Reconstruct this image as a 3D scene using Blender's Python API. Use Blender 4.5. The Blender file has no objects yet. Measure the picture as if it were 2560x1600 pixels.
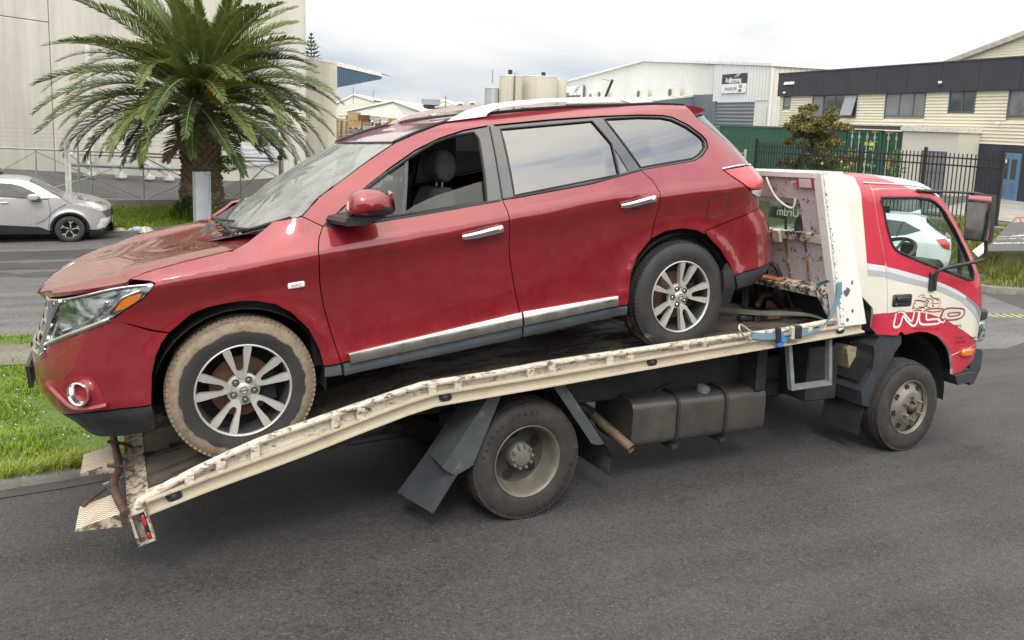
import bpy, bmesh, math, random
import numpy as np
from mathutils import Vector, Matrix, Euler
from mathutils.geometry import tessellate_polygon
random.seed(7); rng = np.random.default_rng(7)
SC = bpy.context.scene; COL = SC.collection
# ------------------------------------------------------------------ camera
TR = Matrix(((0.999202, -0.001588, 0.039902), (0, 0.999209, 0.039768), (-0.039934, -0.039737, 0.998412)))  # road plane -> world (the street falls 2 degrees)
cam_d = bpy.data.cameras.new('camera'); cam = bpy.data.objects.new('camera', cam_d); COL.objects.link(cam)
cam_d.sensor_width = 36.0; cam_d.lens = 27.906; cam_d.shift_y = -0.08748; cam_d.clip_start = .05; cam_d.clip_end = 3000
cr = Vector((0.893729, -0.447248, 0.034896)); cu = Vector((0.030932, 0.139038, 0.989804)); cf = Vector((0.44754, 0.883537, -0.138097))
cam.matrix_world = Matrix(((cr.x, cu.x, -cf.x, -2.2949), (cr.y, cu.y, -cf.y, -4.2053), (cr.z, cu.z, -cf.z, 2.5377), (0, 0, 0, 1)))
SC.camera = cam
# ------------------------------------------------------------------ light and sky
SUN_EL, SUN_AZ = math.radians(48), math.radians(205)          # azimuth clockwise from +Y
world = bpy.data.worlds.new('World'); SC.world = world; world.use_nodes = True
wn, wl = world.node_tree.nodes, world.node_tree.links
wn.clear()
w_out = wn.new('ShaderNodeOutputWorld'); w_bg = wn.new('ShaderNodeBackground'); w_bg.inputs[1].default_value = 0.10
sky = wn.new('ShaderNodeTexSky'); sky.sky_type = 'NISHITA'; sky.sun_disc = False
sky.sun_elevation = SUN_EL; sky.sun_rotation = SUN_AZ; sky.air_density = 1.0; sky.dust_density = 2.0
w_tc = wn.new('ShaderNodeTexCoord'); w_map = wn.new('ShaderNodeMapping'); w_map.inputs['Scale'].default_value = (1.0, 1.6, 4.5); w_map.inputs['Rotation'].default_value = (0, 0, .35)
w_n = wn.new('ShaderNodeTexNoise'); w_n.inputs['Scale'].default_value = 1.5; w_n.inputs['Detail'].default_value = 5; w_n.inputs['Roughness'].default_value = .5; w_n.inputs['Distortion'].default_value = .5
w_r = wn.new('ShaderNodeValToRGB'); cr_ = w_r.color_ramp
cr_.elements[0].position = .34; cr_.elements[0].color = (7.2, 8.2, 9.8, 1)      # thin blue-grey breaks in the overcast
cr_.elements[1].position = .60; cr_.elements[1].color = (14.4, 13.6, 12.2, 1)      # bright cloud
e_ = cr_.elements.new(.46); e_.color = (12.0, 12.0, 11.9, 1)
w_mix = wn.new('ShaderNodeMixRGB'); w_mix.inputs[0].default_value = .88
wl.new(w_tc.outputs['Generated'], w_map.inputs[0]); wl.new(w_map.outputs[0], w_n.inputs['Vector']); wl.new(w_n.outputs['Fac'], w_r.inputs[0])
w_sep = wn.new('ShaderNodeSeparateXYZ'); wl.new(w_tc.outputs['Generated'], w_sep.inputs[0])      # standard overcast sky: zenith three times the horizon
w_el = wn.new('ShaderNodeMapRange'); w_el.inputs['From Min'].default_value = 0; w_el.inputs['From Max'].default_value = 1; w_el.inputs['To Min'].default_value = .70; w_el.inputs['To Max'].default_value = 1.35; wl.new(w_sep.outputs[2], w_el.inputs[0])
w_mul = wn.new('ShaderNodeMixRGB'); w_mul.blend_type = 'MULTIPLY'; w_mul.inputs[0].default_value = 1; w_mul.use_clamp = False; wl.new(w_r.outputs[0], w_mul.inputs[1]); wl.new(w_el.outputs[0], w_mul.inputs[2])
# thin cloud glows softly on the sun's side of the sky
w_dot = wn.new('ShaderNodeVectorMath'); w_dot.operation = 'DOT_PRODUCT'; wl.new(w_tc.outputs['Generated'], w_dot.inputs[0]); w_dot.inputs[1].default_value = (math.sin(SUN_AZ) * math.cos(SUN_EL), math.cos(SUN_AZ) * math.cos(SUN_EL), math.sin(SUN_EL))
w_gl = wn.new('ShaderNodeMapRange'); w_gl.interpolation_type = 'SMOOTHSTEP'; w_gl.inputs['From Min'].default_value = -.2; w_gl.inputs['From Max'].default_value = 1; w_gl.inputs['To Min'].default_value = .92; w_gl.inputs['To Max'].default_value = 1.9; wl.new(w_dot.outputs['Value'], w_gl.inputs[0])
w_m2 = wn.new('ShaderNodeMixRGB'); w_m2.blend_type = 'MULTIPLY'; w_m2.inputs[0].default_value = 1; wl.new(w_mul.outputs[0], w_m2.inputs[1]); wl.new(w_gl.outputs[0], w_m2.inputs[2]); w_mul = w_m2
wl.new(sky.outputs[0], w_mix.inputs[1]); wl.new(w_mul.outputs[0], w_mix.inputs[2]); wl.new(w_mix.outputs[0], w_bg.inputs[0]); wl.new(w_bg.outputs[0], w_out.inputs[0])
sun_d = bpy.data.lights.new('sun', 'SUN'); sun_d.energy = 1.3; sun_d.angle = math.radians(14); sun_d.color = (1, .96, .9)
sun = bpy.data.objects.new('sun', sun_d); COL.objects.link(sun)
sd = Vector((math.sin(SUN_AZ) * math.cos(SUN_EL), math.cos(SUN_AZ) * math.cos(SUN_EL), math.sin(SUN_EL)))
sun.rotation_euler = sd.to_track_quat('Z', 'Y').to_euler()
SC.view_settings.view_transform = 'Standard'; SC.view_settings.look = 'None'; SC.view_settings.gamma = 1; SC.view_settings.use_curve_mapping = False
SC.view_settings.exposure = 0.30
SC.cycles.use_denoising = True; SC.cycles.max_bounces = 10; SC.cycles.transparent_max_bounces = 24
# ------------------------------------------------------------------ materials
def newmat(name):
    m = bpy.data.materials.new(name); m.use_nodes = True
    nt = m.node_tree; nt.nodes.clear(); o = nt.nodes.new('ShaderNodeOutputMaterial')
    return m, nt, o
def coords(nt, kind='Object', scale=None):
    t = nt.nodes.new('ShaderNodeTexCoord'); s = t.outputs[kind]
    if scale:
        mp = nt.nodes.new('ShaderNodeMapping'); mp.inputs['Scale'].default_value = scale; nt.links.new(s, mp.inputs[0]); s = mp.outputs[0]
    return s
def noise(nt, vec, scale, detail=4, rough=.55, dist=0.):
    n = nt.nodes.new('ShaderNodeTexNoise'); n.inputs['Scale'].default_value = scale; n.inputs['Detail'].default_value = detail
    n.inputs['Roughness'].default_value = rough; n.inputs['Distortion'].default_value = dist; nt.links.new(vec, n.inputs['Vector']); return n.outputs['Fac']
def ramp(nt, fac, stops):
    r = nt.nodes.new('ShaderNodeValToRGB'); el = r.color_ramp.elements
    while len(el) < len(stops): el.new(.5)
    for e, (p, c) in zip(el, stops):
        e.position = p; e.color = (c, c, c, 1) if isinstance(c, (int, float)) else (*c, 1)
    nt.links.new(fac, r.inputs[0]); return r.outputs[0]
def mixc(nt, fac, a, b, mode='MIX'):
    m = nt.nodes.new('ShaderNodeMixRGB'); m.blend_type = mode
    for i, v in ((0, fac), (1, a), (2, b)):
        if hasattr(v, 'is_output'): nt.links.new(v, m.inputs[i])
        elif i == 0: m.inputs[0].default_value = v
        else: m.inputs[i].default_value = (*v, 1)
    return m.outputs[0]
def mathn(nt, op, a, b=0., clamp=False):
    m = nt.nodes.new('ShaderNodeMath'); m.operation = op; m.use_clamp = clamp
    for i, v in ((0, a), (1, b)):
        if hasattr(v, 'is_output'): nt.links.new(v, m.inputs[i])
        else: m.inputs[i].default_value = v
    return m.outputs[0]
def bsdf(nt, out, color=None, rough=.5, metal=0., coat=0., coat_rough=.03, bump=None, bump_str=.2, bump_dist=.01, spec=None, ior=None):
    b = nt.nodes.new('ShaderNodeBsdfPrincipled')
    def put(k, v):
        if v is None: return
        if hasattr(v, 'is_output'): nt.links.new(v, b.inputs[k])
        elif isinstance(v, tuple): b.inputs[k].default_value = (*v, 1)
        else: b.inputs[k].default_value = v
    put('Base Color', color); put('Roughness', rough); put('Metallic', metal); put('Coat Weight', coat); put('Coat Roughness', coat_rough)
    put('Specular IOR Level', spec); put('IOR', ior)
    if bump is not None:
        bn = nt.nodes.new('ShaderNodeBump'); bn.inputs['Strength'].default_value = bump_str; bn.inputs['Distance'].default_value = bump_dist
        nt.links.new(bump, bn.inputs['Height']); nt.links.new(bn.outputs[0], b.inputs['Normal'])
    nt.links.new(b.outputs[0], out.inputs[0]); return b
def plain(name, c, rough=.5, metal=0., var=.18, vs=6., bump=0., bs=60., coat=0., dirt=None, dirt_c=(.12, .095, .07), spec=None):
    """A base colour with blotchy wear, optional grime and fine relief."""
    m, nt, o = newmat(name); v = coords(nt)
    n = noise(nt, v, vs, 5, .6)
    lo = tuple(x * (1 - var) for x in c); hi = tuple(min(1, x * (1 + var)) for x in c)
    col = ramp(nt, n, [(.3, lo), (.7, hi)])
    if dirt:
        d = ramp(nt, noise(nt, v, vs * 2.3, 6, .7), [(dirt, 0.), (min(dirt + .22, 1), 1.)]); col = mixc(nt, mathn(nt, 'MULTIPLY', d, .65), col, dirt_c)
    r = ramp(nt, noise(nt, v, vs * 1.7, 4), [(.3, max(0, rough - .08)), (.7, min(1, rough + .1))])
    bsdf(nt, o, col, r, metal, coat, bump=noise(nt, v, bs, 3) if bump else None, bump_str=bump, spec=spec)
    return m
def chipped(name, paint, under, amount=.62, scale=9., rough=.45, rust=(.13, .06, .035), streak=(1, 1, 1), rust_amt=.6):
    """Old paint flaked down to dark metal, with rust stain round the flakes."""
    m, nt, o = newmat(name); v = coords(nt, 'Object', streak)
    a = noise(nt, v, scale, 8, .68, .4); b = noise(nt, v, scale * .45, 4, .6)
    k = mathn(nt, 'ADD', mathn(nt, 'MULTIPLY', a, .75), mathn(nt, 'MULTIPLY', b, .35))
    edge = noise(nt, v, scale * 5, 4, .6); k = mathn(nt, 'ADD', k, mathn(nt, 'MULTIPLY', mathn(nt, 'SUBTRACT', edge, .5), .16))
    flake = ramp(nt, k, [(amount, 0.), (amount + .012, 1.)]); stain = ramp(nt, k, [(amount - .10, 0.), (amount + .03, 1.)])
    pc = ramp(nt, noise(nt, v, 2.2, 5), [(.3, tuple(x * .86 for x in paint)), (.7, paint)])
    col = mixc(nt, mathn(nt, 'MULTIPLY', stain, rust_amt), pc, rust)
    uc = ramp(nt, noise(nt, v, 14, 4), [(.35, tuple(x * .6 for x in under)), (.7, tuple(min(1, x * 1.6) for x in under))])
    col = mixc(nt, flake, col, uc)
    bsdf(nt, o, col, ramp(nt, flake, [(0., rough), (1., .8)]), bump=mathn(nt, 'SUBTRACT', 1., flake), bump_str=.35, bump_dist=.004)
    return m
def glassmat(name, tint, refl_ior=1.5, rough=.0, dirt=0.):
    m, nt, o = newmat(name)
    t = nt.nodes.new('ShaderNodeBsdfTransparent'); t.inputs[0].default_value = (*tint, 1)
    g = nt.nodes.new('ShaderNodeBsdfGlossy'); g.inputs['Roughness'].default_value = rough; g.inputs[0].default_value = (1, 1, 1, 1)
    f = nt.nodes.new('ShaderNodeFresnel'); gm = nt.nodes.new('ShaderNodeNewGeometry'); iv_ = nt.nodes.new('ShaderNodeMapRange'); iv_.inputs['To Min'].default_value = refl_ior; iv_.inputs['To Max'].default_value = 1 / refl_ior
    nt.links.new(gm.outputs['Backfacing'], iv_.inputs[0]); nt.links.new(iv_.outputs[0], f.inputs[0])
    mx = nt.nodes.new('ShaderNodeMixShader'); nt.links.new(f.outputs[0], mx.inputs[0]); nt.links.new(t.outputs[0], mx.inputs[1]); nt.links.new(g.outputs[0], mx.inputs[2])
    last = mx
    if dirt:  # pale diffuse film: dirt, and on the windscreen painted sky reflection
        d = nt.nodes.new('ShaderNodeBsdfDiffuse'); d.inputs[0].default_value = (.5, .52, .5, 1); m2 = nt.nodes.new('ShaderNodeMixShader')
        nz = ramp(nt, noise(nt, coords(nt), 7, 6, .65), [(.35, dirt * .4), (.75, dirt)]); nt.links.new(nz, m2.inputs[0]); nt.links.new(mx.outputs[0], m2.inputs[1]); nt.links.new(d.outputs[0], m2.inputs[2]); last = m2
    nt.links.new(last.outputs[0], o.inputs[0]); return m
# ------------------------------------------------------------------ mesh helpers
class MB:
    """Collects shapes; build() links them as ONE mesh object."""
    def __init__(s): s.v = []; s.f = []; s.m = []
    def add(s, vs, fs, mi=0):
        b = len(s.v); s.v.extend([tuple(p) for p in vs]); s.f.extend([tuple(i + b for i in f) for f in fs]); s.m.extend([mi] * len(fs)); return s
    def box(s, lo, hi, mi=0, M=None):
        x0, y0, z0 = lo; x1, y1, z1 = hi
        vs = [(x0, y0, z0), (x1, y0, z0), (x1, y1, z0), (x0, y1, z0), (x0, y0, z1), (x1, y0, z1), (x1, y1, z1), (x0, y1, z1)]
        if M is not None: vs = [tuple(M @ Vector(p)) for p in vs]
        return s.add(vs, [(0, 3, 2, 1), (4, 5, 6, 7), (0, 1, 5, 4), (1, 2, 6, 5), (2, 3, 7, 6), (3, 0, 4, 7)], mi)
    def bbox(s, lo, hi, b=.01, mi=0, M=None):
        """box with chamfered edges"""
        x = (lo[0], hi[0]); y = (lo[1], hi[1]); z = (lo[2], hi[2]); vs = []; idx = {}
        for i in (0, 1):
            for j in (0, 1):
                for k in (0, 1):
                    sx, sy, sz = (1 - 2 * i) * b, (1 - 2 * j) * b, (1 - 2 * k) * b
                    for a, p in (('x', (x[i], y[j] + sy, z[k] + sz)), ('y', (x[i] + sx, y[j], z[k] + sz)), ('z', (x[i] + sx, y[j] + sy, z[k]))):
                        idx[i, j, k, a] = len(vs); vs.append(p)
        fs = []
        for i in (0, 1):
            q = [idx[i, 0, 0, 'x'], idx[i, 1, 0, 'x'], idx[i, 1, 1, 'x'], idx[i, 0, 1, 'x']]; fs.append(q if i else q[::-1])
            q = [idx[0, i, 0, 'y'], idx[0, i, 1, 'y'], idx[1, i, 1, 'y'], idx[1, i, 0, 'y']]; fs.append(q if i else q[::-1])
            q = [idx[0, 0, i, 'z'], idx[1, 0, i, 'z'], idx[1, 1, i, 'z'], idx[0, 1, i, 'z']]; fs.append(q if i else q[::-1])
        for i in (0, 1):
            for j in (0, 1):
                fs.append([idx[i, j, 0, 'x'], idx[i, j, 1, 'x'], idx[i, j, 1, 'y'], idx[i, j, 0, 'y']])
                fs.append([idx[i, 0, j, 'x'], idx[i, 1, j, 'x'], idx[i, 1, j, 'z'], idx[i, 0, j, 'z']])
                fs.append([idx[0, i, j, 'y'], idx[1, i, j, 'y'], idx[1, i, j, 'z'], idx[0, i, j, 'z']])
                for k in (0, 1): fs.append([idx[i, j, k, 'x'], idx[i, j, k, 'y'], idx[i, j, k, 'z']])
        if M is not None: vs = [tuple(M @ Vector(p)) for p in vs]
        return s.add(vs, fs, mi)
    def cyl(s, a, b, r0, r1=None, n=12, mi=0, caps=True):
        a = Vector(a); b = Vector(b); r1 = r0 if r1 is None else r1; d = (b - a).normalized(); u = d.orthogonal().normalized(); w = d.cross(u); vs = []
        for p, r in ((a, r0), (b, r1)):
            for i in range(n): t = 2 * math.pi * i / n; vs.append(p + r * (math.cos(t) * u + math.sin(t) * w))
        fs = [(i, (i + 1) % n, n + (i + 1) % n, n + i) for i in range(n)]
        if caps: fs += [tuple(range(n))[::-1], tuple(range(n, 2 * n))]
        return s.add(vs, fs, mi)
    def tube(s, pts, r, n=8, mi=0, caps=True, closed=False):
        pts = [Vector(p) for p in pts]; N = len(pts); rs = r if isinstance(r, (list, tuple)) else [r] * N; vs = []; u = None
        for i, p in enumerate(pts):
            if closed: d = (pts[(i + 1) % N] - pts[i - 1]).normalized()
            else: d = ((pts[min(i + 1, N - 1)] - p).normalized() + (p - pts[max(i - 1, 0)]).normalized()).normalized()
            if u is None: u = d.orthogonal().normalized()
            u = (u - d * u.dot(d)).normalized(); w = d.cross(u)
            for k in range(n): t = 2 * math.pi * k / n; vs.append(p + rs[i] * (math.cos(t) * u + math.sin(t) * w))
        fs = []
        for i in range(N if closed else N - 1):
            a = i * n; b = ((i + 1) % N) * n
            for k in range(n): fs.append((a + k, a + (k + 1) % n, b + (k + 1) % n, b + k))
        if caps and not closed: fs += [tuple(range(n))[::-1], tuple(range((N - 1) * n, N * n))]
        return s.add(vs, fs, mi)
    def lathe(s, prof, o, axis, n=48, mi=0, closed=False):
        """prof: list of (along axis, radius)"""
        o = Vector(o); d = Vector(axis).normalized(); u = d.orthogonal().normalized(); w = d.cross(u); vs = []; k = len(prof)
        for i in range(n):
            t = 2 * math.pi * i / n; c, q = math.cos(t), math.sin(t)
            for h, r in prof: vs.append(o + d * h + r * (c * u + q * w))
        fs = []
        for i in range(n):
            a = i * k; b = ((i + 1) % n) * k
            for j in range(k if closed else k - 1): fs.append((a + j, b + j, b + (j + 1) % k, a + (j + 1) % k))
        return s.add(vs, fs, mi)
    def prism(s, poly, e0, e1, f, mi=0):
        """poly of 2-D points; f(p, q, e) -> 3-D point; extruded from e0 to e1"""
        n = len(poly); a = [f(p[0], p[1], e0) for p in poly]; b = [f(p[0], p[1], e1) for p in poly]
        tri = tessellate_polygon([[Vector((p[0], p[1], 0)) for p in poly]])
        fs = [tuple(t) for t in tri] + [tuple(i + n for i in t)[::-1] for t in tri] + [(i, (i + 1) % n, n + (i + 1) % n, n + i) for i in range(n)]
        return s.add(a + b, fs, mi)
    def quad(s, *p, mi=0): return s.add(p, [tuple(range(len(p)))], mi)
    def grid(s, P, mi=0, flip=False):
        r, c = len(P), len(P[0]); vs = [p for row in P for p in row]; fs = []
        for i in range(r - 1):
            for j in range(c - 1):
                q = (i * c + j, i * c + j + 1, (i + 1) * c + j + 1, (i + 1) * c + j); fs.append(q[::-1] if flip else q)
        return s.add(vs, fs, mi)
    def mesh(s, name, smooth=None, fix=False):
        me = bpy.data.meshes.new(name); me.from_pydata(s.v, [], s.f); me.update()
        if fix:
            bm = bmesh.new(); bm.from_mesh(me); bmesh.ops.recalc_face_normals(bm, faces=bm.faces[:]); bm.to_mesh(me); bm.free()
        if any(s.m): me.polygons.foreach_set('material_index', s.m)
        if smooth is not None:
            me.polygons.foreach_set('use_smooth', [True] * len(me.polygons)); me.set_sharp_from_angle(angle=math.radians(smooth))
        return me
    def build(s, name, mats, parent=None, smooth=35, fix=True):
        me = s.mesh(name, smooth, fix)
        for m in (mats if isinstance(mats, (list, tuple)) else [mats]): me.materials.append(m)
        return link(name, me, parent)
def link(name, data, parent=None):
    o = bpy.data.objects.new(name, data); COL.objects.link(o)
    if parent is not None: o.parent = parent
    return o
def tag(o, label=None, cat=None, group=None, kind=None):
    for k, v in (('label', label), ('category', cat), ('group', group), ('kind', kind)):
        if v: o[k] = v
    return o
def thing(name, label, cat, loc=(0, 0, 0), rz=0., group=None, M=None):
    o = link(name, None); o.empty_display_size = .2
    if M is not None: o.matrix_world = M
    else: o.location = loc; o.rotation_euler = (0, 0, rz)
    return tag(o, label, cat, group)
def kids(o): return [c for c in KIDS.get(o.name, [])]
def copy_tree(o, parent=None, table=None):
    table = table or children_table()
    c = o.copy(); COL.objects.link(c)
    if parent is not None: c.parent = parent; c.matrix_parent_inverse = o.matrix_parent_inverse
    for ch in table.get(o, []): copy_tree(ch, c, table)
    return c
def children_table():
    t = {}
    for o in COL.objects:
        if o.parent: t.setdefault(o.parent, []).append(o)
    return t
def at(o, **kw):
    for k, v in kw.items(): setattr(o, k, v)
    return o
def smooth_curve(pts, k=4, closed=False):
    pts = [np.array(p, float) for p in pts]; n = len(pts); out = []
    for i in range(n if closed else n - 1):
        p0 = pts[i - 1] if (closed or i > 0) else pts[i]; p1 = pts[i]; p2 = pts[(i + 1) % n]; p3 = pts[(i + 2) % n] if (closed or i + 2 < n) else p2
        for j in range(k):
            t = j / k; out.append(.5 * ((2 * p1) + (p2 - p0) * t + (2 * p0 - 5 * p1 + 4 * p2 - p3) * t * t + (3 * p1 - p0 - 3 * p2 + p3) * t ** 3))
    if not closed: out.append(pts[-1])
    return [tuple(p) for p in out]
def text_mesh(body, name, mat, parent, M, size=.1, extrude=.001, align='CENTER', shear=0., spacing=1., sx=1., offset=0.):
    c = bpy.data.curves.new(name, 'FONT'); c.body = body; c.size = size; c.extrude = extrude; c.align_x = align; c.align_y = 'CENTER'; c.shear = shear; c.space_character = spacing; c.offset = offset
    o = bpy.data.objects.new(name, c); dg = bpy.context.evaluated_depsgraph_get(); COL.objects.link(o); dg.update()
    me = bpy.data.meshes.new_from_object(o.evaluated_get(dg)); bpy.data.objects.remove(o); me.name = name
    me.transform(M @ Matrix.Diagonal((sx, 1, 1, 1))); me.materials.clear(); me.materials.append(mat)
    return link(name, me, parent)
def basis(o, x, y, z):
    x, y, z = Vector(x), Vector(y), Vector(z)
    return Matrix(((x.x, y.x, z.x, o[0]), (x.y, y.y, z.y, o[1]), (x.z, y.z, z.z, o[2]), (0, 0, 0, 1)))
TRW = TR.to_4x4()
def RP(x, y, z=0.):            # point given on the sloping road plane -> world
    return TR @ Vector((x, y, z))

# ================================================================== the red suv on the tray
def herm(xs, ys, x):
    xs = np.asarray(xs, float); ys = np.asarray(ys, float); x = np.clip(np.asarray(x, float), xs[0], xs[-1])
    d = np.diff(ys) / np.diff(xs); m = np.zeros_like(ys); m[0] = d[0]; m[-1] = d[-1]
    for i in range(1, len(xs) - 1): m[i] = 0 if d[i-1] * d[i] <= 0 else 2 * d[i-1] * d[i] / (d[i-1] + d[i])
    i = np.clip(np.searchsorted(xs, x) - 1, 0, len(xs) - 2); h = xs[i+1] - xs[i]; t = (x - xs[i]) / h
    return ys[i] * (2*t**3 - 3*t**2 + 1) + h * m[i] * (t**3 - 2*t**2 + t) + ys[i+1] * (-2*t**3 + 3*t**2) + h * m[i+1] * (t**3 - t**2)
# side of the body: distance in from the widest plane as a function of length s (front wheel = 0) and height z (hub = 0)
SEC_Z = [-1.1, -.95, -.85, -.78, -.70, -.60, -.45, -.30, -.16, -.08, -.03, 0., .03, .08, .20, .40]
SEC_Y = [.14, .06, .014, -.020, -.018, -.006, .002, .004, .000, -.012, -.022, -.026, -.021, .004, .062, .150]
FE_Z = [-.44, -.32, -.22, -.14, -.075, -.005, .065, .13, .20, .265, .375, .465, .56, .66]
FE_S = [-.60, -.75, -.836, -.885, -.935, -.976, -1.005, -1.012, -1.008, -.99, -.948, -.908, -.894, -.80]
RE_Z = [-.30, -.05, .056, .111, .2, .32, .416, .512, .573, .68, .76, .824, .88, .96, 1.046, 1.126, 1.2, 1.26, 1.34]
RE_S = [3.66, 3.82, 3.94, 3.963, 3.978, 3.974, 3.954, 3.887, 3.88, 3.895, 3.87, 3.83, 3.80, 3.75, 3.68, 3.62, 3.57, 3.56, 3.50]
def crease(s): return np.interp(s, [-.5, .1, .5, 1.6, 2.0, 2.4, 2.6, 2.8, 3.3], [.615, .632, .645, .685, .712, .735, .715, .695, .69])
def belt(s): return np.interp(s, [-.6, -.2, .1, .35, .5, 1.6, 2.63, 3.2], [.642, .662, .690, .750, .81, .835, .905, .96])
def sideY(s, z):
    s = np.asarray(s, float); z = np.asarray(z, float); zb = belt(s); zc = crease(s)
    zz = np.minimum(z, zb)
    y = herm(SEC_Z, SEC_Y, np.where(zz < zc, (zz - zc) * np.interp(zc, [.6, .75], [1.24, 1.07]), zz - zc))
    up = np.maximum(z - zb, 0); k = np.interp(s, [.05, .38], [1.5, .42])
    y = y + k * up + .35 * up ** 2.2 + np.where(z > 1.265, 2.0 * np.maximum(z - 1.265, 0) ** 1.4, 0)
    for c in (0., 2.9):
        r = np.hypot(s - c, z); y = y - .022 * np.exp(-((r - .47) / .07) ** 2) * np.clip((.55 - z) / .3, 0, 1)
    fe = herm(FE_Z, FE_S, z); t = np.clip((-.15 - s) / (-.15 - fe), 0, 1); y = y + .95 * (1 - np.maximum(1 - t ** 2.5, 0) ** .4)
    re = herm(RE_Z, RE_S, z); t = np.clip((s - (re - .45)) / .45, 0, 1); y = y + .40 * (1 - np.sqrt(np.maximum(1 - t * t, 0)))
    return np.minimum(y, .95)
def sideN(s, z):
    e = .004; ys = (sideY(s + e, z) - sideY(s - e, z)) / (2 * e); yz = (sideY(s, z + e) - sideY(s, z - e)) / (2 * e)
    n = np.stack([ys, -np.ones_like(ys), yz], -1); return n / np.linalg.norm(n, axis=-1, keepdims=True)
BS = (1.45, .95, -.3815)
def L(s, y, z): return (s - BS[0], y - BS[1], z - BS[2])
SF = np.array([-1.7488, -.0115, .9998]); SA = np.array([[.989543, -.001659, .144229], [.001677, .999999, 0], [-.144229, .000242, .989544]])
so = SF + np.array(BS) @ SA
M_suv = TRW @ Matrix(((SA[0][0], SA[1][0], SA[2][0], so[0]), (SA[0][1], SA[1][1], SA[2][1], so[1]), (SA[0][2], SA[1][2], SA[2][2], so[2]), (0, 0, 0, 1)))
suv = thing('suv', 'red suv with a mud caked front tyre tilted nose down on the tow truck deck', 'car', M=M_suv)

def red_paint():
    m, nt, o = newmat('red_paint'); v = coords(nt)
    base = ramp(nt, noise(nt, v, 3.5, 5), [(.3, (.195, .003, .009)), (.7, (.225, .0036, .011))])
    dust = mathn(nt, 'MULTIPLY', ramp(nt, noise(nt, v, 9, 7, .7), [(.45, 0.), (.8, 1.)]), .06)
    base = mixc(nt, dust, base, (.36, .22, .19))
    sc = nt.nodes.new('ShaderNodeTexVoronoi'); sc.inputs['Scale'].default_value = 26; nt.links.new(coords(nt, 'Object', (1, 1, 3.2)), sc.inputs['Vector'])
    chip = ramp(nt, sc.outputs['Distance'], [(.035, 1.), (.06, 0.)]); chip = mathn(nt, 'MULTIPLY', chip, ramp(nt, noise(nt, v, 5, 2), [(.56, 0.), (.64, .7)]))
    base = mixc(nt, chip, base, (.62, .42, .38))
    w = noise(nt, v, 2.6, 2)
    b = bsdf(nt, o, base, ramp(nt, noise(nt, v, 14, 4), [(.3, .30), (.7, .42)]), metal=.35, coat=1.0, bump=w, bump_str=.025, bump_dist=.02)
    b.inputs['Coat IOR'].default_value = 1.62
    nt.links.new(ramp(nt, noise(nt, v, 8, 6, .7), [(.40, .012), (.85, .06)]), b.inputs['Coat Roughness'])
    return m
RED = red_paint()
BLKPL = plain('black_plastic', (.022, .024, .027), .42, var=.25, vs=12, bump=.06, bs=220, dirt=.62, dirt_c=(.10, .09, .08))
GREYPL = plain('grey_plastic', (.060, .072, .082), .36, var=.2, vs=9, dirt=.6, dirt_c=(.16, .15, .13))
BLKGL = plain('black_gloss', (.030, .034, .038), .12, var=.2, vs=8)
PILLAR = plain('pillar_film', (.035, .036, .037), .10, var=.2, vs=3, coat=1.)
DARK = plain('dark_cavity', (.012, .012, .012), .9)
CHROME = plain('chrome', (.78, .78, .78), .09, 1., var=.06, vs=8)
SATIN = plain('satin_chrome', (.60, .60, .55), .27, 1., var=.14, vs=6, dirt=.6, dirt_c=(.30, .28, .22))
RUBBER = plain('rubber_seal', (.014, .014, .015), .6)
TINT = glassmat('privacy_glass', (.045, .05, .055), 2.5, .0)
CLEAR = glassmat('clear_glass', (.78, .87, .83), 1.5, .0, .05)
WSGLASS = glassmat('windscreen_glass', (.50, .60, .56), 2.8, .0, .42)  # strong pale film painted in to stand for sky reflected in the glass
SEATM = plain('seat_fabric', (.030, .031, .033), .8, bump=.2, bs=300)
TRIMG = plain('interior_trim', (.16, .155, .145), .75)

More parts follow.
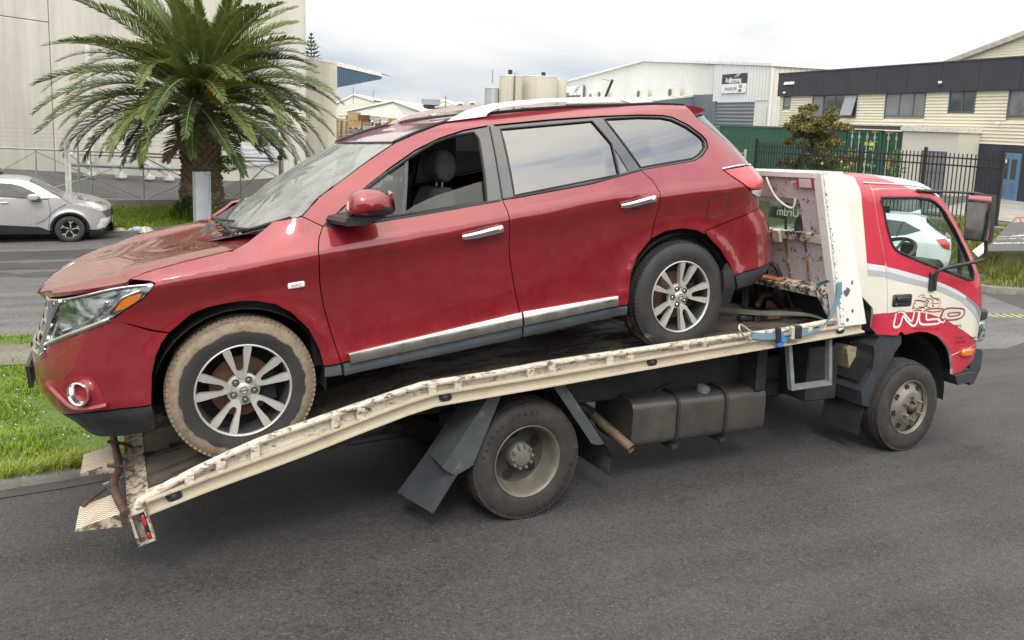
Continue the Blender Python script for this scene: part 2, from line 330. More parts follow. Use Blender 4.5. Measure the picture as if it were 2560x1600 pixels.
def inset(poly, d):
    n = len(poly); out = []; A = sum(poly[i][0] * poly[(i+1) % n][1] - poly[(i+1) % n][0] * poly[i][1] for i in range(n)); sg = 1 if A > 0 else -1
    for i in range(n):
        p = np.array(poly[i-1]); q = np.array(poly[i]); r = np.array(poly[(i+1) % n])
        a = q - p; b = r - q; a = a / (np.linalg.norm(a) + 1e-9); b = b / (np.linalg.norm(b) + 1e-9)
        nv = np.array([-(a + b)[1], (a + b)[0]]); nv = nv / (np.linalg.norm(nv) + 1e-9) * sg; c = max(.5, float(np.dot(np.array([-a[1], a[0]]) * sg, nv)))
        out.append(tuple(q + nv * d / c))
    return out
def panel_mesh(name, poly, holes=(), h=.045, gap=.003, depth=.02, off=0., Y=sideY, N=sideN, loc=L, fine=()):
    poly = inset(poly, gap) if gap else list(poly)
    loops = [[Vector((p[0], p[1], 0)) for p in poly]] + [[Vector((p[0], p[1], 0)) for p in q] for q in holes]
    flat = [p for l in loops for p in l]
    bm = bmesh.new(); vs = [bm.verts.new(p) for p in flat]
    for t in tessellate_polygon(loops):
        if len({*t}) == 3:
            try: bm.faces.new([vs[i] for i in t])
            except ValueError: pass
    lo = np.min([(p.x, p.y) for p in flat], 0); hi = np.max([(p.x, p.y) for p in flat], 0)
    for ax in (0, 1):
        cuts = list(np.arange(math.ceil(lo[ax] / h) * h, hi[ax], h))
        if ax == 0: cuts += [c for c in fine if lo[0] < c < hi[0]]
        for c in cuts:
            co = [0, 0, 0]; co[ax] = c; no = [0, 0, 0]; no[ax] = 1
            bmesh.ops.bisect_plane(bm, geom=bm.verts[:] + bm.edges[:] + bm.faces[:], dist=1e-5, plane_co=co, plane_no=no)
    bm.normal_update()
    for f in bm.faces:
        if f.normal.z < 0: f.normal_flip()
    bm.verts.index_update(); co = np.array([v.co[:2] for v in bm.verts]); nv = N(co[:, 0], co[:, 1]); y = Y(co[:, 0], co[:, 1])
    P = np.stack([co[:, 0], y, co[:, 1]], 1) - nv * off
    faces = [[v.index for v in f.verts] for f in bm.faces]
    V = [loc(*p) for p in P]; NN = [tuple(n) for n in nv]
    if depth:
        for e in bm.edges:
            if len(e.link_faces) == 1:
                f = e.link_faces[0]; a, b = e.verts; i = [v.index for v in f.verts]
                if i[(i.index(a.index) + 1) % len(i)] != b.index: a, b = b, a
                ia, ib = a.index, b.index; d = (b.co - a.co); nd = Vector((d.y, 0, -d.x)).normalized() if d.length else Vector((1, 0, 0)); k = len(V)
                q = [P[ia], P[ib], P[ib] - nv[ib] * depth, P[ia] - nv[ia] * depth]
                V += [loc(*p) for p in q]; NN += [tuple(nd)] * 4; faces.append([k + 1, k, k + 3, k + 2])
    bm.free()
    me = bpy.data.meshes.new(name); me.from_pydata(V, [], faces); me.update()
    me.polygons.foreach_set('use_smooth', [True] * len(me.polygons)); me.normals_split_custom_set_from_vertices(NN)
    return me
def mirrored(me, name):
    """the same pressing for the other side of the car"""
    m2 = bpy.data.meshes.new(name); n = len(me.vertices); co = np.empty(n * 3); me.vertices.foreach_get('co', co); co = co.reshape(-1, 3); co[:, 1] *= -1
    m2.from_pydata(co.tolist(), [], [list(p.vertices)[::-1] for p in me.polygons]); m2.update()
    m2.polygons.foreach_set('use_smooth', [True] * len(m2.polygons)); m2.set_sharp_from_angle(angle=math.radians(40))
    for m in me.materials: m2.materials.append(m)
    m2.polygons.foreach_set('material_index', [p.material_index for p in me.polygons])
    return m2
def panel(name, poly, mat, mirror=True, parent=None, **kw):
    me = panel_mesh(name, poly, **kw); me.materials.append(mat); o = link(name, me, parent or suv)
    if mirror: link(name, mirrored(me, name), parent or suv)
    return o
def both(o, parent=None):
    link(o.name.split('.')[0], mirrored(o.data, o.data.name), parent or o.parent); return o
fs_ = [-.78, -.80, -.82, -.84, -.86, -.87, -.88, -.89, -.90, -.91, -.92, -.93, -.94, -.95, -.96, -.97, -.98, -.985, -.99, -1.0, -1.005, -1.01]
bs_ = [3.62, 3.68, 3.72, 3.76, 3.79, 3.82, 3.84, 3.86, 3.88, 3.90, 3.92, 3.935, 3.95, 3.96, 3.97]
fe = lambda z: float(herm(FE_Z, FE_S, z)); re_ = lambda z: float(herm(RE_Z, RE_S, z))
HG = [(-.46, .668), (-.396, .689), (-.334, .701), (-.201, .718), (-.008, .737), (.058, .746), (.125, .772), (.215, .822)]
ARCHF = [(-.446, .030), (-.423, .18), (-.393, .272), (-.361, .329), (-.319, .377), (-.206, .452), (-.126, .474), (-.034, .479), (.051, .477), (.122, .464), (.213, .430), (.288, .371), (.364, .272), (.409, .151), (.422, .05)]
ARCHR = [(2.432, .036), (2.459, .141), (2.487, .241), (2.556, .347), (2.676, .439), (2.797, .472), (2.941, .471), (3.053, .443), (3.129, .402), (3.171, .367), (3.255, .278), (3.316, .173), (3.347, .085)]
GAPF = [(.521, .807), (.487, .749), (.469, .687), (.465, .608), (.460, .498), (.467, .37), (.488, .222), (.517, .063), (.521, .045)]
SPLIT = [(1.615, .823), (1.628, .754), (1.624, .647), (1.620, .47), (1.635, .279), (1.651, .133), (1.659, .045)]
RGAP = [(2.660, .897), (2.731, .818), (2.752, .745), (2.751, .681), (2.719, .567), (2.676, .439)]
DLO_UP = [(.521, .807), (.654, .893), (.817, .994), (.982, 1.083), (1.156, 1.165), (1.327, 1.221), (1.5, 1.256), (1.683, 1.272), (2.1, 1.276), (2.498, 1.270), (2.8, 1.258), (3.0, 1.240), (3.072, 1.222), (3.18, 1.160), (3.27, 1.08), (3.292, 1.04), (3.279, .990), (3.208, .940), (3.132, .915)]
BELT = [(3.132, .915), (2.660, .897), (2.244, .854), (1.702, .828), (1.615, .820), (.9, .797), (.738, .793), (.521, .807)]
HLB = [(-.352, .640), (-.372, .611), (-.413, .571), (-.505, .516), (-.565, .480)]                 # headlight rear edge
panel('front_fender', HG + [(.27, .86), (.420, .872)] + GAPF + ARCHF[::-1][:-4] + [(-.40, .405), (-.565, .480)] + HLB[::-1] + [(-.367, .652)], RED)
fd = panel('front_door', GAPF + SPLIT[::-1] + [(.9, .793), (.738, .789)], RED)
rd = panel('rear_door', SPLIT + ARCHR[:5] + RGAP[::-1] + [(2.244, .850), (1.702, .824)], RED)
TL = [(3.46, .832), (3.343, .828), (3.417, .761), (3.511, .689), (3.57, .635), (3.655, .600), (3.76, .585)]
panel('body_side', [(.420, .872), (.536, .962), (.689, 1.042), (.852, 1.127), (1.044, 1.216), (1.2, 1.262), (1.359, 1.300), (1.537, 1.326), (1.751, 1.340), (2.186, 1.344), (2.546, 1.335), (2.822, 1.324), (3.001, 1.318), (3.25, 1.296),
      (3.299, 1.210), (3.366, 1.145), (3.447, 1.081), (3.546, 1.010), (3.64, .93), (3.75, .836)] + TL + [(3.80, .565), (re_(.52) - .01, .524), (3.583, .504), (3.35, .465), (3.129, .427), (3.129, .402), (3.053, .443), (2.941, .471), (2.797, .472)] + RGAP[::-1] + DLO_UP[::-1], RED, fine=bs_)
panel('front_bumper', [(-.565, .480), (-.581, .472), (-.669, .436), (-.80, .382), (-.91, .318), (-.955, .275), (fe(.262), .262), (fe(.2), .2), (fe(.13), .13), (fe(.065), .065), (fe(0), 0), (fe(-.06), -.06), (-.88, -.045), (-.80, -.01), (-.73, .008), (-.608, .021)] + ARCHF[:5] + [(-.40, .400)], RED, h=.03, fine=fs_)
panel('bumper_lip', [(-.446, .028), (-.608, .017), (-.73, .004), (-.80, -.014), (-.88, -.049), (fe(-.064), -.064), (fe(-.14), -.14), (fe(-.22), -.22), (fe(-.26), -.26), (-.714, -.20), (-.663, -.18), (-.539, -.155), (-.463, -.13), (-.440, -.11)], BLKPL, h=.035, fine=fs_)
panel('rear_bumper', [(3.129, .424), (3.35, .462), (3.583, .501), (re_(.52) - .012, .521)] + [(re_(z) - .001, z) for z in (.45, .38, .32, .26, .2, .15, .115)] + [(3.80, .098), (3.38, .088)] + ARCHR[::-1][:4], RED, fine=bs_, h=.04, gap=.0006)
panel('rear_bumper_trim', [(3.352, .082), (3.38, .084), (3.80, .094), (re_(.11) - .002, .110), (re_(.056) - .01, .056), (re_(-.02), -.02), (3.6, -.035), (3.37, -.02)], BLKPL, fine=bs_)
# sills
panel('sill', [(.424, .042), (.521, .040), (.524, -.026), (.418, -.014)], GREYPL, off=.004)
panel('sill', [(.528, .040), (1.654, .040), (1.652, -.040), (.528, -.030)], GREYPL, off=-.006, h=.02)
panel('sill', [(1.662, .040), (2.425, .032), (2.43, -.034), (1.66, -.040)], GREYPL, off=-.006, h=.02)
for nm, q in (('door_trim', [(.563, .086), (1.649, .111), (1.651, .052), (.567, .046)]), ('door_trim', [(1.664, .112), (2.36, .099), (2.356, .053), (1.663, .052)])):
    panel(nm, q, SATIN, off=-.026, depth=.03, h=.02, gap=0, N=lambda s, z: sideN(s, z) + np.stack([0 * s, 0 * s, np.clip((z - .078) * 14, -.5, .6)], -1), parent=suv)
# glazing
FW = [(.800, .972), (.95, 1.052), (1.094, 1.121), (1.20, 1.166), (1.30, 1.204), (1.424, 1.230), (1.565, 1.241), (1.583, 1.20), (1.54, .957), (1.515, .825), (1.0, .815), (.738, .812)]
RW = [(1.751, 1.247), (2.415, 1.247), (2.50, 1.089), (2.479, .889), (1.705, .842)]
RT = [(2.512, 1.062), (2.568, .905), (2.500, .895)]
QW = [(2.520, 1.252), (2.80, 1.244), (2.985, 1.226), (3.06, 1.206), (3.162, 1.148), (3.25, 1.072), (3.268, 1.04), (3.255, .998), (3.195, .957), (3.12, .932), (2.672, .915)]
panel('window_surround', DLO_UP + BELT[1:-1], PILLAR, holes=[FW, RW, RT, QW], off=.008, depth=.02, gap=.004)
# slim rubber edges round the openings
def densify(pts, closed, d=.06):
    out = []; n = len(pts)
    for i in range(n if closed else n - 1):
        p, q = np.array(pts[i]), np.array(pts[(i + 1) % n]); k = max(1, int(math.dist(p, q) / d)); out += [tuple(p + (q - p) * j / k) for j in range(k)]
    return out + ([] if closed else [pts[-1]])
def seal(name, pts, w, mat, off=.004, closed=True):
    c = densify(pts, closed); P = []
    for p in c:
        s, z = np.array([p[0]]), np.array([p[1]]); n = sideN(s, z)[0]; q = np.array([p[0], sideY(s, z)[0], p[1]]) - n * off; P.append(L(*q))
    m = MB(); m.tube(P, w, 5, closed=closed, caps=not closed); o = m.build(name, mat, suv); both(o)
seal('window_seal', [(p[0], p[1]) for p in FW], .008, RUBBER, .006)
seal('window_seal', RW, .006, RUBBER, .006); seal('window_seal', QW, .007, RUBBER, .006)
seal('belt_moulding', [(.56, .800), (.738, .794), (1.0, .799), (1.6, .822)], .009, RUBBER, .002, False); seal('belt_moulding', [(1.63, .826), (1.702, .830), (2.244, .855), (2.655, .897)], .009, RUBBER, .002, False)
seal('pillar_joint', [(1.683, 1.268), (1.66, 1.12), (1.64, .98), (1.620, .825)], .005, RUBBER, .004, False)
panel('door_glass', RW, TINT, off=.014, depth=0, gap=0); panel('door_glass', RT, TINT, off=.014, depth=0, gap=0); panel('quarter_window', QW, TINT, off=.014, depth=0, gap=0)
panel('window_divider', [(1.080, 1.118), (1.104, 1.126), (1.000, .812), (.974, .812)], BLKGL, off=.012, depth=.02, gap=0)
panel('door_glass', [(.800, .972), (.95, 1.052), (1.085, 1.116), (.985, .815), (.738, .812)], CLEAR, off=.02, depth=0, gap=0)
panel('door_glass', [(.98, .80), (.99, .826), (1.07, .863), (1.214, .902), (1.39, .932), (1.545, .957), (1.52, .80)], CLEAR, off=.026, depth=.005, gap=0)
# front: lamps, grille, fog lamps
HL = [(-.885, .545), (-.828, .566), (-.755, .586), (-.584, .628), (-.474, .645), (-.367, .646), (-.355, .636), (-.372, .611), (-.413, .571), (-.505, .516), (-.565, .482), (-.669, .442), (-.80, .388), (-.905, .325), (-.928, .36), (-.915, .44), (-.90, .50)]
def lamp_glass():
    m, nt, o = newmat('lamp_lens'); v = coords(nt)
    c = ramp(nt, noise(nt, coords(nt, 'Object', (3, 1, 5)), 2.4, 3, .5, 1.2), [(.38, (.03, .036, .036)), (.48, (.20, .23, .23)), (.56, (.42, .46, .46)), (.70, (.72, .75, .74))])
    b = bsdf(nt, o, c, .22, .45, 1., .02); return m
HLM = lamp_glass(); AMBER = plain('amber_lens', (.62, .17, .02), .15, var=.15, vs=20, coat=1); 
hl = panel('headlight', HL, HLM, off=.006, depth=.02, gap=.002, h=.03, fine=fs_, mirror=False)
panel('indicator', [(-.555, .512), (-.515, .572), (-.478, .593), (-.408, .602), (-.433, .563), (-.504, .524)], AMBER, off=-.002, depth=.008, parent=hl, mirror=False)
def strip(name, pts, w, mat, off=-.002, parent=None, mirror=True):
    """bright strip following the body surface"""
    c = smooth_curve(pts, 3); P = []
    for p in c:
        s, z = np.array([p[0]]), np.array([p[1]]); n = sideN(s, z)[0]; P.append(L(*(np.array([p[0], float(sideY(s, z)[0]), p[1]]) - n * off)))
    o = MB().tube(P, w, 6).build(name, mat, parent or suv)
    if mirror: both(o)
    return o
strip('lamp_trim', [(-.57, .480), (-.669, .440), (-.80, .385), (-.905, .322), (-.955, .282)], .012, CHROME, parent=hl, mirror=False)
strip('lamp_trim', [(-.84, .556), (-.755, .578), (-.584, .620), (-.474, .634), (-.385, .634)], .007, CHROME, parent=hl, mirror=False)
strip('lamp_trim', [(-.59, .495), (-.545, .545), (-.50, .585), (-.42, .612)], .006, CHROME, parent=hl, mirror=False)
strip('lamp_trim', [(-.87, .42), (-.83, .50), (-.79, .565)], .012, CHROME, parent=hl, mirror=False); strip('lamp_trim', [(-.80, .41), (-.70, .455), (-.63, .50), (-.575, .57)], .006, CHROME, parent=hl, mirror=False)
mh = copy_tree(hl, suv, {hl: []}); mh.data = mirrored(hl.data, 'headlight')
def front_pt(y, z, o=0.):
    t = (1 - max(0., 1 - max(0., y) / .95) ** 2.5) ** .4; f = fe(z); return (-.15 + t * (f + .15) - o, y, z)
m = MB(); m.grid([[L(*front_pt(y, z, -.04)) for y in np.linspace(.50, 1.4, 12).clip(0, .95).tolist()] for z in (.27, .35, .43, .54)])
gr = MB(); ys = [.45, .55, .65, .75, .85, .95]; allp = lambda z, o: [L(*front_pt(y, z, o)) for y in ys] + [L(p[0], 1.9 - p[1], p[2]) for p in [front_pt(y, z, o) for y in ys[::-1]][1:]]
gr.grid([allp(z, -.05) for z in (.26, .36, .46, .56)]); gob = gr.build('grille', DARK, suv)
for z in (.30, .36, .42, .48, .54): MB().tube(allp(z, -.01), .011, 6).build('grille_bar', CHROME, gob)
MB().tube(allp(.275, .004), .016, 6).build('grille_frame', CHROME, gob); MB().tube([L(*front_pt(.47, z, .004)) for z in (.275, .35, .43, .50, .555)], .02, 6).build('grille_frame', CHROME, gob); MB().tube([L(p[0], 1.9 - p[1], p[2]) for p in [front_pt(.47, z, .004) for z in (.275, .35, .43, .50, .555)]], .02, 6).build('grille_frame', CHROME, gob)
MB().box(L(-1.045, .77, .03), L(-1.025, 1.13, .155)).build('number_plate', BLKPL, suv)
# fog lamp pocket: flush panel with the recess's shade in its dark red, ledge below, chrome ring with a lens deep inside
fp = panel('fog_pocket', [(-.90, .150), (-.80, .182), (-.748, .200), (-.700, .194), (-.668, .152), (-.648, .07), (-.645, .048), (-.772, .034), (-.82, .075)], plain('red_shadow_side', (.20, .006, .014), .4, coat=.6), off=-.002, depth=.004, fine=fs_, mirror=True)
strip('pocket_ledge', [(-.905, .145), (-.85, .085), (-.80, .036), (-.74, .030), (-.640, .048)], .016, RED, off=-.006, parent=suv)
fc = np.array([-.752, float(sideY(np.array([-.752]), np.array([.112]))[0]), .112]); fn = sideN(np.array([-.752]), np.array([.112]))[0]; fn = (fn + np.array([-.15, -.3, 0])); fn /= np.linalg.norm(fn)
fg = MB().lathe([(-.02, .046), (.022, .064), (.032, .062), (.034, .056), (.026, .050), (-.05, .034)], L(*fc), fn, 28).build('fog_light', CHROME, suv)
MB().lathe([(-.035, .0), (-.035, .038)], L(*fc), fn, 20).build('lens', plain('fog_lens', (.35, .36, .34), .1, .2, coat=1), fg); 
# bonnet, scuttle, windscreen, roof
HGL = [(-.885, .560), (-.802, .598), (-.694, .624), (-.583, .642), (-.479, .656)] + HG
def side_pt(p): return np.array([p[0], float(sideY(np.array([p[0]]), np.array([p[1]]))[0]), p[1]])
hgl3 = smooth_curve([tuple(side_pt(p)) for p in HGL[:-2]] + [(.135, .24, .750), (.222, .36, .772)], 3); hgl = [(p[0], p[2]) for p in hgl3]; NS = len(hgl)
ctr_s = lambda t: -.945 + t * (1.04); ctr = lambda s: np.interp(s, [-.945, -.92, -.86, -.74, -.617, -.457, -.218, .031, .10], [.535, .565, .608, .645, .668, .684, .704, .724, .728])
rows = []
tt = np.cumsum([0] + [math.dist(hgl[i], hgl[i+1]) for i in range(NS - 1)]); tt /= tt[-1]
for i, p in enumerate(hgl):
    a = np.array(hgl3[i]); cs = ctr_s(tt[i]); c = np.array([cs, .95, float(ctr(cs))]); row = []
    for v in np.linspace(0, 1, 17):
        w = math.sin(v * math.pi / 2); q = np.array([a[0] + (c[0] - a[0]) * w, a[1] + (c[1] - a[1]) * v, 0]); 
        q[2] = a[2] + (c[2] - a[2]) * (w ** 1.1 * (1 - tt[i]) + v * tt[i]) + .016 * math.exp(-((v - .22) / .11) ** 2) * min(1, 3 * tt[i] + .1) * min(1, 4 * (1 - tt[i])) 
        row.append(q)
    rows.append(row)
full = [[L(*q) for q in row] + [L(q[0], 1.9 - q[1], q[2]) for q in row[::-1][1:]] for row in rows]
def lip(full, d):      # folded edge under the bonnet front and sides
    edge = full[0]; side = [r[0] for r in full]; return [[p for p in edge], [(p[0] + .015, p[1], p[2] - d) for p in edge]], [[p for p in side], [(p[0], p[1] + .012, p[2] - d) for p in side]]
hm = MB().grid(full); e1, e2 = lip(full, .022); hm.grid(e1); hm.grid(e2); hm.grid([[(p[0], -p[1], p[2]) for p in r] for r in e2])
hm.build('hood', RED, suv, smooth=40)
MB().grid([[(p[0] + .03, p[1] * .97, p[2] - .035) for p in r] for r in full]).build('engine_bay_lid', DARK, suv)
WSL = smooth_curve([(.36, .868), (.425, .879), (.536, .964), (.689, 1.044), (.852, 1.129), (1.044, 1.217)], 3)
wl_ = [side_pt(p) + np.array([0, .012, .0]) for p in WSL]; cB = np.array([.11, .95, .745]); cT = np.array([.955, .95, 1.222])
W_ = []
for i, a in enumerate(wl_):
    t = i / (len(wl_) - 1); c = cB + (cT - cB) * t + np.array([0, 0, .018 * math.sin(math.pi * t)])
    W_.append([a + (c - a) * np.array([math.sin(v * math.pi / 2), v, math.sin(v * math.pi / 2)]) for v in np.linspace(0, 1, 13)])
mir = lambda row: [L(*q) for q in row] + [L(q[0], 1.9 - q[1], q[2]) for q in row[::-1][1:]]
MB().grid([mir(r) for r in W_]).build('windscreen', WSGLASS, suv, smooth=60)
MB().tube(mir(W_[0]), .012, 6).build('windscreen_seal', RUBBER, suv); MB().tube(mir(W_[-1]), .010, 6).build('windscreen_seal', RUBBER, suv)
sc_ = MB(); sc_.grid([[L(q[0] - .16 * (1 - abs(v) ** 3 * .8), q[1] if q[1] < .95 else q[1], q[2] - .03) for q, v in zip(W_[0], np.linspace(-1, 0, 13))] + [L(q[0] - .16 * (1 - abs(v) ** 3 * .8), 1.9 - q[1], q[2] - .03) for q, v in list(zip(W_[0], np.linspace(-1, 0, 13)))[::-1][1:]], [(p[0], p[1], p[2] - .012) for p in mir(W_[0])]])
sc_.build('scuttle', BLKPL, suv)
for y0, y1 in ((.42, 1.02), (.95, 1.55)):
    MB().tube([L(.17, y0, .80), L(.12, y0 + .25, .795), L(.115, y1, .785)], .010, 6).box(L(.10, y0 + .05, .775), L(.115, y1 + .05, .79)).build('wiper', BLKPL, suv)
lv = MB(); r_ = random.Random(3)
for k in range(70):
    a = r_.uniform(0, 6.28); c = L(r_.uniform(.02, .16), r_.uniform(.35, 1.5), .772 + r_.uniform(0, .012)); q = .014 + .012 * r_.random()
    lv.quad(*[(c[0] + q * math.cos(a + d) * w, c[1] + q * math.sin(a + d) * w, c[2] + r_.uniform(-.006, .01)) for d, w in ((0, 1), (1.6, .45), (3.14, 1), (4.7, .45))])
tag(lv.build('dead_leaves', plain('dead_leaf', (.16, .085, .04), .8, var=.5, vs=30), suv), kind='stuff')
RL = smooth_curve([(1.044, 1.219), (1.2, 1.265), (1.359, 1.303), (1.537, 1.329), (1.751, 1.343), (2.186, 1.347), (2.546, 1.338), (2.822, 1.327), (3.001, 1.321), (3.25, 1.297)], 3)
R_ = []
for i, p in enumerate(RL):
    a = side_pt(p) + np.array([0, .014, -.002]); t = i / (len(RL) - 1); c = np.array([.955 + t * (3.36 - .955), .95, float(np.interp(p[0], [1.044, 1.359, 1.75, 2.2, 2.8, 3.25], [1.226, 1.30, 1.345, 1.358, 1.342, 1.306]))])
    R_.append([a + (c - a) * np.array([math.sin(v * math.pi / 2), v, math.sin(v * math.pi / 2)]) for v in np.linspace(0, 1, 11)])
MB().grid([mir(r) for r in R_]).build('roof', RED, suv, smooth=60)
o = MB().tube([L(*(side_pt(p) + np.array([0, .006, .004]))) for p in RL], .011, 6).build('roof_moulding', RUBBER, suv); both(o)
# roof rails
rail = [(1.42, 1.318), (1.492, 1.345), (1.583, 1.378), (1.752, 1.406), (1.924, 1.414), (2.152, 1.414), (2.52, 1.402), (2.794, 1.384), (2.928, 1.366), (3.04, 1.318), (2.86, 1.326), (2.808, 1.342), (2.743, 1.364), (2.519, 1.377), (2.15, 1.389), (1.864, 1.381), (1.763, 1.370), (1.71, 1.348), (1.69, 1.330)]
rm = MB(); rm.prism(rail, .335, .375, lambda s, z, y: L(s, y + (z - 1.33) * .15, z)); o = rm.build('roof_rail', plain('rail_silver', (.72, .72, .72), .3, .75, var=.06), suv, smooth=50); both(o)
# rear end
panel('tail_light', [(3.343, .826), (3.46, .830), (3.60, .826), (3.75, .812), (re_(.77) - .012, .77), (re_(.71) - .004, .71), (re_(.655) - .003, .655), (3.655, .662), (3.56, .672), (3.511, .689), (3.417, .761)], None, off=-.006, depth=.02, fine=bs_, h=.03)
def lens_mat(name, c, c2):
    m, nt, o = newmat(name); wv = nt.nodes.new('ShaderNodeTexWave'); wv.bands_direction = 'Z'; wv.inputs['Scale'].default_value = 28; wv.inputs['Distortion'].default_value = .8; nt.links.new(coords(nt), wv.inputs[0])
    bsdf(nt, o, ramp(nt, wv.outputs['Fac'], [(.2, c), (.8, c2)]), .12, 0, 1., .02); return m
TLR = lens_mat('tail_red', (.50, .010, .018), (.66, .035, .045)); TLW = lens_mat('tail_clear', (.34, .32, .32), (.80, .78, .77))
for ob in COL.objects:
    if ob.name.split('.')[0] == 'tail_light': ob.data.materials.clear(); ob.data.materials.append(TLR)
panel('reversing_lens', [(3.56, .668), (3.655, .658), (re_(.65) - .003, .651), (re_(.59) - .003, .59), (3.80, .570), (3.76, .582), (3.655, .603), (3.57, .638)], TLW, off=-.004, depth=.02, fine=bs_, h=.03)
strip('tail_light_edge', [(3.335, .835), (3.46, .841), (3.60, .837), (3.74, .823)], .008, CHROME)
sp = MB(); sp.prism([(3.25, 1.297), (3.302, 1.213), (3.44, 1.226), (3.47, 1.246), (3.43, 1.264), (3.35, 1.285)], .30, 1.60, lambda s, z, y: L(s, y + (.03 if y < 1 else -.03) * (1 + 6 * max(0, s - 3.4)), z)); sp.build('spoiler', RED, suv, smooth=40)
tgz = [.115, .2, .32, .416, .512, .573, .68, .76, .824]; tw = [.824, .88, .96, 1.046, 1.126, 1.2, 1.235]
def rear_row(z, o=.0): 
    s = re_(z) - .003; y = float(sideY(np.array([s]), np.array([z]))[0]); return [L(s - o, y, z), L(s + .045 - o, y + .25, z), L(s + .06 - o, .95, z), L(s + .045 - o, 1.65 - y, z), L(s - o, 1.9 - y, z)]
MB().grid([rear_row(z) for z in tgz]).build('tailgate', RED, suv, smooth=60)
RG = glassmat('rear_glass', (.25, .30, .30), 2.0, 0., .25)
panel('rear_window', [(3.305, 1.205), (3.366, 1.145), (3.447, 1.081), (3.546, 1.010), (3.64, .93), (3.755, .838)] + [(re_(z) - .002, z) for z in (.84, .88, .96, 1.046, 1.126, 1.2, 1.22)] , RG, off=.0, depth=.0, fine=bs_, mirror=True)
MB().grid([rear_row(z) for z in tw]).build('rear_window', RG, suv, smooth=60)
# small fittings on the side
def frame_at(s, z, off=0.):
    n = sideN(np.array([s]), np.array([z]))[0]; p = np.array([s, float(sideY(np.array([s]), np.array([z]))[0]), z]) - n * off; n = Vector(n); x = Vector((1, 0, 0)); x = (x - n * x.dot(n)).normalized(); return basis(L(*p), x, n.cross(x) * -1 if n.cross(x).z < 0 else n.cross(x), n)
def handle(s0, z0, par, tilt):
    F_ = frame_at(s0, z0) @ Matrix.Rotation(tilt, 4, 'Z')
    cup = MB(); cup.lathe([(.0015, .001), (.002, .045), (.0, .054)], (0, 0, 0), (0, 0, 1), 24); me = cup.mesh('handle_cup', 40); me.transform(F_ @ Matrix.Diagonal((1., .9, 1, 1))); me.materials.append(plain('handle_cup_red', (.13, .004, .010), .35, coat=.8)); link('handle_cup', me, par)
    st = smooth_curve([(-.125, .0, .012), (-.10, .0, .026), (-.03, .003, .036), (.05, .008, .038), (.11, .010, .034), (.128, .010, .012)], 4); g = MB()
    for i in range(len(st)):
        pass
    g.tube(st, [.006 + .0135 * math.sin(math.pi * min(1, .10 + .9 * i / (len(st) - 1) * .62)) for i in range(len(st))], 10)
    me = g.mesh('handle', 60, True); me.transform(F_ @ Matrix.Diagonal((1, 1.25, .8, 1))); me.materials.append(CHROME); link('handle', me, par)
    m2 = MB().lathe([(.0, .012), (.004, .0125), (.004, .0)], (0, 0, 0), (0, 0, 1), 12).mesh('lock', 40); m2.transform(F_ @ Matrix.Translation((.112, .010, .046))); m2.materials.append(CHROME); link('handle_lock', m2, par)
handle(1.435, .650, fd, .03); handle(2.56, .698, rd, .05)
bd = MB().bbox((-.045, -.017, 0), (.045, .017, .012), .006).mesh('side_badge', 30, True); F_ = frame_at(.333, .517); bd.transform(F_); bd.materials.append(plain('badge_white', (.75, .75, .74), .25, coat=1)); sb = link('side_badge', bd, suv)
text_mesh('AWD', 'badge_lettering', plain('badge_red', (.45, .05, .05), .4), sb, F_ @ Matrix.Translation((0, 0, .0125)), .022, .0004)
fl = smooth_curve([(3.169, .640), (3.172, .662), (3.20, .668), (3.32, .668), (3.342, .655), (3.340, .60), (3.331, .545), (3.31, .527), (3.20, .510), (3.160, .520)], 3, True)
panel('fuel_flap', fl, RED, mirror=False, off=-.0025, depth=.006, gap=0); 
P = [L(*(side_pt(p) - sideN(np.array([p[0]]), np.array([p[1]]))[0] * -.001)) for p in fl]; MB().tube(P, .0035, 4, closed=True).build('fuel_flap_joint', RUBBER, suv)
panel('mud_flap', [(3.30, .18), (3.345, .10), (3.352, .0), (3.360, -.11), (3.352, -.135), (3.25, -.128), (3.262, .0), (3.262, .12)], BLKPL, off=-.004, depth=.03)
# door mirror
mm = MB(); NM = 20; prof = smooth_curve([(.618, .905), (.634, .968), (.690, .998), (.792, .990), (.846, .950), (.862, .890), (.850, .852), (.76, .850), (.661, .864), (.622, .880)], 2, True); cxz = np.mean(prof, 0); ly = [(-.065, .80, 0), (-.10, .96, 0), (-.16, 1., 0), (-.215, .93, .0), (-.245, .72, 0), (-.258, .35, 0), (-.262, .02, 0)]
ringsm = [[L(cxz[0] + (p[0] - cxz[0]) * k - .03 * ((y + .16) if y < -.16 else 0) / -.1 * .5, y, cxz[1] + (p[1] - cxz[1]) * k) for p in prof] for y, k, _ in ly]
for a in ringsm: a.append(a[0])
mir_o = mm.grid(ringsm).build('side_mirror', RED, suv, smooth=60); mm2 = mirrored(mir_o.data, 'side_mirror'); link('side_mirror', mm2, suv)
lowm = MB(); lowm.grid([[L(cxz[0] + (p[0] - cxz[0]) * k * 1.012, y * 1.004, min(cxz[1] + (p[1] - cxz[1]) * k * 1.02, .880 + .03 * (p[0] - .62) / .24)) for p in prof if p[1] < .90] for y, k, _ in ly[:-1]]).build('mirror_base', BLKPL, mir_o)
MB().prism([(.585, .842), (.60, .862), (.69, .868), (.82, .862), (.80, .835), (.70, .812), (.60, .818)], -.19, .055, lambda s, z, y: L(s + (.0 if y < 0 else -.04), y, z)).build('mirror_arm', BLKPL, mir_o, smooth=40)
MB().add([L(.852, -.235, .875), L(.852, -.085, .875), L(.858, -.085, .975), L(.858, -.225, .975)], [(0, 1, 2, 3)]).build('mirror_glass', CHROME, mir_o)
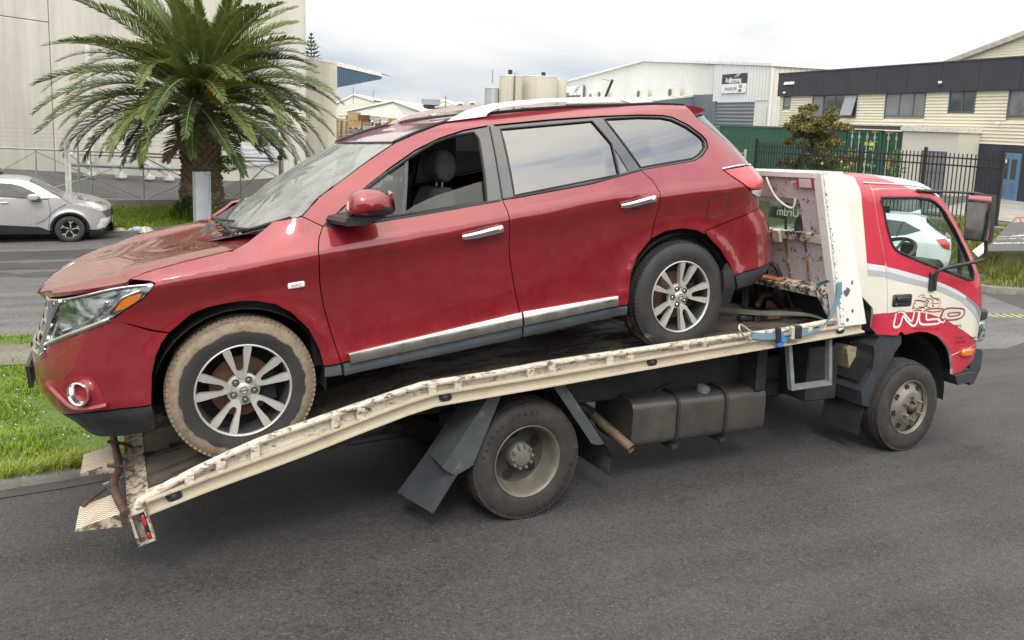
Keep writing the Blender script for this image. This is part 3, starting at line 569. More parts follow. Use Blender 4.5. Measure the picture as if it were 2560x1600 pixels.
# cabin
cab = MB(); cab.box(L(.45, .12, -.02), L(3.75, 1.78, .02)); cab.box(L(.40, .10, .02), L(.52, 1.80, .55)); cab.box(L(3.5, .15, .0), L(3.58, 1.75, .75)); cab.build('cabin_floor', DARK, suv)
MB().grid([[L(.42, .25, .70), L(.30, .95, .71), L(.42, 1.65, .70)], [L(.72, .16, .80), L(.70, .95, .84), L(.72, 1.74, .80)], [L(.86, .16, .74), L(.86, .95, .78), L(.86, 1.74, .74)], [L(.84, .16, .45), L(.84, .95, .45), L(.84, 1.74, .45)]]).build('dashboard', SEATM, suv)
MB().grid([[(p[0], p[1] * .93, p[2] - .035) for p in mir(r)] for r in R_]).build('headlining', TRIMG, suv, smooth=60)
for sgn in (0, 1):
    q = (lambda s, y, z: L(s, y, z)) if not sgn else (lambda s, y, z: L(s, 1.9 - y, z))
    for P, r in (([(1.60, .12, .80), (1.66, .22, 1.05), (1.70, .31, 1.26)], .04), ([(2.55, .14, .85), (2.5, .25, 1.05), (2.46, .34, 1.27)], .04), ([(.50, .12, .86), (.80, .20, 1.02), (1.15, .31, 1.20)], .03)): MB().tube([q(*p) for p in P], r, 6).build('pillar_trim', TRIMG, suv)
    b = MB(); b.box(q(.55, .12, .0), q(3.5, .16, .77)); b.build('door_card', SEATM, suv)
def car_seat(s, y0, y1):
    st = MB(); yc = (y0 + y1) / 2
    st.bbox(L(s - .48, y0, .22), L(s + .02, y1, .40), .05); o = st.build('seat', SEATM, suv, smooth=50)
    prof = [(s - .06, .38), (s + .10, .36), (s + .22, .84), (s + .20, .90), (s + .13, .90), (s + .07, .80)]
    bk = MB(); bk.prism(prof, y0 + .02, y1 - .02, lambda a, z, y: L(a, yc + (y - yc) * (1 if z < .8 else .78), z)); bk.build('seat_back', SEATM, o, smooth=60)
    hr = MB(); hr.lathe([(-.135, .0), (-.135, .085), (-.12, .105), (0, .112), (.12, .105), (.135, .085), (.135, .0)], (0, 0, 0), (0, 1, 0), 14); me = hr.mesh('headrest', 60, True); me.transform(Matrix.Translation(L(s + .20, yc, 1.035)) @ Matrix.Diagonal((.72, 1, 1.0, 1))); me.materials.append(SEATM); link('headrest', me, o)
    MB().tube([L(s + .19, yc - .05, .86), L(s + .20, yc - .05, .98)], .008, 6).tube([L(s + .19, yc + .05, .86), L(s + .20, yc + .05, .98)], .008, 6).build('headrest_post', CHROME, o)
car_seat(1.22, .28, .80); car_seat(1.22, 1.10, 1.62); car_seat(2.25, .22, 1.68)
sw = MB(); sw.tube([L(.98 + .09 * math.cos(t), 1.36 + .19 * math.sin(t), .80 + .17 * math.cos(t)) for t in np.linspace(0, 2 * math.pi, 25)[:-1]], .016, 6, closed=True); sw.build('steering_wheel', SEATM, suv)
# wheel housings and underbody (dark)
for c in (0., 2.9):
    for y0, y1 in ((.02, .42), (1.48, 1.88)):
        k = MB(); an = np.linspace(-.25, math.pi + .25, 18); k.grid([[L(c + .445 * math.cos(t), y, .0 + .435 * math.sin(t)) for t in an] for y in (y0, y1)]); yy = y1 if y0 < 1 else y0
        k.add([L(c, yy, 0)] + [L(c + .445 * math.cos(t), yy, .435 * math.sin(t)) for t in an], [(0, i, i + 1) for i in range(1, len(an))]); k.build('wheel_housing', DARK, suv)
und = MB(); und.box(L(-.62, .22, -.10), L(3.75, 1.78, -.06)); und.box(L(-.66, .30, -.08), L(-.45, 1.60, .42)); und.box(L(-.45, .43, -.06), L(.42, 1.47, .55)); und.box(L(.45, .05, -.05), L(2.42, .11, .70)); und.box(L(.45, 1.79, -.05), L(2.42, 1.85, .70)); und.box(L(3.36, .1, 0), L(3.70, 1.8, .55)); und.build('underbody', DARK, suv)
inn = MB(); inn.box(L(2.0, .45, -.20), L(2.4, .75, -.08)); inn.build('silencer', plain('dull_steel', (.10, .09, .08), .5, .6), suv)
# wheels
def tyre_mat(name, mud, seed):
    m, nt, o = newmat(name); v = coords(nt); sx = nt.nodes.new('ShaderNodeSeparateXYZ'); nt.links.new(v, sx.inputs[0])
    r = mathn(nt, 'SQRT', mathn(nt, 'ADD', mathn(nt, 'MULTIPLY', sx.outputs[0], sx.outputs[0]), mathn(nt, 'MULTIPLY', sx.outputs[2], sx.outputs[2])))
    n = noise(nt, v, 16 + seed, 7, .72); big = noise(nt, v, 3.1, 3)
    k = mathn(nt, 'ADD', r, mathn(nt, 'ADD', mathn(nt, 'MULTIPLY', mathn(nt, 'SUBTRACT', n, .5), .05), mathn(nt, 'MULTIPLY', mathn(nt, 'SUBTRACT', big, .5), .06)))
    base = ramp(nt, noise(nt, v, 7, 6), [(.3, (.017, .0165, .016)), (.7, (.034, .032, .030))])
    if mud:
        f = ramp(nt, k, [(mud, 0.), (mud + .004, 1.)])
        mc = ramp(nt, noise(nt, v, 22, 6, .7), [(.25, (.10, .075, .05)), (.45, (.19, .145, .10)), (.75, (.27, .21, .15))]); base = mixc(nt, f, base, mc)
        bsdf(nt, o, base, .85, bump=mathn(nt, 'ADD', mathn(nt, 'MULTIPLY', noise(nt, v, 45, 5), .6), f), bump_str=.5, bump_dist=.006)
    else:
        f = mathn(nt, 'MULTIPLY', ramp(nt, big, [(.62, 0.), (.68, 1.)]), ramp(nt, k, [(.33, 0.), (.345, 1.)])); base = mixc(nt, f, base, (.24, .18, .12))
        bsdf(nt, o, base, .72, bump=noise(nt, v, 70, 3), bump_str=.15, bump_dist=.003)
    return m
RIMF = plain('alloy_face', (.50, .49, .45), .34, .45, var=.10, vs=7, dirt=.60, dirt_c=(.36, .33, .23)); RIMD = plain('alloy_dark', (.10, .10, .095), .45, .7, dirt=.55, dirt_c=(.16, .13, .09))
RUSTD = plain('brake_rust', (.13, .065, .04), .6, .3, var=.4, vs=14)
def suv_wheel(c, y, steer, spin, mud, out=-1):
    """wheel centred on its hub; the face looks towards local -y"""
    M0 = Matrix.Translation(L(c, y, 0)) @ Matrix.Rotation(steer, 4, 'Z') @ (Matrix.Rotation(math.pi, 4, 'Z') if out > 0 else Matrix())
    w = link('wheel', None, suv); w.matrix_local = M0; w.empty_display_size = .1
    def put(name, mb, mat, sm=40):
        me = mb.mesh(name, sm, True); me.materials.append(mat); return link(name, me, w)
    R = .3815; t = MB()
    t.lathe([(.0, .247), (-.004, .262), (-.012, .285), (-.014, .315), (-.008, .345), (.006, .366), (.022, .377), (.05, R), (.10, R + .002), (.15, R), (.18, .376), (.20, .355), (.215, .31), (.20, .247)], (0, 0, 0), (0, 1, 0), 96, closed=False)
    ty = put('tyre', t, tyre_mat('tyre_rubber', mud, c), 50)
    tr = MB()
    for i in range(84):
        a = 2 * math.pi * i / 84
        for y0, y1, da in ((.008, .055, .0), (.06, .098, .5), (.104, .142, 0.), (.147, .190, .5)):
            a0 = a + da * 2 * math.pi / 84; ri = .366 if y0 < .02 or y1 > .17 else .378; Mx = Matrix.Rotation(a0, 4, 'Y'); ro = R + .005 - (.006 if y0 < .02 or y1 > .17 else 0)
            tr.add([tuple(Mx @ Vector(p)) for p in ((-.010, y0, ro), (.010, y0, ro), (.010, y1, ro), (-.010, y1, ro), (-.010, y0, ri), (.010, y0, ri), (.010, y1, ri), (-.010, y1, ri))], [(0, 1, 2, 3), (0, 4, 5, 1), (1, 5, 6, 2), (2, 6, 7, 3), (3, 7, 4, 0)])
    trd = put('tread', tr, ty.data.materials[0]); trd['kind'] = 'stuff'
    b = MB(); b.lathe([(.0, .2500), (-.006, .2490), (-.008, .2440), (-.004, .2395), (.006, .2375)], (0, 0, 0), (0, 1, 0), 80); rim = put('rim', b, RIMF)
    b = MB(); b.lathe([(.004, .2385), (.02, .232), (.09, .222), (.19, .235)], (0, 0, 0), (0, 1, 0), 64); put('rim_barrel', b, RIMD)
    f3 = lambda px, pz, e: (px, e, pz)
    for k in range(5):
        a0 = math.pi / 2 + 2 * math.pi * k / 5 + spin
        def pol(r, da): return (r * math.cos(a0) - da * math.sin(a0), r * math.sin(a0) + da * math.cos(a0))
        outer = [(.236, -.077), (.205, -.070), (.15, -.051), (.105, -.036), (.080, -.026), (.066, -.011), (.063, 0), (.066, .011), (.080, .026), (.105, .036), (.15, .051), (.205, .070), (.236, .077)]
        inner = [(.240, .037), (.222, .034), (.212, .030), (.17, .0255), (.12, .0195), (.103, .011), (.099, 0), (.103, -.011), (.12, -.0195), (.17, -.0255), (.212, -.030), (.222, -.034), (.240, -.037)]
        pl = [pol(*p) for p in outer + inner]; dish = lambda r: .010 + .016 * max(0, 1 - (r / .24)) 
        sp_ = MB(); sp_.prism(pl, 0, .03, lambda x, z, e: (x, (0.0 if e else -.004) + e + .022 * (1 - math.hypot(x, z) / .24), z)); put('spoke', sp_, RIMF, 30)
        wl2 = MB(); wl2.prism([pol(r * .995, d * .80) for r, d in inner[1:-1]], .028, .034, lambda x, z, e: (x, e + .022, z)) if False else None
        nut_a = a0 + math.pi / 5; nx, nz = .057 * math.cos(nut_a), .057 * math.sin(nut_a)
        pc = MB(); pc.lathe([(.030, .018), (.012, .0185), (.012, .013), (.034, .012)], (nx, 0, nz), (0, 1, 0), 14); pc.build
        put('nut_socket', pc, RIMD); ln = MB(); ln.lathe([(.030, .010), (.016, .0095), (.013, .006), (.013, 0)], (nx, 0, nz), (0, 1, 0), 6); put('wheel_nut', ln, CHROME, 20)
    hb = MB(); hb.lathe([(.05, .088), (.028, .086), (.022, .070), (.020, .040), (.012, .036), (.008, .030), (.007, .0)], (0, 0, 0), (0, 1, 0), 40); put('hub', hb, RIMF)
    em = MB(); em.lathe([(.007, .0215), (.0025, .021), (.0025, .0165), (.007, .016)], (0, 0, 0), (0, 1, 0), 28); em.box((-.0245, .002, -.0042), (.0245, .007, .0042)); put('hub_emblem', em, CHROME)
    bd_ = MB(); bd_.lathe([(.11, .165), (.10, .165), (.10, .07), (.06, .068), (.06, .0)], (0, 0, 0), (0, 1, 0), 40); put('brake_disc', bd_, RUSTD)
    bk_ = MB(); bk_.lathe([(.17, .23), (.17, 0)], (0, 0, 0), (0, 1, 0), 24); bk_.box((.05, .07, -.10), (.17, .13, .06)); put('brake_calliper', bk_, DARK)
    return w
suv_wheel(0., .0, -.004, math.radians(2), .318); suv_wheel(2.9, .0, 0, math.radians(-21), None)
suv_wheel(0., 1.90, -.004, .3, .33, 1); suv_wheel(2.9, 1.90, 0, 1.2, None, 1)

# ================================================================== the tilt tray truck
TB = (1.8, .97, 0.)
def LT(x, y, z): return (x - TB[0], y - TB[1], z)
M_trk = TRW @ Matrix.Translation(TB)
truck = thing('tow_truck', 'white and red tilt tray tow truck with chipped paint carrying the red suv', 'truck', M=M_trk)
TWHITE = plain('cab_white', (.66, .63, .54), .38, var=.06, vs=3, coat=.5, dirt=.62, dirt_c=(.40, .35, .25))
TROOF = plain('cab_roof_white', (.76, .75, .71), .35, var=.05, vs=3, coat=.5)
TRED = plain('cab_red', (.47, .022, .048), .36, var=.10, vs=4, coat=.6, dirt=.66, dirt_c=(.34, .12, .12))
TSIL = plain('stripe_silver', (.46, .47, .50), .35, .2, var=.07, vs=4, coat=.4); TSIL2 = plain('stripe_grey', (.27, .26, .29), .35, .2, var=.07, vs=4, coat=.4); TSIL3 = plain('stripe_light', (.66, .67, .69), .35, .1, var=.05, vs=4, coat=.4)
CHIPW = chipped('chipped_white', (.74, .73, .70), (.032, .030, .030), .685, 38, .4, rust_amt=.15)
CHIPL = chipped('chipped_lilac', (.52, .475, .485), (.016, .014, .014), .640, 30, .5, rust=(.30, .19, .12), rust_amt=.35)
CHIPR = chipped('rail_worn', (.60, .55, .46), (.12, .075, .058), .615, 48, .5, rust=(.20, .12, .08), streak=(.40, 1, 1), rust_amt=.6)
CREAM = chipped('channel_cream', (.50, .44, .33), (.07, .065, .06), .70, 8, .5, rust=(.22, .15, .09), rust_amt=.5)
FLOORM = chipped('deck_steel', (.13, .115, .09), (.05, .035, .028), .55, 5, .55, rust=(.09, .06, .045), streak=(.35, 1, 1), rust_amt=.8)
CHASS = plain('chassis_black', (.018, .018, .019), .65, var=.35, vs=7, dirt=.62, dirt_c=(.07, .06, .05)); GUARD = plain('mudguard_grey', (.055, .063, .067), .5, var=.2, vs=5, dirt=.55, dirt_c=(.16, .16, .15)); GUARD2 = plain('cab_mudguard', (.035, .04, .046), .5, var=.25, vs=6, dirt=.58, dirt_c=(.12, .11, .10))
GALV = plain('grey_steel', (.22, .24, .25), .5, .3, var=.2, vs=12, dirt=.6, dirt_c=(.2, .16, .12)); RUSTY = plain('rusty_steel', (.085, .045, .032), .65, .3, var=.5, vs=18, bump=.2, bs=120); RUSTO = plain('orange_rust', (.36, .15, .05), .8, var=.5, vs=16, bump=.2, bs=90)
# ---- deck (bent tray)
BEND = -.694
def floor_z(x): return np.where(np.asarray(x) > BEND, 1.041 + .0724 * (np.asarray(x) - 1.176), 1.041 + .0724 * (BEND - 1.176) + .2855 * (np.asarray(x) - BEND))
BX = [-2.22, -1.911, -1.483, -1.137, -.86, -.70, .091, 1.085, 2.871]; BZ = [.430, .521, .632, .735, .812, .846, .902, .978, 1.105]
PX = [-2.256, -2.20, -2.113, -1.914, -1.654, -1.143, -.896, -.767, -.361, .029, 1.072, 1.494, 1.994, 2.56]; PZ = [.480, .535, .570, .657, .751, .885, .945, .974, 1.000, 1.040, 1.106, 1.131, 1.152, 1.206]
bz = lambda x: np.interp(x, BX, BZ); pz = lambda x: np.interp(x, PX, PZ)
deck_x = sorted(set(list(np.linspace(-2.22, 2.86, 40)) + [-.70, -.86, -.78]))
def side_loft(prof, mirror):
    m = MB(); P = []
    for x in deck_x:
        P.append([LT(x, (y if not mirror else 2.04 - y), float(f(x))) for y, f in prof])
    return m.grid(P)
chan = [(-.06, lambda x: bz(x)), (-.125, lambda x: bz(x)), (-.125, lambda x: bz(x) + .010), (-.092, lambda x: bz(x) + .016), (-.092, lambda x: bz(x) + .062), (-.125, lambda x: bz(x) + .068), (-.125, lambda x: bz(x) + .080), (-.07, lambda x: bz(x) + .082)]
upper = [(-.072, lambda x: bz(x) + .080), (-.072, lambda x: np.maximum(bz(x) + .10, pz(x) - .018)), (-.03, lambda x: np.maximum(bz(x) + .10, pz(x) - .016)), (-.03, lambda x: floor_z(x) - .03)]
dk = link('deck', None, truck); dk.empty_display_size = .2
for mr in (False, True):
    side_loft(chan, mr).build('side_channel', CREAM, dk, smooth=25)
    side_loft(upper, mr).build('side_plate', CHIPR, dk, smooth=25)
    pm = MB(); pts = [LT(x, -.092 if not mr else 2.132, float(pz(x))) for x in deck_x if -2.2 < x < 2.6]; pts = [LT(-2.262, -.08 if not mr else 2.12, .455), LT(-2.245, -.09 if not mr else 2.13, .50)] + pts; pm.tube(pts, .021, 10); pm.build('rail_pipe', CHIPR, dk, smooth=60)
    stx = [-2.02, -1.87, -1.70, -1.28, -1.14, -.72, -.56, -.08, .07, .50, .66, 1.12, 1.29, 1.70, 1.86, 2.28, 2.42]
    for x in stx:
        s_ = MB(); y0, y1 = (-.120, -.070) if not mr else (2.11, 2.16); a, b = float(bz(x)) + .078, float(pz(x)) - .010
        s_.box(LT(x - .022, y0, a), LT(x + .022, y1, b)); s_.build('stake_pocket', CHIPR, dk, smooth=None)
    for x in (-2.09, -.63, .85, 2.62):
        ml = MB(); yy = -.094 if not mr else 2.134; z = float(bz(x)) + .038; ml.lathe([(0, .030), (-.012, .028), (-.014, .020), (-.010, .019), (-.019, .0)], (0, 0, 0), (0, 1, 0), 20); me = ml.mesh('marker_lamp', 40, True); me.transform(Matrix.Translation(LT(x, yy, z)) @ Matrix.Diagonal((1.35, 1 if not mr else -1, .95, 1))); me.materials.append(BLKPL); link('marker_lamp', me, dk)
fl_ = MB(); fl_.grid([[LT(x, y, float(floor_z(x))) for y in np.linspace(-.05, 2.09, 8)] for x in deck_x]); fl_.grid([[LT(x, y, float(bz(x)) + .03) for y in (-.06, 2.10)] for x in deck_x]); fl_.build('deck_floor', FLOORM, dk, smooth=30)
for x, y in ((-2.16, .60), (-2.02, .60), (-2.16, 1.2), (-2.02, 1.2)):
    MB().box(LT(x - .05, y - .012, float(floor_z(x)) - .01), LT(x + .05, y + .012, float(floor_z(x)) + .004), M=None).build('lashing_slot', DARK, dk)
ew = MB(); ew.add([LT(-2.30, -.10, .445), LT(-2.30, 2.14, .445), LT(-2.20, 2.14, float(floor_z(-2.2)) + .006), LT(-2.20, -.05, float(floor_z(-2.2)) + .006), LT(-2.30, -.10, .405), LT(-2.30, 2.14, .405), LT(-2.2, 2.14, .42), LT(-2.2, -.10, .42)], [(0, 1, 2, 3), (0, 4, 5, 1), (4, 7, 6, 5), (0, 3, 7, 4)]); ew.build('tail_edge', chipped('tail_worn', (.52, .46, .36), (.10, .08, .06), .58, 24, .6, rust_amt=.7), dk)
def tread_plate():
    m, nt, o = newmat('tread_plate'); v = coords(nt, 'Object', (1, 1, 1))
    w = nt.nodes.new('ShaderNodeTexWave'); w.bands_direction = 'X'; w.wave_profile = 'SIN'; w.inputs['Scale'].default_value = 14; w.inputs['Distortion'].default_value = 0
    sx = nt.nodes.new('ShaderNodeSeparateXYZ'); nt.links.new(v, sx.inputs[0]); tri = mathn(nt, 'PINGPONG', sx.outputs[0], .013); cmb = nt.nodes.new('ShaderNodeCombineXYZ'); nt.links.new(mathn(nt, 'ADD', sx.outputs[1], mathn(nt, 'MULTIPLY', tri, .75)), cmb.inputs[0]); nt.links.new(cmb.outputs[0], w.inputs[0])
    f = w.outputs['Fac']; c = mixc(nt, ramp(nt, f, [(.25, 1.), (.6, 0.)]), (.60, .55, .45), (.21, .14, .09)); c = mixc(nt, mathn(nt, 'MULTIPLY', ramp(nt, noise(nt, v, 9, 6), [(.5, 0.), (.68, 1.)]), .7), c, (.30, .19, .12))
    bsdf(nt, o, c, .55, bump=f, bump_str=.6, bump_dist=.004); return m
TREADM = tread_plate()
for y0, y1, zc in ((-.135, .13, 0), (.585, .885, .0)):
    tp = MB(); tp.add([LT(-2.525, y0, .420), LT(-2.515, y1, .420), LT(-2.345, y1, .468), LT(-2.335, y0, .468), LT(-2.528, y0, .408), LT(-2.518, y1, .408), LT(-2.34, y1, .41), LT(-2.325, y0, .40)], [(0, 3, 2, 1), (0, 1, 5, 4), (0, 4, 7, 3), (1, 2, 6, 5), (2, 3, 7, 6), (4, 5, 6, 7)]); tp.m = [0] + [1] * 5; tp.build('tail_flap', [TREADM, bpy.data.materials['tail_worn']], dk, smooth=None)
tb = MB(); tb.tube(smooth_curve([LT(-2.31, -.16, .475), LT(-2.345, .0, .495), LT(-2.36, .10, .505), LT(-2.358, .20, .515), LT(-2.335, .33, .515), LT(-2.345, .60, .515), LT(-2.362, .95, .51), LT(-2.345, 1.3, .51), LT(-2.34, 2.1, .50)], 4), .021, 8); tb.build('tail_bar', RUSTY, dk, smooth=60)
for y in (.36, .74): MB().tube([LT(-2.39, y, .535), LT(-2.30, y - .04, .525), LT(-2.26, y - .04, .50)], .011, 6).build('tail_bar_hook', RUSTY, dk)
ch = MB(); r_ = random.Random(5)
for k in range(12):
    t = k / 11; c = Vector(LT(-2.40 + .07 * t, .30 - .05 * t + .01 * math.sin(k * 3), .455 + .045 * t)); ch.tube([c + Vector((.011 * math.cos(a), .007 * math.sin(a) * (k % 2), .007 * math.sin(a) * ((k + 1) % 2))) for a in np.linspace(0, 2 * math.pi, 9)[:-1]], .003, 4, closed=True)
tag(ch.build('safety_chain', GALV, dk), kind='stuff')
MB().tube([LT(-2.50, .10, .432), LT(-2.475, .13, .445), LT(-2.40, .24, .452)], .009, 6).build('chain_hook', RUSTY, dk)
tl = MB(); F2 = basis(LT(-2.238, -.135, .395), (.96, 0, .27), (0, 1, 0), (-.27, 0, .96)); 
for lo, hi in (((-.040, -.03, -.085), (-.028, .05, .085)), ((.030, -.03, -.085), (.042, .05, .085)), ((-.04, -.03, -.09), (.042, .05, -.078)), ((-.04, -.03, .075), (.042, .05, .085)), ((-.04, .04, -.085), (.042, .05, .085))): tl.box(lo, hi, M=F2)
tlo = tl.build('tail_lamp_box', bpy.data.materials['tail_worn'], dk); MB().bbox((.008, -.022, -.07), (.030, .03, .06), .004, M=F2).build('lamp_unit', BLKPL, tlo); MB().bbox((.010, -.027, .0), (.026, -.02, .055), .004, M=F2).build('lamp_lens', plain('lamp_red', (.45, .03, .04), .2, coat=1), tlo); MB().bbox((.012, -.027, -.068), (.026, -.02, -.04), .004, M=F2).build('lamp_lens', plain('lamp_red2', (.45, .03, .04), .2, coat=1), tlo)
# ---- headboard
hd_ = Vector((.277897, 0, -.960611)); hup = -hd_; hn_ = Vector((.960611, 0, .277897)); HB0 = Vector((2.597, 0, 1.168))
def HB(y, h, o=0.): p = HB0 + hup * h - hn_ * o; return LT(p.x, y, p.z)      # o = towards the car
hb = link('headboard', None, truck)
pl = MB(); 
def hb_box(m, y0, y1, h0, h1, o0, o1, mi=0):
    P = [HB(y, h, o) for o in (o0, o1) for h in (h0, h1) for y in (y0, y1)]
    return m.add(P, [(0, 1, 3, 2), (4, 6, 7, 5), (0, 4, 5, 1), (2, 3, 7, 6), (0, 2, 6, 4), (1, 5, 7, 3)], mi)
def hole_wall(name, y0, y1, h0, h1, hy0, hy1, hh0, hh1, mat):
    m = MB(); out = [(y0, h0), (y1, h0), (y1, h1), (y0, h1)]; r = .035; hole = []
    for cy, chh, a0 in ((hy1 - r, hh0 + r, -90), (hy1 - r, hh1 - r, 0), (hy0 + r, hh1 - r, 90), (hy0 + r, hh0 + r, 180)):
        for k in range(4): a = math.radians(a0 + 30 * k); hole.append((cy + r * math.cos(a), chh + r * math.sin(a)))
    n = len(out); fl = out + hole; tri = tessellate_polygon([[Vector((*p, 0)) for p in out], [Vector((*p, 0)) for p in hole]])
    m.add([HB(*p, 0.) for p in fl] , [tuple(t) for t in tri]); m.add([HB(*p, -.01) for p in fl], [tuple(t) for t in tri]); k = len(hole)
    m.add([HB(*p, 0.) for p in hole] + [HB(*p, -.01) for p in hole], [(i, (i + 1) % k, k + (i + 1) % k, k + i) for i in range(k)])
    return m.build(name, mat, hb, smooth=None)
hole_wall('headboard_sheet', -.055, 2.095, .665, 1.175, .135, 1.91, .715, .985, CHIPL)
lw = MB(); hb_box(lw, -.055, 2.095, .29, .662, -.012, 0.); lw.build('lower_sheet', CHIPL, hb, smooth=None)
bk = MB(); hb_box(bk, -.055, 2.095, -.03, .288, -.05, -.04); bk.build('winch_bay_back', DARK, hb)
for y0, y1, h0, h1, o0, o1, nm, mt in ((-.075, 2.115, 1.165, 1.205, -.02, .035, 'top_rail', CHIPW), (-.055, 2.095, .655, .722, .0, .028, 'middle_rail', chipped('rail_chipped2', (.58, .53, .44), (.04, .03, .026), .575, 15, .5)), (-.055, 2.095, .262, .312, .0, .13, 'lower_rail', chipped('rail_chipped3', (.60, .55, .46), (.05, .03, .022), .57, 20, .5, rust_amt=.8)), (-.125, -.055, -.03, 1.205, -.02, .028, 'corner_post', CHIPW), (2.095, 2.165, -.03, 1.205, -.02, .028, 'corner_post', CHIPW)):
    m = MB(); hb_box(m, y0, y1, h0, h1, o0, o1); m.build(nm, mt, hb, smooth=None)
for y in (.13, .33, .75, 1.3, 1.7):
    m = MB(); hb_box(m, y - .008, y + .008, .312, .655, 0., .012); m.build('sheet_rib', chipped('rib', (.55, .49, .40), (.2, .10, .05), .52, 14, .6), hb, smooth=None)
rs = MB()
for k in range(8):
    y = .35 + k * .15 + r_.uniform(-.03, .03); h = .3155 + r_.uniform(0, .004); rs.add([HB(y, h, .01), HB(y + .17, h, .02 + .02 * r_.random()), HB(y + .15, h + .005, .12), HB(y - .02, h + .003, .11)], [(0, 1, 2, 3)])
rs.build('rust_flakes', RUSTO, hb)
m = MB(); hb_box(m, .34, .41, .63, .725, .03, .06); m.build('timber_offcut', plain('weathered_board', (.48, .40, .28), .8, var=.3, vs=14), hb, smooth=None)
m = MB(); hb_box(m, -.050, .115, 1.085, 1.160, .0, .03); lmp = m.build('work_lamp', plain('lamp_rim', (.42, .045, .05), .35, var=.1), hb, smooth=None); m = MB(); hb_box(m, -.028, .085, 1.090, 1.156, .03, .036); m.build('lens', plain('ribbed_lens', (.55, .47, .46), .25, bump=.4, bs=160), lmp, smooth=None)
cb = MB(); cb.tube(smooth_curve([HB(.40, 1.16, .05), HB(.36, 1.08, .06), HB(.31, 1.0, .06), HB(.22, .94, .06), HB(.16, .93, .05), HB(.145, 1.0, .03)], 5), .008, 6); cb.build('loose_cable', plain('cable_white', (.62, .60, .58), .5), hb)
cb = MB(); cb.tube(smooth_curve([HB(.12, 1.13, .02), HB(.16, 1.12, .03), HB(.175, 1.07, .02)], 4), .006, 6); cb.build('loose_cable', plain('cable_white2', (.60, .50, .45), .5), hb)
wg = [(2.254, 2.330), (2.456, 2.338), (2.862, 1.175), (2.592, 1.166)]
m = MB(); m.prism([(2.254, 2.330), (2.456, 2.338), (2.862, 1.175), (2.592, 1.166)], -.132, -.118, lambda x, z, y: LT(x, y, z)); m.build('side_wing', CHIPW, hb, smooth=None); m = MB(); m.prism(wg, 2.165, 2.179, lambda x, z, y: LT(x, y, z)); m.build('side_wing', CHIPW, hb, smooth=None)
m = MB(); m.prism([(2.445, 2.338), (2.456, 2.338), (2.862, 1.175), (2.85, 1.175)], -.118, -.05, lambda x, z, y: LT(x, y, z)); m.build('wing_return', CHIPW, hb, smooth=None)
gw = chipped('inner_wing', (.36, .36, .36), (.03, .03, .032), .60, 16, .5)
m = MB(); m.prism([(2.36, 1.45), (2.55, 1.45), (2.80, 1.15), (2.60, 1.14)], -.045, -.035, lambda x, z, y: LT(x + .0, y, z)); m.build('wing_lining', gw, hb, smooth=None)
# near patches of bare steel on the wing
def wing_mat():
    m, nt, o = newmat('wing_white'); v = coords(nt); sx = nt.nodes.new('ShaderNodeSeparateXYZ'); nt.links.new(v, sx.inputs[0])
    # distance from the worn rear edge of the wing
    d = mathn(nt, 'SUBTRACT', sx.outputs[0], mathn(nt, 'ADD', 2.254 - 1.8, mathn(nt, 'MULTIPLY', mathn(nt, 'SUBTRACT', 2.33, sx.outputs[2]), .290)))
    near = ramp(nt, mathn(nt, 'MULTIPLY', d, 6.), [(.0, .17), (.35, .06), (1., 0.)]); low = ramp(nt, mathn(nt, 'SUBTRACT', 2.2, sx.outputs[2]), [(.25, .0), (1., .035)])
    k = mathn(nt, 'ADD', mathn(nt, 'ADD', mathn(nt, 'MULTIPLY', noise(nt, v, 62, 6, .65, .3), .8), mathn(nt, 'MULTIPLY', noise(nt, v, 15, 3), .2)), mathn(nt, 'ADD', near, low))
    f = ramp(nt, k, [(.715, 0.), (.727, 1.)]); pc = ramp(nt, noise(nt, v, 2.5, 4), [(.3, (.70, .69, .66)), (.7, (.76, .75, .73))]); col = mixc(nt, f, pc, (.030, .028, .028)); bsdf(nt, o, col, .4, bump=mathn(nt, 'SUBTRACT', 1., f), bump_str=.3, bump_dist=.003); return m
WINGM = wing_mat()
for ob in COL.objects:
    if ob.name.split('.')[0] in ('side_wing', 'wing_return'): ob.data.materials.clear(); ob.data.materials.append(WINGM)
flk = plain('bare_steel', (.15, .15, .15), .6, .4, var=.2)
for cx_, cz_, w_, h_, sd_ in ((2.616, 1.432, .040, .036, 1), (2.662, 1.503, .013, .020, 2), (2.695, 1.283, .014, .016, 3), (2.648, 1.215, .020, .016, 4), (2.555, 1.42, .012, .01, 5)):
    q = random.Random(sd_); pg = [(cx_ + w_ * math.cos(a) * q.uniform(.6, 1.15), cz_ + h_ * math.sin(a) * q.uniform(.6, 1.15)) for a in np.linspace(0, 2 * math.pi, 12)[:-1]]
    m = MB(); m.prism(pg, -.134, -.1325, lambda x, z, y: LT(x, y, z)); m.build('paint_flake', flk, hb, smooth=None)
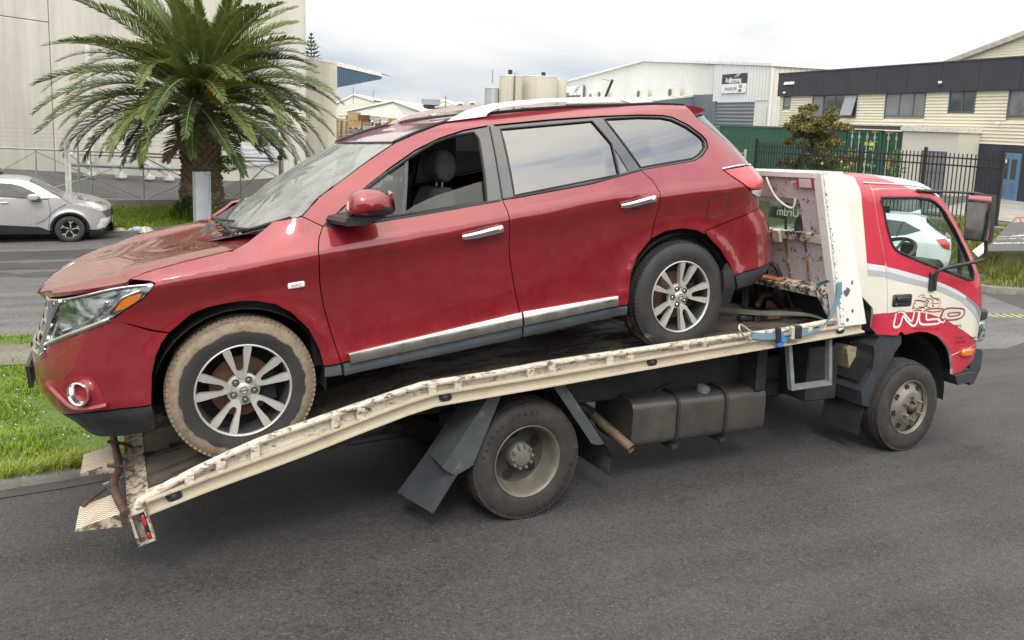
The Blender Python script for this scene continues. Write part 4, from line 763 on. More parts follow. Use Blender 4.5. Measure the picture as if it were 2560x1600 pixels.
# ---- winch and bay contents that are bolted on
wn_ = MB(); z0 = 1.145
wo = link('winch', None, truck)
MB().cyl(LT(2.66, .62, z0 + .12), LT(2.66, 1.25, z0 + .12), .075, n=18).build('drum', CHASS, wo); 
MB().lathe([(0, .0), (0, .10), (.03, .115), (.06, .10), (.10, .105), (.14, .095), (.17, .06), (.18, 0)], LT(2.66, .44, z0 + .13), (0, 1, 0), 20).build('gearbox', BLKPL, wo)
for k in range(8): a = k * math.pi / 4; MB().box((-.012, -.005, .085), (.012, .02, .108), M=Matrix.Translation(LT(2.66, .44, z0 + .13)) @ Matrix.Rotation(a, 4, 'Y')).build('gearbox_lug', CHASS, wo)
MB().bbox(LT(2.54, .70, z0 - .01), LT(2.78, .76, z0 + .24), .01).build('winch_frame', CHASS, wo); MB().cyl(LT(2.50, .80, z0), LT(2.50, .80, z0 + .22), .035, n=12).build('clutch_post', BLKPL, wo); MB().cyl(LT(2.50, .80, z0 + .22), LT(2.50, .80, z0 + .36), .012, n=8).build('clutch_lever', CHASS, wo); MB().lathe([(-.03, 0), (-.02, .022), (0, .03), (.02, .022), (.03, 0)], LT(2.50, .80, z0 + .38), (0, 0, 1), 12).build('clutch_knob', plain('knob_red', (.35, .03, .03), .4), wo)
MB().cyl(LT(2.56, .72, z0 + .2), LT(2.56, 1.3, z0 + .2), .015, n=8).build('tie_rod', CHROME, wo)
# ---- chassis
def bx(name, lo, hi, mat=CHASS, b=.01, parent=None):
    m = MB(); m.bbox(LT(*[min(a, c) for a, c in zip(lo, hi)]), LT(*[max(a, c) for a, c in zip(lo, hi)]), b); return m.build(name, mat, parent or truck, smooth=None)
bx('chassis_rail', (-1.35, .56, .56), (4.5, .63, .76)); bx('chassis_rail', (-1.35, 1.31, .56), (4.5, 1.38, .76))
for x in (-1.3, -.5, .5, 1.4, 2.3, 3.1, 4.0): bx('cross_member', (x - .05, .63, .60), (x + .05, 1.31, .72))
for y in (.50, 1.36):
    m = MB(); m.add([LT(-1.55, y, .60), LT(-.8, y, .70), LT(2.8, y, .96), LT(2.8, y, 1.06), LT(-.75, y, .81), LT(-1.55, y, .625), LT(-1.55, y + .08, .60), LT(-.8, y + .08, .70), LT(2.8, y + .08, .96), LT(2.8, y + .08, 1.06), LT(-.75, y + .08, .81), LT(-1.55, y + .08, .625)], [(0, 1, 4, 5), (1, 2, 3, 4), (6, 11, 10, 7), (7, 10, 9, 8), (0, 6, 7, 1), (1, 7, 8, 2), (2, 8, 9, 3), (3, 9, 10, 4), (4, 10, 11, 5), (5, 11, 6, 0)]); m.build('tray_runner', CHASS, truck, smooth=None)
bx('side_skirt', (.30, .36, .60), (2.15, .38, .97)); bx('tool_locker', (2.05, .15, .62), (2.15, .55, 1.0)); bx('gearbox_housing', (2.2, .7, .35), (3.4, 1.25, .75), b=.05); bx('axle_beam', (3.60, .25, .32), (3.76, 1.7, .42)); bx('rear_axle', (-.08, .3, .31), (.08, 1.65, .46), b=.03); bx('axle_casing', (-.18, .8, .22), (.18, 1.15, .56), b=.08); bx('battery_carrier', (2.7, .25, .45), (3.05, .6, .9)); bx('air_tank', (2.25, .55, .40), (2.75, .68, .55), b=.03)
m = MB(); m.add([LT(-2.0, .02, .425), LT(-.95, .02, .70), LT(-.95, .02, .765), LT(-2.0, .02, .49), LT(-2.0, .08, .425), LT(-.95, .08, .70), LT(-.95, .08, .765), LT(-2.0, .08, .49)], [(0, 1, 2, 3), (4, 7, 6, 5), (0, 4, 5, 1), (1, 5, 6, 2), (2, 6, 7, 3), (3, 7, 4, 0)]); m.build('ramp_stiffener', CHASS, truck, smooth=None)
m = MB(); m.prism([(-1.26, .67), (-1.07, .70), (-1.10, .655), (-1.16, .535), (-1.23, .60)], .14, .19, lambda x, z, y: LT(x, y, z)); m.build('tray_hinge_bracket', GUARD2, truck, smooth=None)
# fuel tank
tk = MB(); rr = .075; prof = []
for cy, cz, a0 in ((.65 - rr, .645 - rr, 0), (.155 + rr, .645 - rr, 90), (.155 + rr, .292 + rr, 180), (.65 - rr, .292 + rr, 270)):
    for k in range(6): a = math.radians(a0 + 18 * k); prof.append((cy + rr * math.cos(a), cz + rr * math.sin(a)))
n_ = len(prof); ringk = lambda x, k: [LT(x, .4 + (p[0] - .4) * k, .47 + (p[1] - .47) * k) for p in prof]
tk.grid([r + [r[0]] for r in (ringk(.915, .90), ringk(.915, .975), ringk(.93, 1.), ringk(2.155, 1.), ringk(2.17, .975), ringk(2.17, .9))]); 
for x in (.9151, 2.1699): tk.add(ringk(x, .9), [tuple(range(n_))])
TANKM = plain('tank_dusty', (.058, .053, .045), .42, var=.16, vs=2.2, coat=.2, dirt=.46, dirt_c=(.022, .023, .024)); ft = tk.build('fuel_tank', TANKM, truck, smooth=50)
for x in (1.31, 1.765):
    m = MB(); q = [LT(x, .4 + (p[0] - .4) * 1.03, .47 + (p[1] - .47) * 1.04) for p in prof]; m.tube(q, .013, 6, closed=True); m.build('tank_strap', CHASS, ft); MB().box(LT(x - .03, .16, .255), LT(x + .03, .5, .285)).cyl(LT(x, .2, .23), LT(x, .2, .29), .012, n=8).build('tank_bracket', CHASS, ft)
MB().lathe([(0, .05), (.035, .048), (.04, .03), (.04, 0)], LT(1.60, .24, .64), (0, -.35, 1), 16).build('fuel_cap', GALV, ft); MB().tube(smooth_curve([LT(1.2, .30, .65), LT(1.4, .36, .69), LT(1.55, .45, .70), LT(1.8, .5, .70)], 4), .010, 6).build('fuel_pipe', CHASS, ft)
ep = MB(); a_, b_ = Vector(LT(.78, .48, .47)), Vector(LT(.885, .11, .322)); ep.cyl(a_, b_, .036, n=18, caps=False); ep.cyl(b_, a_, .031, n=18, caps=False); epo = ep.build('exhaust_pipe', plain('exhaust', (.24, .17, .11), .5, .5, var=.4, vs=12), truck, smooth=60, fix=False); MB().tube([LT(.3, .60, .62), LT(.6, .52, .58), a_], .045, 10).build('exhaust_bend', CHASS, epo)
m = MB()
for lo, hi in (((2.20, .985), (2.62, 1.03)),): pass
for q in ([(2.160, 1.03), (2.195, 1.03), (2.262, .70), (2.228, .70)], [(2.59, 1.04), (2.622, 1.04), (2.662, .70), (2.630, .70)], [(2.228, .70), (2.66, .71), (2.665, .675), (2.235, .665)]): MB().prism(q, -.03, .012, lambda x, z, y: LT(x, y, z)).build('step_frame', GALV, truck, smooth=None)
# rear mudguards
def guard(name, sec, y0, y1, flange, mat=GUARD):
    g = MB(); P = [[LT(x, y, z) for y in np.linspace(y0, y1, 4)] for x, z in sec]; g.grid(P); P2 = [[LT(x + .006, y, z + .006) for y in np.linspace(y0, y1, 4)] for x, z in sec]; g.grid(P2, flip=True); o = g.build(name, mat, truck, smooth=None, fix=False)
    if flange: f = MB(); f.prism(flange, y0 - .006, y0, lambda x, z, y: LT(x, y, z)); f.build('guard_flange', mat, o, smooth=None)
    return o
for ya, yb in ((-.02, .50), (1.45, 1.97)):
    guard('mudguard', [(-.315, .845), (-.598, .436), (-.510, .372)], ya, ya + .26, [(-.315, .842), (-.228, .844), (-.396, .424), (-.43, .405), (-.512, .369), (-.600, .432)])
    m = MB(); m.add([LT(-.508, ya - .01, .376), LT(-.652, ya - .01, .158), LT(-.775, ya + .28, .190), LT(-.600, ya + .25, .440), LT(-.500, ya - .01, .376), LT(-.644, ya - .01, .158), LT(-.767, ya + .28, .190), LT(-.592, ya + .25, .440)], [(0, 1, 2, 3), (7, 6, 5, 4), (0, 4, 5, 1), (1, 5, 6, 2), (2, 6, 7, 3)]); m.build('mud_flap', GUARD2, truck, smooth=None)
    guard('mudguard', [(.225, .875), (.555, .447)], ya, yb, [(.136, .874), (.226, .876), (.560, .444), (.50, .443), (.458, .458)])
    guard('mud_flap', [(.545, .45), (.60, .39), (.635, .33), (.640, .20)], ya + .01, yb, None, plain('rubber_flap', (.03, .03, .03), .8, bump=.3, bs=60, dirt=.5, dirt_c=(.10, .10, .10)))
# ---- wheels
TYR = tyre_mat('truck_tyre', None, 9)
def dusty_tyre():
    m, nt, o = newmat('truck_tyre_dusty'); v = coords(nt); n = noise(nt, v, 9, 6, .65)
    c = ramp(nt, n, [(.3, (.018, .0165, .0145)), (.55, (.033, .029, .025)), (.75, (.065, .053, .042))]); bsdf(nt, o, c, .8, bump=noise(nt, v, 60, 4), bump_str=.2, bump_dist=.003); return m
TYR = dusty_tyre(); RIMT = plain('truck_rim', (.15, .14, .105), .5, .3, var=.22, vs=9, dirt=.58, dirt_c=(.10, .085, .06)); RIMT2 = plain('truck_rim_front', (.19, .17, .135), .45, .35, var=.25, vs=12, dirt=.55, dirt_c=(.09, .07, .05)); HUBM = plain('hub_dusty', (.15, .14, .12), .65, .2, var=.2, vs=14)
def tyre_only(w, y, R=.385, wd=.205, ri=.225):
    def put(name, mb, mat, sm=45):
        me = mb.mesh(name, sm, True); me.materials.append(mat); return link(name, me, w)
    t = MB(); t.lathe([(y + .012, ri), (y + .002, ri + .012), (y - .004, ri + .05), (y - .006, ri + .085), (y + .0, R - .045), (y + .010, R - .022), (y + .024, R - .005), (y + .06, R), (y + wd - .06, R), (y + wd - .02, R - .006), (y + wd, R - .05), (y + wd + .004, ri + .05), (y + wd - .01, ri)], (0, 0, 0), (0, 1, 0), 72); ty = put('tyre', t, TYR)
    tr = MB()
    for i in range(96):
        a = 2 * math.pi * i / 96; Mx = Matrix.Rotation(a, 4, 'Y')
        for y0, y1, rt, rb in ((y + .010, y + .045, R - .006, R - .03), (y + .05, y + .09, R + .005, R - .006), (y + .115, y + .155, R + .005, R - .006), (y + .16, y + .195, R - .006, R - .03)):
            tr.add([tuple(Mx @ Vector(p)) for p in ((-.0095, y0, rt), (.0095, y0, rt), (.0095, y1, rt + .006), (-.0095, y1, rt + .006), (-.0095, y0, rb), (.0095, y0, rb), (.0095, y1, rb), (-.0095, y1, rb))], [(0, 1, 2, 3), (0, 4, 5, 1), (1, 5, 6, 2), (2, 6, 7, 3), (3, 7, 4, 0)])
    o = put('tread', tr, TYR, None); o['kind'] = 'stuff'; return put
def rear_wheel(y, out):
    w = link('rear_wheel', None, truck); w.matrix_local = Matrix.Translation(LT(0, y, .385)) @ (Matrix.Rotation(math.pi, 4, 'Z') if out > 0 else Matrix())
    put = tyre_only(w, .0); tyre_only(w, .25)
    put('rim', MB().lathe([(.012, .228), (.0, .235), (-.003, .232), (.0, .226), (.02, .216), (.05, .209), (.13, .203), (.15, .190)], (0, 0, 0), (0, 1, 0), 64), RIMT)
    ds = MB(); nh = 5; ds.lathe([(.150, .195), (.160, .180), (.165, .10), (.158, .085)], (0, 0, 0), (0, 1, 0), 48); put('rim_disc', ds, plain('rim_disc_dark', (.045, .043, .038), .6, .2, var=.3, vs=10))
    for k in range(nh):
        a = 2 * math.pi * k / nh - .75; h = MB(); h.lathe([(.152, .031), (.1485, .031), (.1482, 0)], (.145 * math.cos(a), 0, .145 * math.sin(a)), (0, 1, 0), 16); put('hand_hole', h, DARK)
    put('hub', MB().lathe([(.158, .088), (.10, .086), (.085, .078), (.078, .058), (.074, .055), (.070, .0)], (0, 0, 0), (0, 1, 0), 32), HUBM)
    for k in range(10):
        a = 2 * math.pi * k / 10 + .1; b = MB(); b.lathe([(.10, .0115), (.066, .011), (.062, .008), (.062, 0)], (.072 * math.cos(a), 0, .072 * math.sin(a)), (0, 1, 0), 6); put('wheel_nut', b, HUBM, 20)
    if out < 0:
        lt = plain('tyre_lettering', (.022, .021, .020), .7)
        for word, a0, da in (('GOODRIDE', -10, -9.2), ('STEEL', 112, -7.5), ('RADIAL', 168, -8.0)):
            for i, c_ in enumerate(word):
                a = math.radians(a0 + da * i); top = word != 'GOODRIDE'; R_l = .318 if top else .322
                ux = Vector((math.sin(a), 0, -math.cos(a))); up = Vector((math.cos(a), 0, math.sin(a)))
                text_mesh(c_, 'tyre_letter', lt, w, basis(up * R_l + Vector((0, -.007, 0)), ux, up, (0, -1, 0)), .034, .0015)
    return w
rear_wheel(.0, -1); rear_wheel(1.94, 1)
def front_wheel(y, out):
    w = link('front_wheel', None, truck); w.matrix_local = Matrix.Translation(LT(3.678, y, .385)) @ (Matrix.Rotation(math.pi, 4, 'Z') if out > 0 else Matrix())
    put = tyre_only(w, .0)
    put('rim', MB().lathe([(.012, .228), (-.002, .233), (-.004, .229), (.006, .222), (.022, .214)], (0, 0, 0), (0, 1, 0), 64), RIMT2)
    put('rim_disc', MB().lathe([(.03, .214), (.024, .20), (.006, .165), (-.012, .145), (-.020, .128), (-.020, .058)], (0, 0, 0), (0, 1, 0), 48), RIMT2)
    for k in range(8):
        a = 2 * math.pi * k / 8 + .2; h = MB(); nrm = Vector((.36 * math.cos(a), -1, .36 * math.sin(a))).normalized(); h.lathe([(.003, .025), (.0, .025), (-.001, 0)], Vector((.178 * math.cos(a), .010, .178 * math.sin(a))), nrm, 14); put('hand_hole', h, DARK)
    for k in range(6):
        a = 2 * math.pi * k / 6 + .55; b = MB(); b.lathe([(-.020, .019), (-.028, .018), (-.028, .014), (-.055, .0135), (-.058, .009), (-.058, 0)], (.098 * math.cos(a), 0, .098 * math.sin(a)), (0, 1, 0), 6); put('wheel_nut', b, RIMT2, 20)
    put('hub_ring', MB().lathe([(-.020, .060), (-.012, .058), (.0, .052)], (0, 0, 0), (0, 1, 0), 24), DARK); put('hub', MB().lathe([(.0, .055), (-.02, .04), (-.05, .036), (-.06, .024), (-.062, 0)], (0, 0, 0), (0, 1, 0), 24), plain('hub_grease', (.05, .045, .04), .45, .3)); return w
front_wheel(.02, -1); front_wheel(1.92, 1)
# ---- cab
CFZ = [.5, .60, .72, .9, 1.165, 1.4, 1.636, 1.867, 2.088, 2.20, 2.28, 2.34]; CFX = [4.62, 4.70, 4.83, 4.84, 4.845, 4.80, 4.675, 4.505, 4.315, 4.19, 4.07, 3.9]
def cabY(x, z):
    x = np.asarray(x, float); z = np.asarray(z, float)
    y = .10 + .02 * np.exp(-((z - 1.2) / .45) ** 2) * -1 + .10 * np.maximum(z - 1.55, 0) ** 1.25
    y = y + np.where(z > 2.14, .22 * (1 - np.sqrt(np.maximum(1 - (np.minimum(z - 2.14, .19) / .195) ** 2, 0))), 0)
    fe_ = herm(CFZ, CFX, z); t = np.clip((x - (fe_ - .34)) / .34, 0, 1); y = y + .26 * (1 - np.sqrt(np.maximum(1 - t * t, 0)))
    t = np.clip((2.86 - x) / .14, 0, 1); y = y + .08 * (1 - np.sqrt(np.maximum(1 - t * t, 0)))
    r = np.hypot(x - 3.72, z - .42); y = y - .018 * np.exp(-((r - .60) / .06) ** 2) * np.clip((1.1 - z) / .2, 0, 1)
    y = y + .05 * np.clip((1.19 - z) / .12, 0, 1) * np.clip((3.30 - x) / .12, 0, 1)
    return y
def cabN(x, z):
    e = .004; ys = (cabY(x + e, z) - cabY(x - e, z)) / (2 * e); yz = (cabY(x, z + e) - cabY(x, z - e)) / (2 * e); n = np.stack([ys, -np.ones_like(ys), yz], -1); return n / np.linalg.norm(n, axis=-1, keepdims=True)
cfx = lambda z: float(herm(CFZ, CFX, z))
cabo = link('cab', None, truck)
fineX = list(np.arange(3.9, 4.86, .03))
def cpanel(name, poly, mat, mirror=True, parent=None, **kw):
    kw = dict(h=.06, gap=.003, depth=.02, Y=cabY, N=cabN, loc=LT, fine=fineX) | kw; me = panel_mesh(name, poly, **kw); me.materials.append(mat); o = link(name, me, parent or cabo)
    if mirror: link(name, mirrored(me, name), parent or cabo)
    return o
DG = [(3.163, 2.205), (3.190, 2.07), (3.218, 1.939), (3.292, 1.679), (3.335, 1.48), (3.365, 1.28), (3.377, 1.199), (3.45, 1.125), (3.559, 1.031)]
ARC = [(3.607, 1.005), (3.78, 1.022), (3.90, 1.012), (3.973, .990), (4.07, .958), (4.159, .895), (4.225, .84), (4.266, .779), (4.292, .70), (4.303, .605)]
cpanel('cab_rear_quarter', [(2.73, 2.30)] + [(3.18, 2.30), (3.163, 2.205)] + DG[1:] + [(3.523, .998), (3.284, 1.017), (3.228, 1.074), (3.202, 1.19), (3.186, 1.246), (3.05, 1.345), (2.73, 1.36)], TWHITE)
WIN = [(3.262, 2.148), (3.70, 2.160), (3.86, 2.150), (3.935, 2.130), (4.01, 2.09), (4.075, 2.040), (4.215, 1.890), (4.36, 1.70), (4.455, 1.555), (4.478, 1.50), (4.47, 1.455), (4.40, 1.455), (4.152, 1.522), (3.80, 1.608), (3.480, 1.70), (3.42, 1.735), (3.384, 1.78), (3.33, 1.90), (3.295, 2.035), (3.258, 2.12)]
dtop = [(3.163, 2.208), (3.40, 2.225), (3.62, 2.228), (3.80, 2.222), (3.93, 2.205), (4.03, 2.165), (4.14, 2.08), (4.31, 1.89), (4.46, 1.70), (4.60, 1.45), (4.66, 1.2), (4.68, .87)]
door = cpanel('cab_door', dtop + ARC[::-1][:8] + [(3.607, 1.005), (3.559, 1.031)][1:] + DG[::-1][1:-1], TWHITE, holes=[WIN])
front = cpanel('cab_corner', [(4.603, 1.45), (4.663, 1.2), (4.683, .868)] + [(4.266, .779), (4.292, .70), (4.303, .605), (4.65, .615)] + [(cfx(z) - .004, z) for z in (.66, .72, .80, .9, 1.0, 1.165, 1.3, 1.40)] + [(cfx(1.45) - .004, 1.45)], TWHITE)
cpanel('a_pillar', [(4.03, 2.168), (4.14, 2.083), (4.31, 1.893), (4.46, 1.703), (4.60, 1.453)] + [(cfx(z) - .004, z) for z in (1.453, 1.55, 1.7, 1.867, 2.0, 2.088)] + [(4.20, 2.16), (4.12, 2.205)], TRED, depth=.03)
o_ = dict(off=-.0016, depth=0, gap=0)
# painted scheme
cpanel('red_band', [(3.024, 2.153), (3.03, 2.262), (3.06, 2.30), (3.185, 2.30), (3.160, 2.205)] + DG[1:4] + [(3.305, 1.628), (3.310, 1.592), (3.09, 1.615)], TRED, **o_)
cpanel('white_stripe', [(3.09, 1.613), (3.308, 1.590), (3.317, 1.542), (3.097, 1.565)], TSIL3, **o_); cpanel('silver_stripe', [(3.097, 1.565), (3.317, 1.542), (3.326, 1.498), (3.103, 1.513)], TSIL, **o_)
cpanel('red_skirt', [(3.200, 1.196), (3.374, 1.199), (3.45, 1.122), (3.553, 1.034), (3.523, 1.001), (3.288, 1.020), (3.231, 1.076)], TRED, **o_)
redtop = [(3.170, 2.204), (3.40, 2.221), (3.62, 2.224), (3.70, 2.222), (3.80, 2.217), (3.93, 2.200), (4.03, 2.160), (4.14, 2.074), (4.31, 1.884), (4.46, 1.694), (4.595, 1.45), (4.655, 1.18), (4.50, 1.255), (4.376, 1.317), (4.235, 1.375), (4.079, 1.424), (3.86, 1.482), (3.645, 1.525), (3.48, 1.558), (3.326, 1.585), (3.307, 1.628), (3.297, 1.679), (3.223, 1.939), (3.195, 2.07)]
cpanel('red_door_paint', redtop, TRED, holes=[WIN], **o_)
cpanel('white_stripe', [(3.326, 1.583), (3.48, 1.556), (3.645, 1.523), (3.86, 1.480), (4.079, 1.422), (4.235, 1.373), (4.376, 1.315), (4.39, 1.285), (4.10, 1.385), (3.86, 1.440), (3.645, 1.480), (3.33, 1.545)], TSIL3, **o_)
cpanel('silver_stripe', [(3.331, 1.543), (3.645, 1.478), (3.86, 1.438), (4.10, 1.383), (4.39, 1.283), (4.52, 1.21), (4.66, 1.09), (4.66, 1.03), (4.50, 1.155), (4.32, 1.265), (4.05, 1.352), (3.80, 1.408), (3.56, 1.447), (3.336, 1.49)], TSIL, **o_)
cpanel('grey_stripe', [(4.39, 1.315), (4.655, 1.178), (4.66, 1.094), (4.52, 1.214), (4.39, 1.286)], TSIL2, **o_)
cpanel('red_corner_paint', [(4.605, 1.45), (4.66, 1.2), (4.666, 1.165)] + [(cfx(z) - .006, z) for z in (1.11, 1.165, 1.3, 1.40)] + [(cfx(1.447) - .006, 1.447)], TRED, **o_)
cpanel('red_door_paint', [(3.380, 1.197), (3.475, 1.202), (3.78, 1.190), (3.93, 1.165), (4.127, 1.113), (4.40, 1.00), (4.676, .868), (4.268, .784)] + ARC[::-1][3:] + [(3.562, 1.034), (3.453, 1.126)], TRED, **o_)
cpanel('red_corner_paint', [(4.268, .776), (4.687, .864), (4.72, .84)] + [(cfx(z) - .006, z) for z in (.80, .72, .66)] + [(4.65, .618), (4.306, .608), (4.295, .70)], TRED, **o_)
# vinyl lettering and the sports car outline: raised film on the door
VIN = plain('vinyl_white', (.72, .72, .70), .4); VRED = plain('vinyl_brown_red', (.30, .045, .04), .45); VBLK = plain('vinyl_black', (.03, .03, .03), .5)
def ribbon(name, pts, w, mat, off=.0032, closed=False, sm=3, parent=None):
    c = smooth_curve(pts, sm, closed) if sm > 1 else pts; n = len(c); A = []; B = []
    for i, p in enumerate(c):
        a = np.array(c[i - 1] if (i or closed) else p); b = np.array(c[(i + 1) % n] if (i < n - 1 or closed) else p); d = (b - a) / (np.linalg.norm(b - a) + 1e-9); ww = w[min(i * len(w) // n, len(w) - 1)] if isinstance(w, (list, tuple)) else w
        for q, s in ((A, 1), (B, -1)): 
            xz = np.array(p) + s * ww / 2 * np.array([-d[1], d[0]]); q.append(LT(xz[0], float(cabY(xz[:1], xz[1:])[0]) - off, xz[1]))
    R_ = [A, B]
    if closed: R_ = [A + [A[0]], B + [B[0]]]
    return MB().grid(R_).build(name, mat, parent or door, smooth=None)
ribbon('lettering', [(3.477, 1.192), (3.470, 1.14), (3.462, 1.09), (3.485, 1.073), (3.530, 1.078), (3.552, 1.11), (3.570, 1.165), (3.62, 1.125), (3.69, 1.080), (3.735, 1.078), (3.757, 1.115), (3.770, 1.198)], .019, VIN)
ribbon('lettering', [(3.500, 1.196), (3.530, 1.205), (3.57, 1.195), (3.64, 1.140), (3.690, 1.118), (3.706, 1.197)], .017, VIN)
ribbon('lettering', [(3.775, 1.197), (3.783, 1.12), (3.800, 1.093), (3.845, 1.079), (3.95, 1.077), (4.035, 1.080), (4.060, 1.098), (4.035, 1.119), (3.94, 1.120), (3.875, 1.124), (3.868, 1.197)], .018, VIN)
ribbon('lettering', [(4.02, 1.118), (4.075, 1.092), (4.11, 1.090), (4.125, 1.108)], .015, VIN)
ribbon('lettering', [(3.83, 1.196), (3.88, 1.212), (3.98, 1.215), (4.07, 1.208), (4.085, 1.198), (4.055, 1.135)], .012, VRED); ribbon('lettering', [(3.86, 1.196), (3.95, 1.186), (4.06, 1.188)], .009, VRED); ribbon('lettering', [(3.70, 1.203), (3.745, 1.210), (3.80, 1.200)], .010, VRED); ribbon('lettering', [(3.48, 1.200), (3.53, 1.211), (3.585, 1.200)], .007, VRED)
ribbon('lettering', [(4.062, 1.118), (4.095, 1.190), (4.14, 1.208), (4.25, 1.208), (4.36, 1.196), (4.388, 1.168), (4.365, 1.128), (4.29, 1.106), (4.15, 1.104), (4.125, 1.12), (4.105, 1.092)], .014, VRED, sm=4); ribbon('lettering', [(4.165, 1.165), (4.30, 1.166), (4.325, 1.150), (4.27, 1.138), (4.175, 1.140)], .012, VRED, closed=True); ribbon('lettering', [(4.115, 1.13), (4.135, 1.178), (4.17, 1.188), (4.30, 1.188), (4.345, 1.165), (4.33, 1.135), (4.27, 1.121), (4.15, 1.119)], .012, TSIL3, .0028)
dx = lambda p: (3.414 + (p[0] - 520) * .000428, 1.353 - (p[1] - 400) * .000305 - (p[0] - 520) * .00001)
for pts, w in (([(1290, 480), (1350, 430), (1430, 412), (1470, 450), (1490, 500), (1550, 520), (1640, 530), (1720, 560), (1770, 610)], .006), ([(1400, 490), (1430, 480), (1450, 515)], .006), ([(1180, 590), (1240, 572), (1340, 575), (1430, 600), (1490, 625)], .011), ([(1490, 625), (1540, 575), (1590, 580), (1620, 630)], .010), ([(1500, 810), (1495, 740), (1520, 670), (1570, 640), (1610, 660)], .009), ([(1160, 830), (1150, 760), (1170, 670), (1195, 625), (1220, 660)], .007), ([(1640, 430), (1690, 460), (1730, 500)], .011), ([(1730, 510), (1800, 520), (1880, 560), (1930, 600)], .010), ([(1810, 515), (1900, 525), (1975, 560), (1995, 640), (1975, 690), (1930, 770)], .005), ([(1680, 640), (1760, 655), (1860, 665), (1950, 655)], .006), ([(1730, 700), (1770, 740), (1780, 760)], .012), ([(1600, 775), (1690, 768)], .006), ([(1220, 795), (1340, 795), (1480, 780)], .006), ([(1340, 755), (1480, 770)], .008), ([(1555, 760), (1570, 720), (1590, 700)], .018), ([(1180, 800), (1187, 740)], .010)):
    ribbon('car_emblem_line', [dx(p) for p in pts], w, VRED)
def door_text(body, x0, x1, z, size, mat, par=None, slope=-.045):
    xm = (x0 + x1) / 2; y = float(cabY(np.array([xm]), np.array([z]))[0]); ya = float(cabY(np.array([x0]), np.array([z]))[0]); yb = float(cabY(np.array([x1]), np.array([z]))[0])
    X = Vector((x1 - x0, yb - ya, slope * (x1 - x0))).normalized(); N_ = Vector((0, -1, 0)); N_ = (N_ - X * N_.dot(X)).normalized(); U = N_.cross(X)
    return text_mesh(body, 'lettering', mat, par or door, basis(LT(xm, y - .0045, z), X, U, N_), size, .0004, shear=.2)
door_text('PARTS', 4.235, 4.39, 1.045, .034, VBLK); door_text('ds.co.nz', 4.49, 4.64, .927, .032, VBLK); door_text('9 9', 4.58, 4.65, .885, .034, VBLK); door_text('DISMANTLER SPECIALIST & CAR', 3.56, 4.20, 1.040, .026, plain('ghost_vinyl', (.33, .022, .045), .5)); door_text('www.ncpa', 4.25, 4.46, .940, .03, plain('ghost_vinyl2', (.30, .025, .04), .5)); door_text('0800 999', 4.25, 4.52, .895, .04, plain('ghost_vinyl3', (.30, .025, .04), .5))
# door furniture
hf = LT(3.54, float(cabY(np.array([3.54]), np.array([1.3]))[0]), 1.298); m = MB(); m.bbox((hf[0] - .120, hf[1] - .012, hf[2] - .052), (hf[0] + .120, hf[1] + .01, hf[2] + .052), .014); dh = m.build('door_handle', BLKPL, door, smooth=40); MB().bbox((hf[0] - .085, hf[1] - .028, hf[2] - .005), (hf[0] + .09, hf[1] - .010, hf[2] + .034), .008).build('handle_grip', BLKPL, dh, smooth=40); MB().lathe([(-.016, .012), (-.018, 0)], (hf[0] - .085, hf[1], hf[2] - .026), (0, 1, 0), 12).build('lock', CHROME, dh)
def cseal(name, pts, w, mat, off=.003, closed=True):
    c = densify(pts, closed, .05); P = []
    for p in c:
        x, z = np.array([p[0]]), np.array([p[1]]); P.append(LT(*(np.array([p[0], float(cabY(x, z)[0]), p[1]]) - cabN(x, z)[0] * off)))
    o = MB().tube(P, w, 6, closed=closed, caps=not closed).build(name, mat, cabo, smooth=60); link(name, mirrored(o.data, name), cabo); return o
cseal('window_rubber', WIN, .015, RUBBER, .004); cseal('rain_gutter', [(3.10, 2.262), (3.30, 2.262), (3.62, 2.262), (3.80, 2.252), (3.95, 2.225)], .007, TWHITE, -.004, False)
CGL = glassmat('cab_glass', (.80, .90, .86), 1.5, 0, .03)
cpanel('door_window', WIN, CGL, off=.012, depth=0, gap=0); cpanel('window_divider', [(4.30, 1.79), (4.34, 1.735), (4.33, 1.475), (4.29, 1.485)], RUBBER, off=.014, depth=.02, gap=0)
# roof, front, back
def crow(x, z0=2.30):
    z = min(z0, 2.30); y = float(cabY(np.array([x]), np.array([z]))[0]); zc_ = float(np.interp(x, [2.72, 3.02, 3.4, 3.7, 3.92, 4.06, 4.15], [2.335, 2.345, 2.352, 2.345, 2.318, 2.268, 2.20])); r = []
    for v in np.linspace(0, 1, 9): r.append(LT(x, y + (.97 - y) * v, min(z, zc_) + (zc_ - min(z, zc_)) * math.sin(v * math.pi / 2) ** .45))
    return r + [(p[0], -p[1], p[2]) for p in r[::-1][1:]]
xs_ = [2.73, 2.85, 3.02, 3.2, 3.4, 3.55, 3.7, 3.8, 3.9]; zed = [2.30] * 7 + [2.296, 2.285]
rows = [crow(x, z) for x, z in zip(xs_, zed)]
for x, z in ((4.0, 2.245), (4.07, 2.205)): rows.append(crow(x, z))
MB().grid(rows).build('cab_roof', TROOF, cabo, smooth=50)
cpanel('roof_side', [(2.73, 2.303), (3.18, 2.303), (3.165, 2.211), (3.40, 2.229), (3.62, 2.232), (3.80, 2.226), (3.93, 2.209), (4.03, 2.170), (4.12, 2.207), (4.07, 2.25), (4.0, 2.278), (3.90, 2.297), (3.7, 2.303)], TROOF, gap=0)
cpanel('red_band', [(3.186, 2.303), (3.170, 2.216), (3.40, 2.231), (3.66, 2.234), (3.56, 2.262), (3.42, 2.303)], TRED, **o_)
cpanel('silver_stripe', [(3.42, 2.303), (3.56, 2.262), (3.66, 2.234), (3.80, 2.228), (3.70, 2.265), (3.60, 2.303)], TSIL, **o_)
rt = MB()
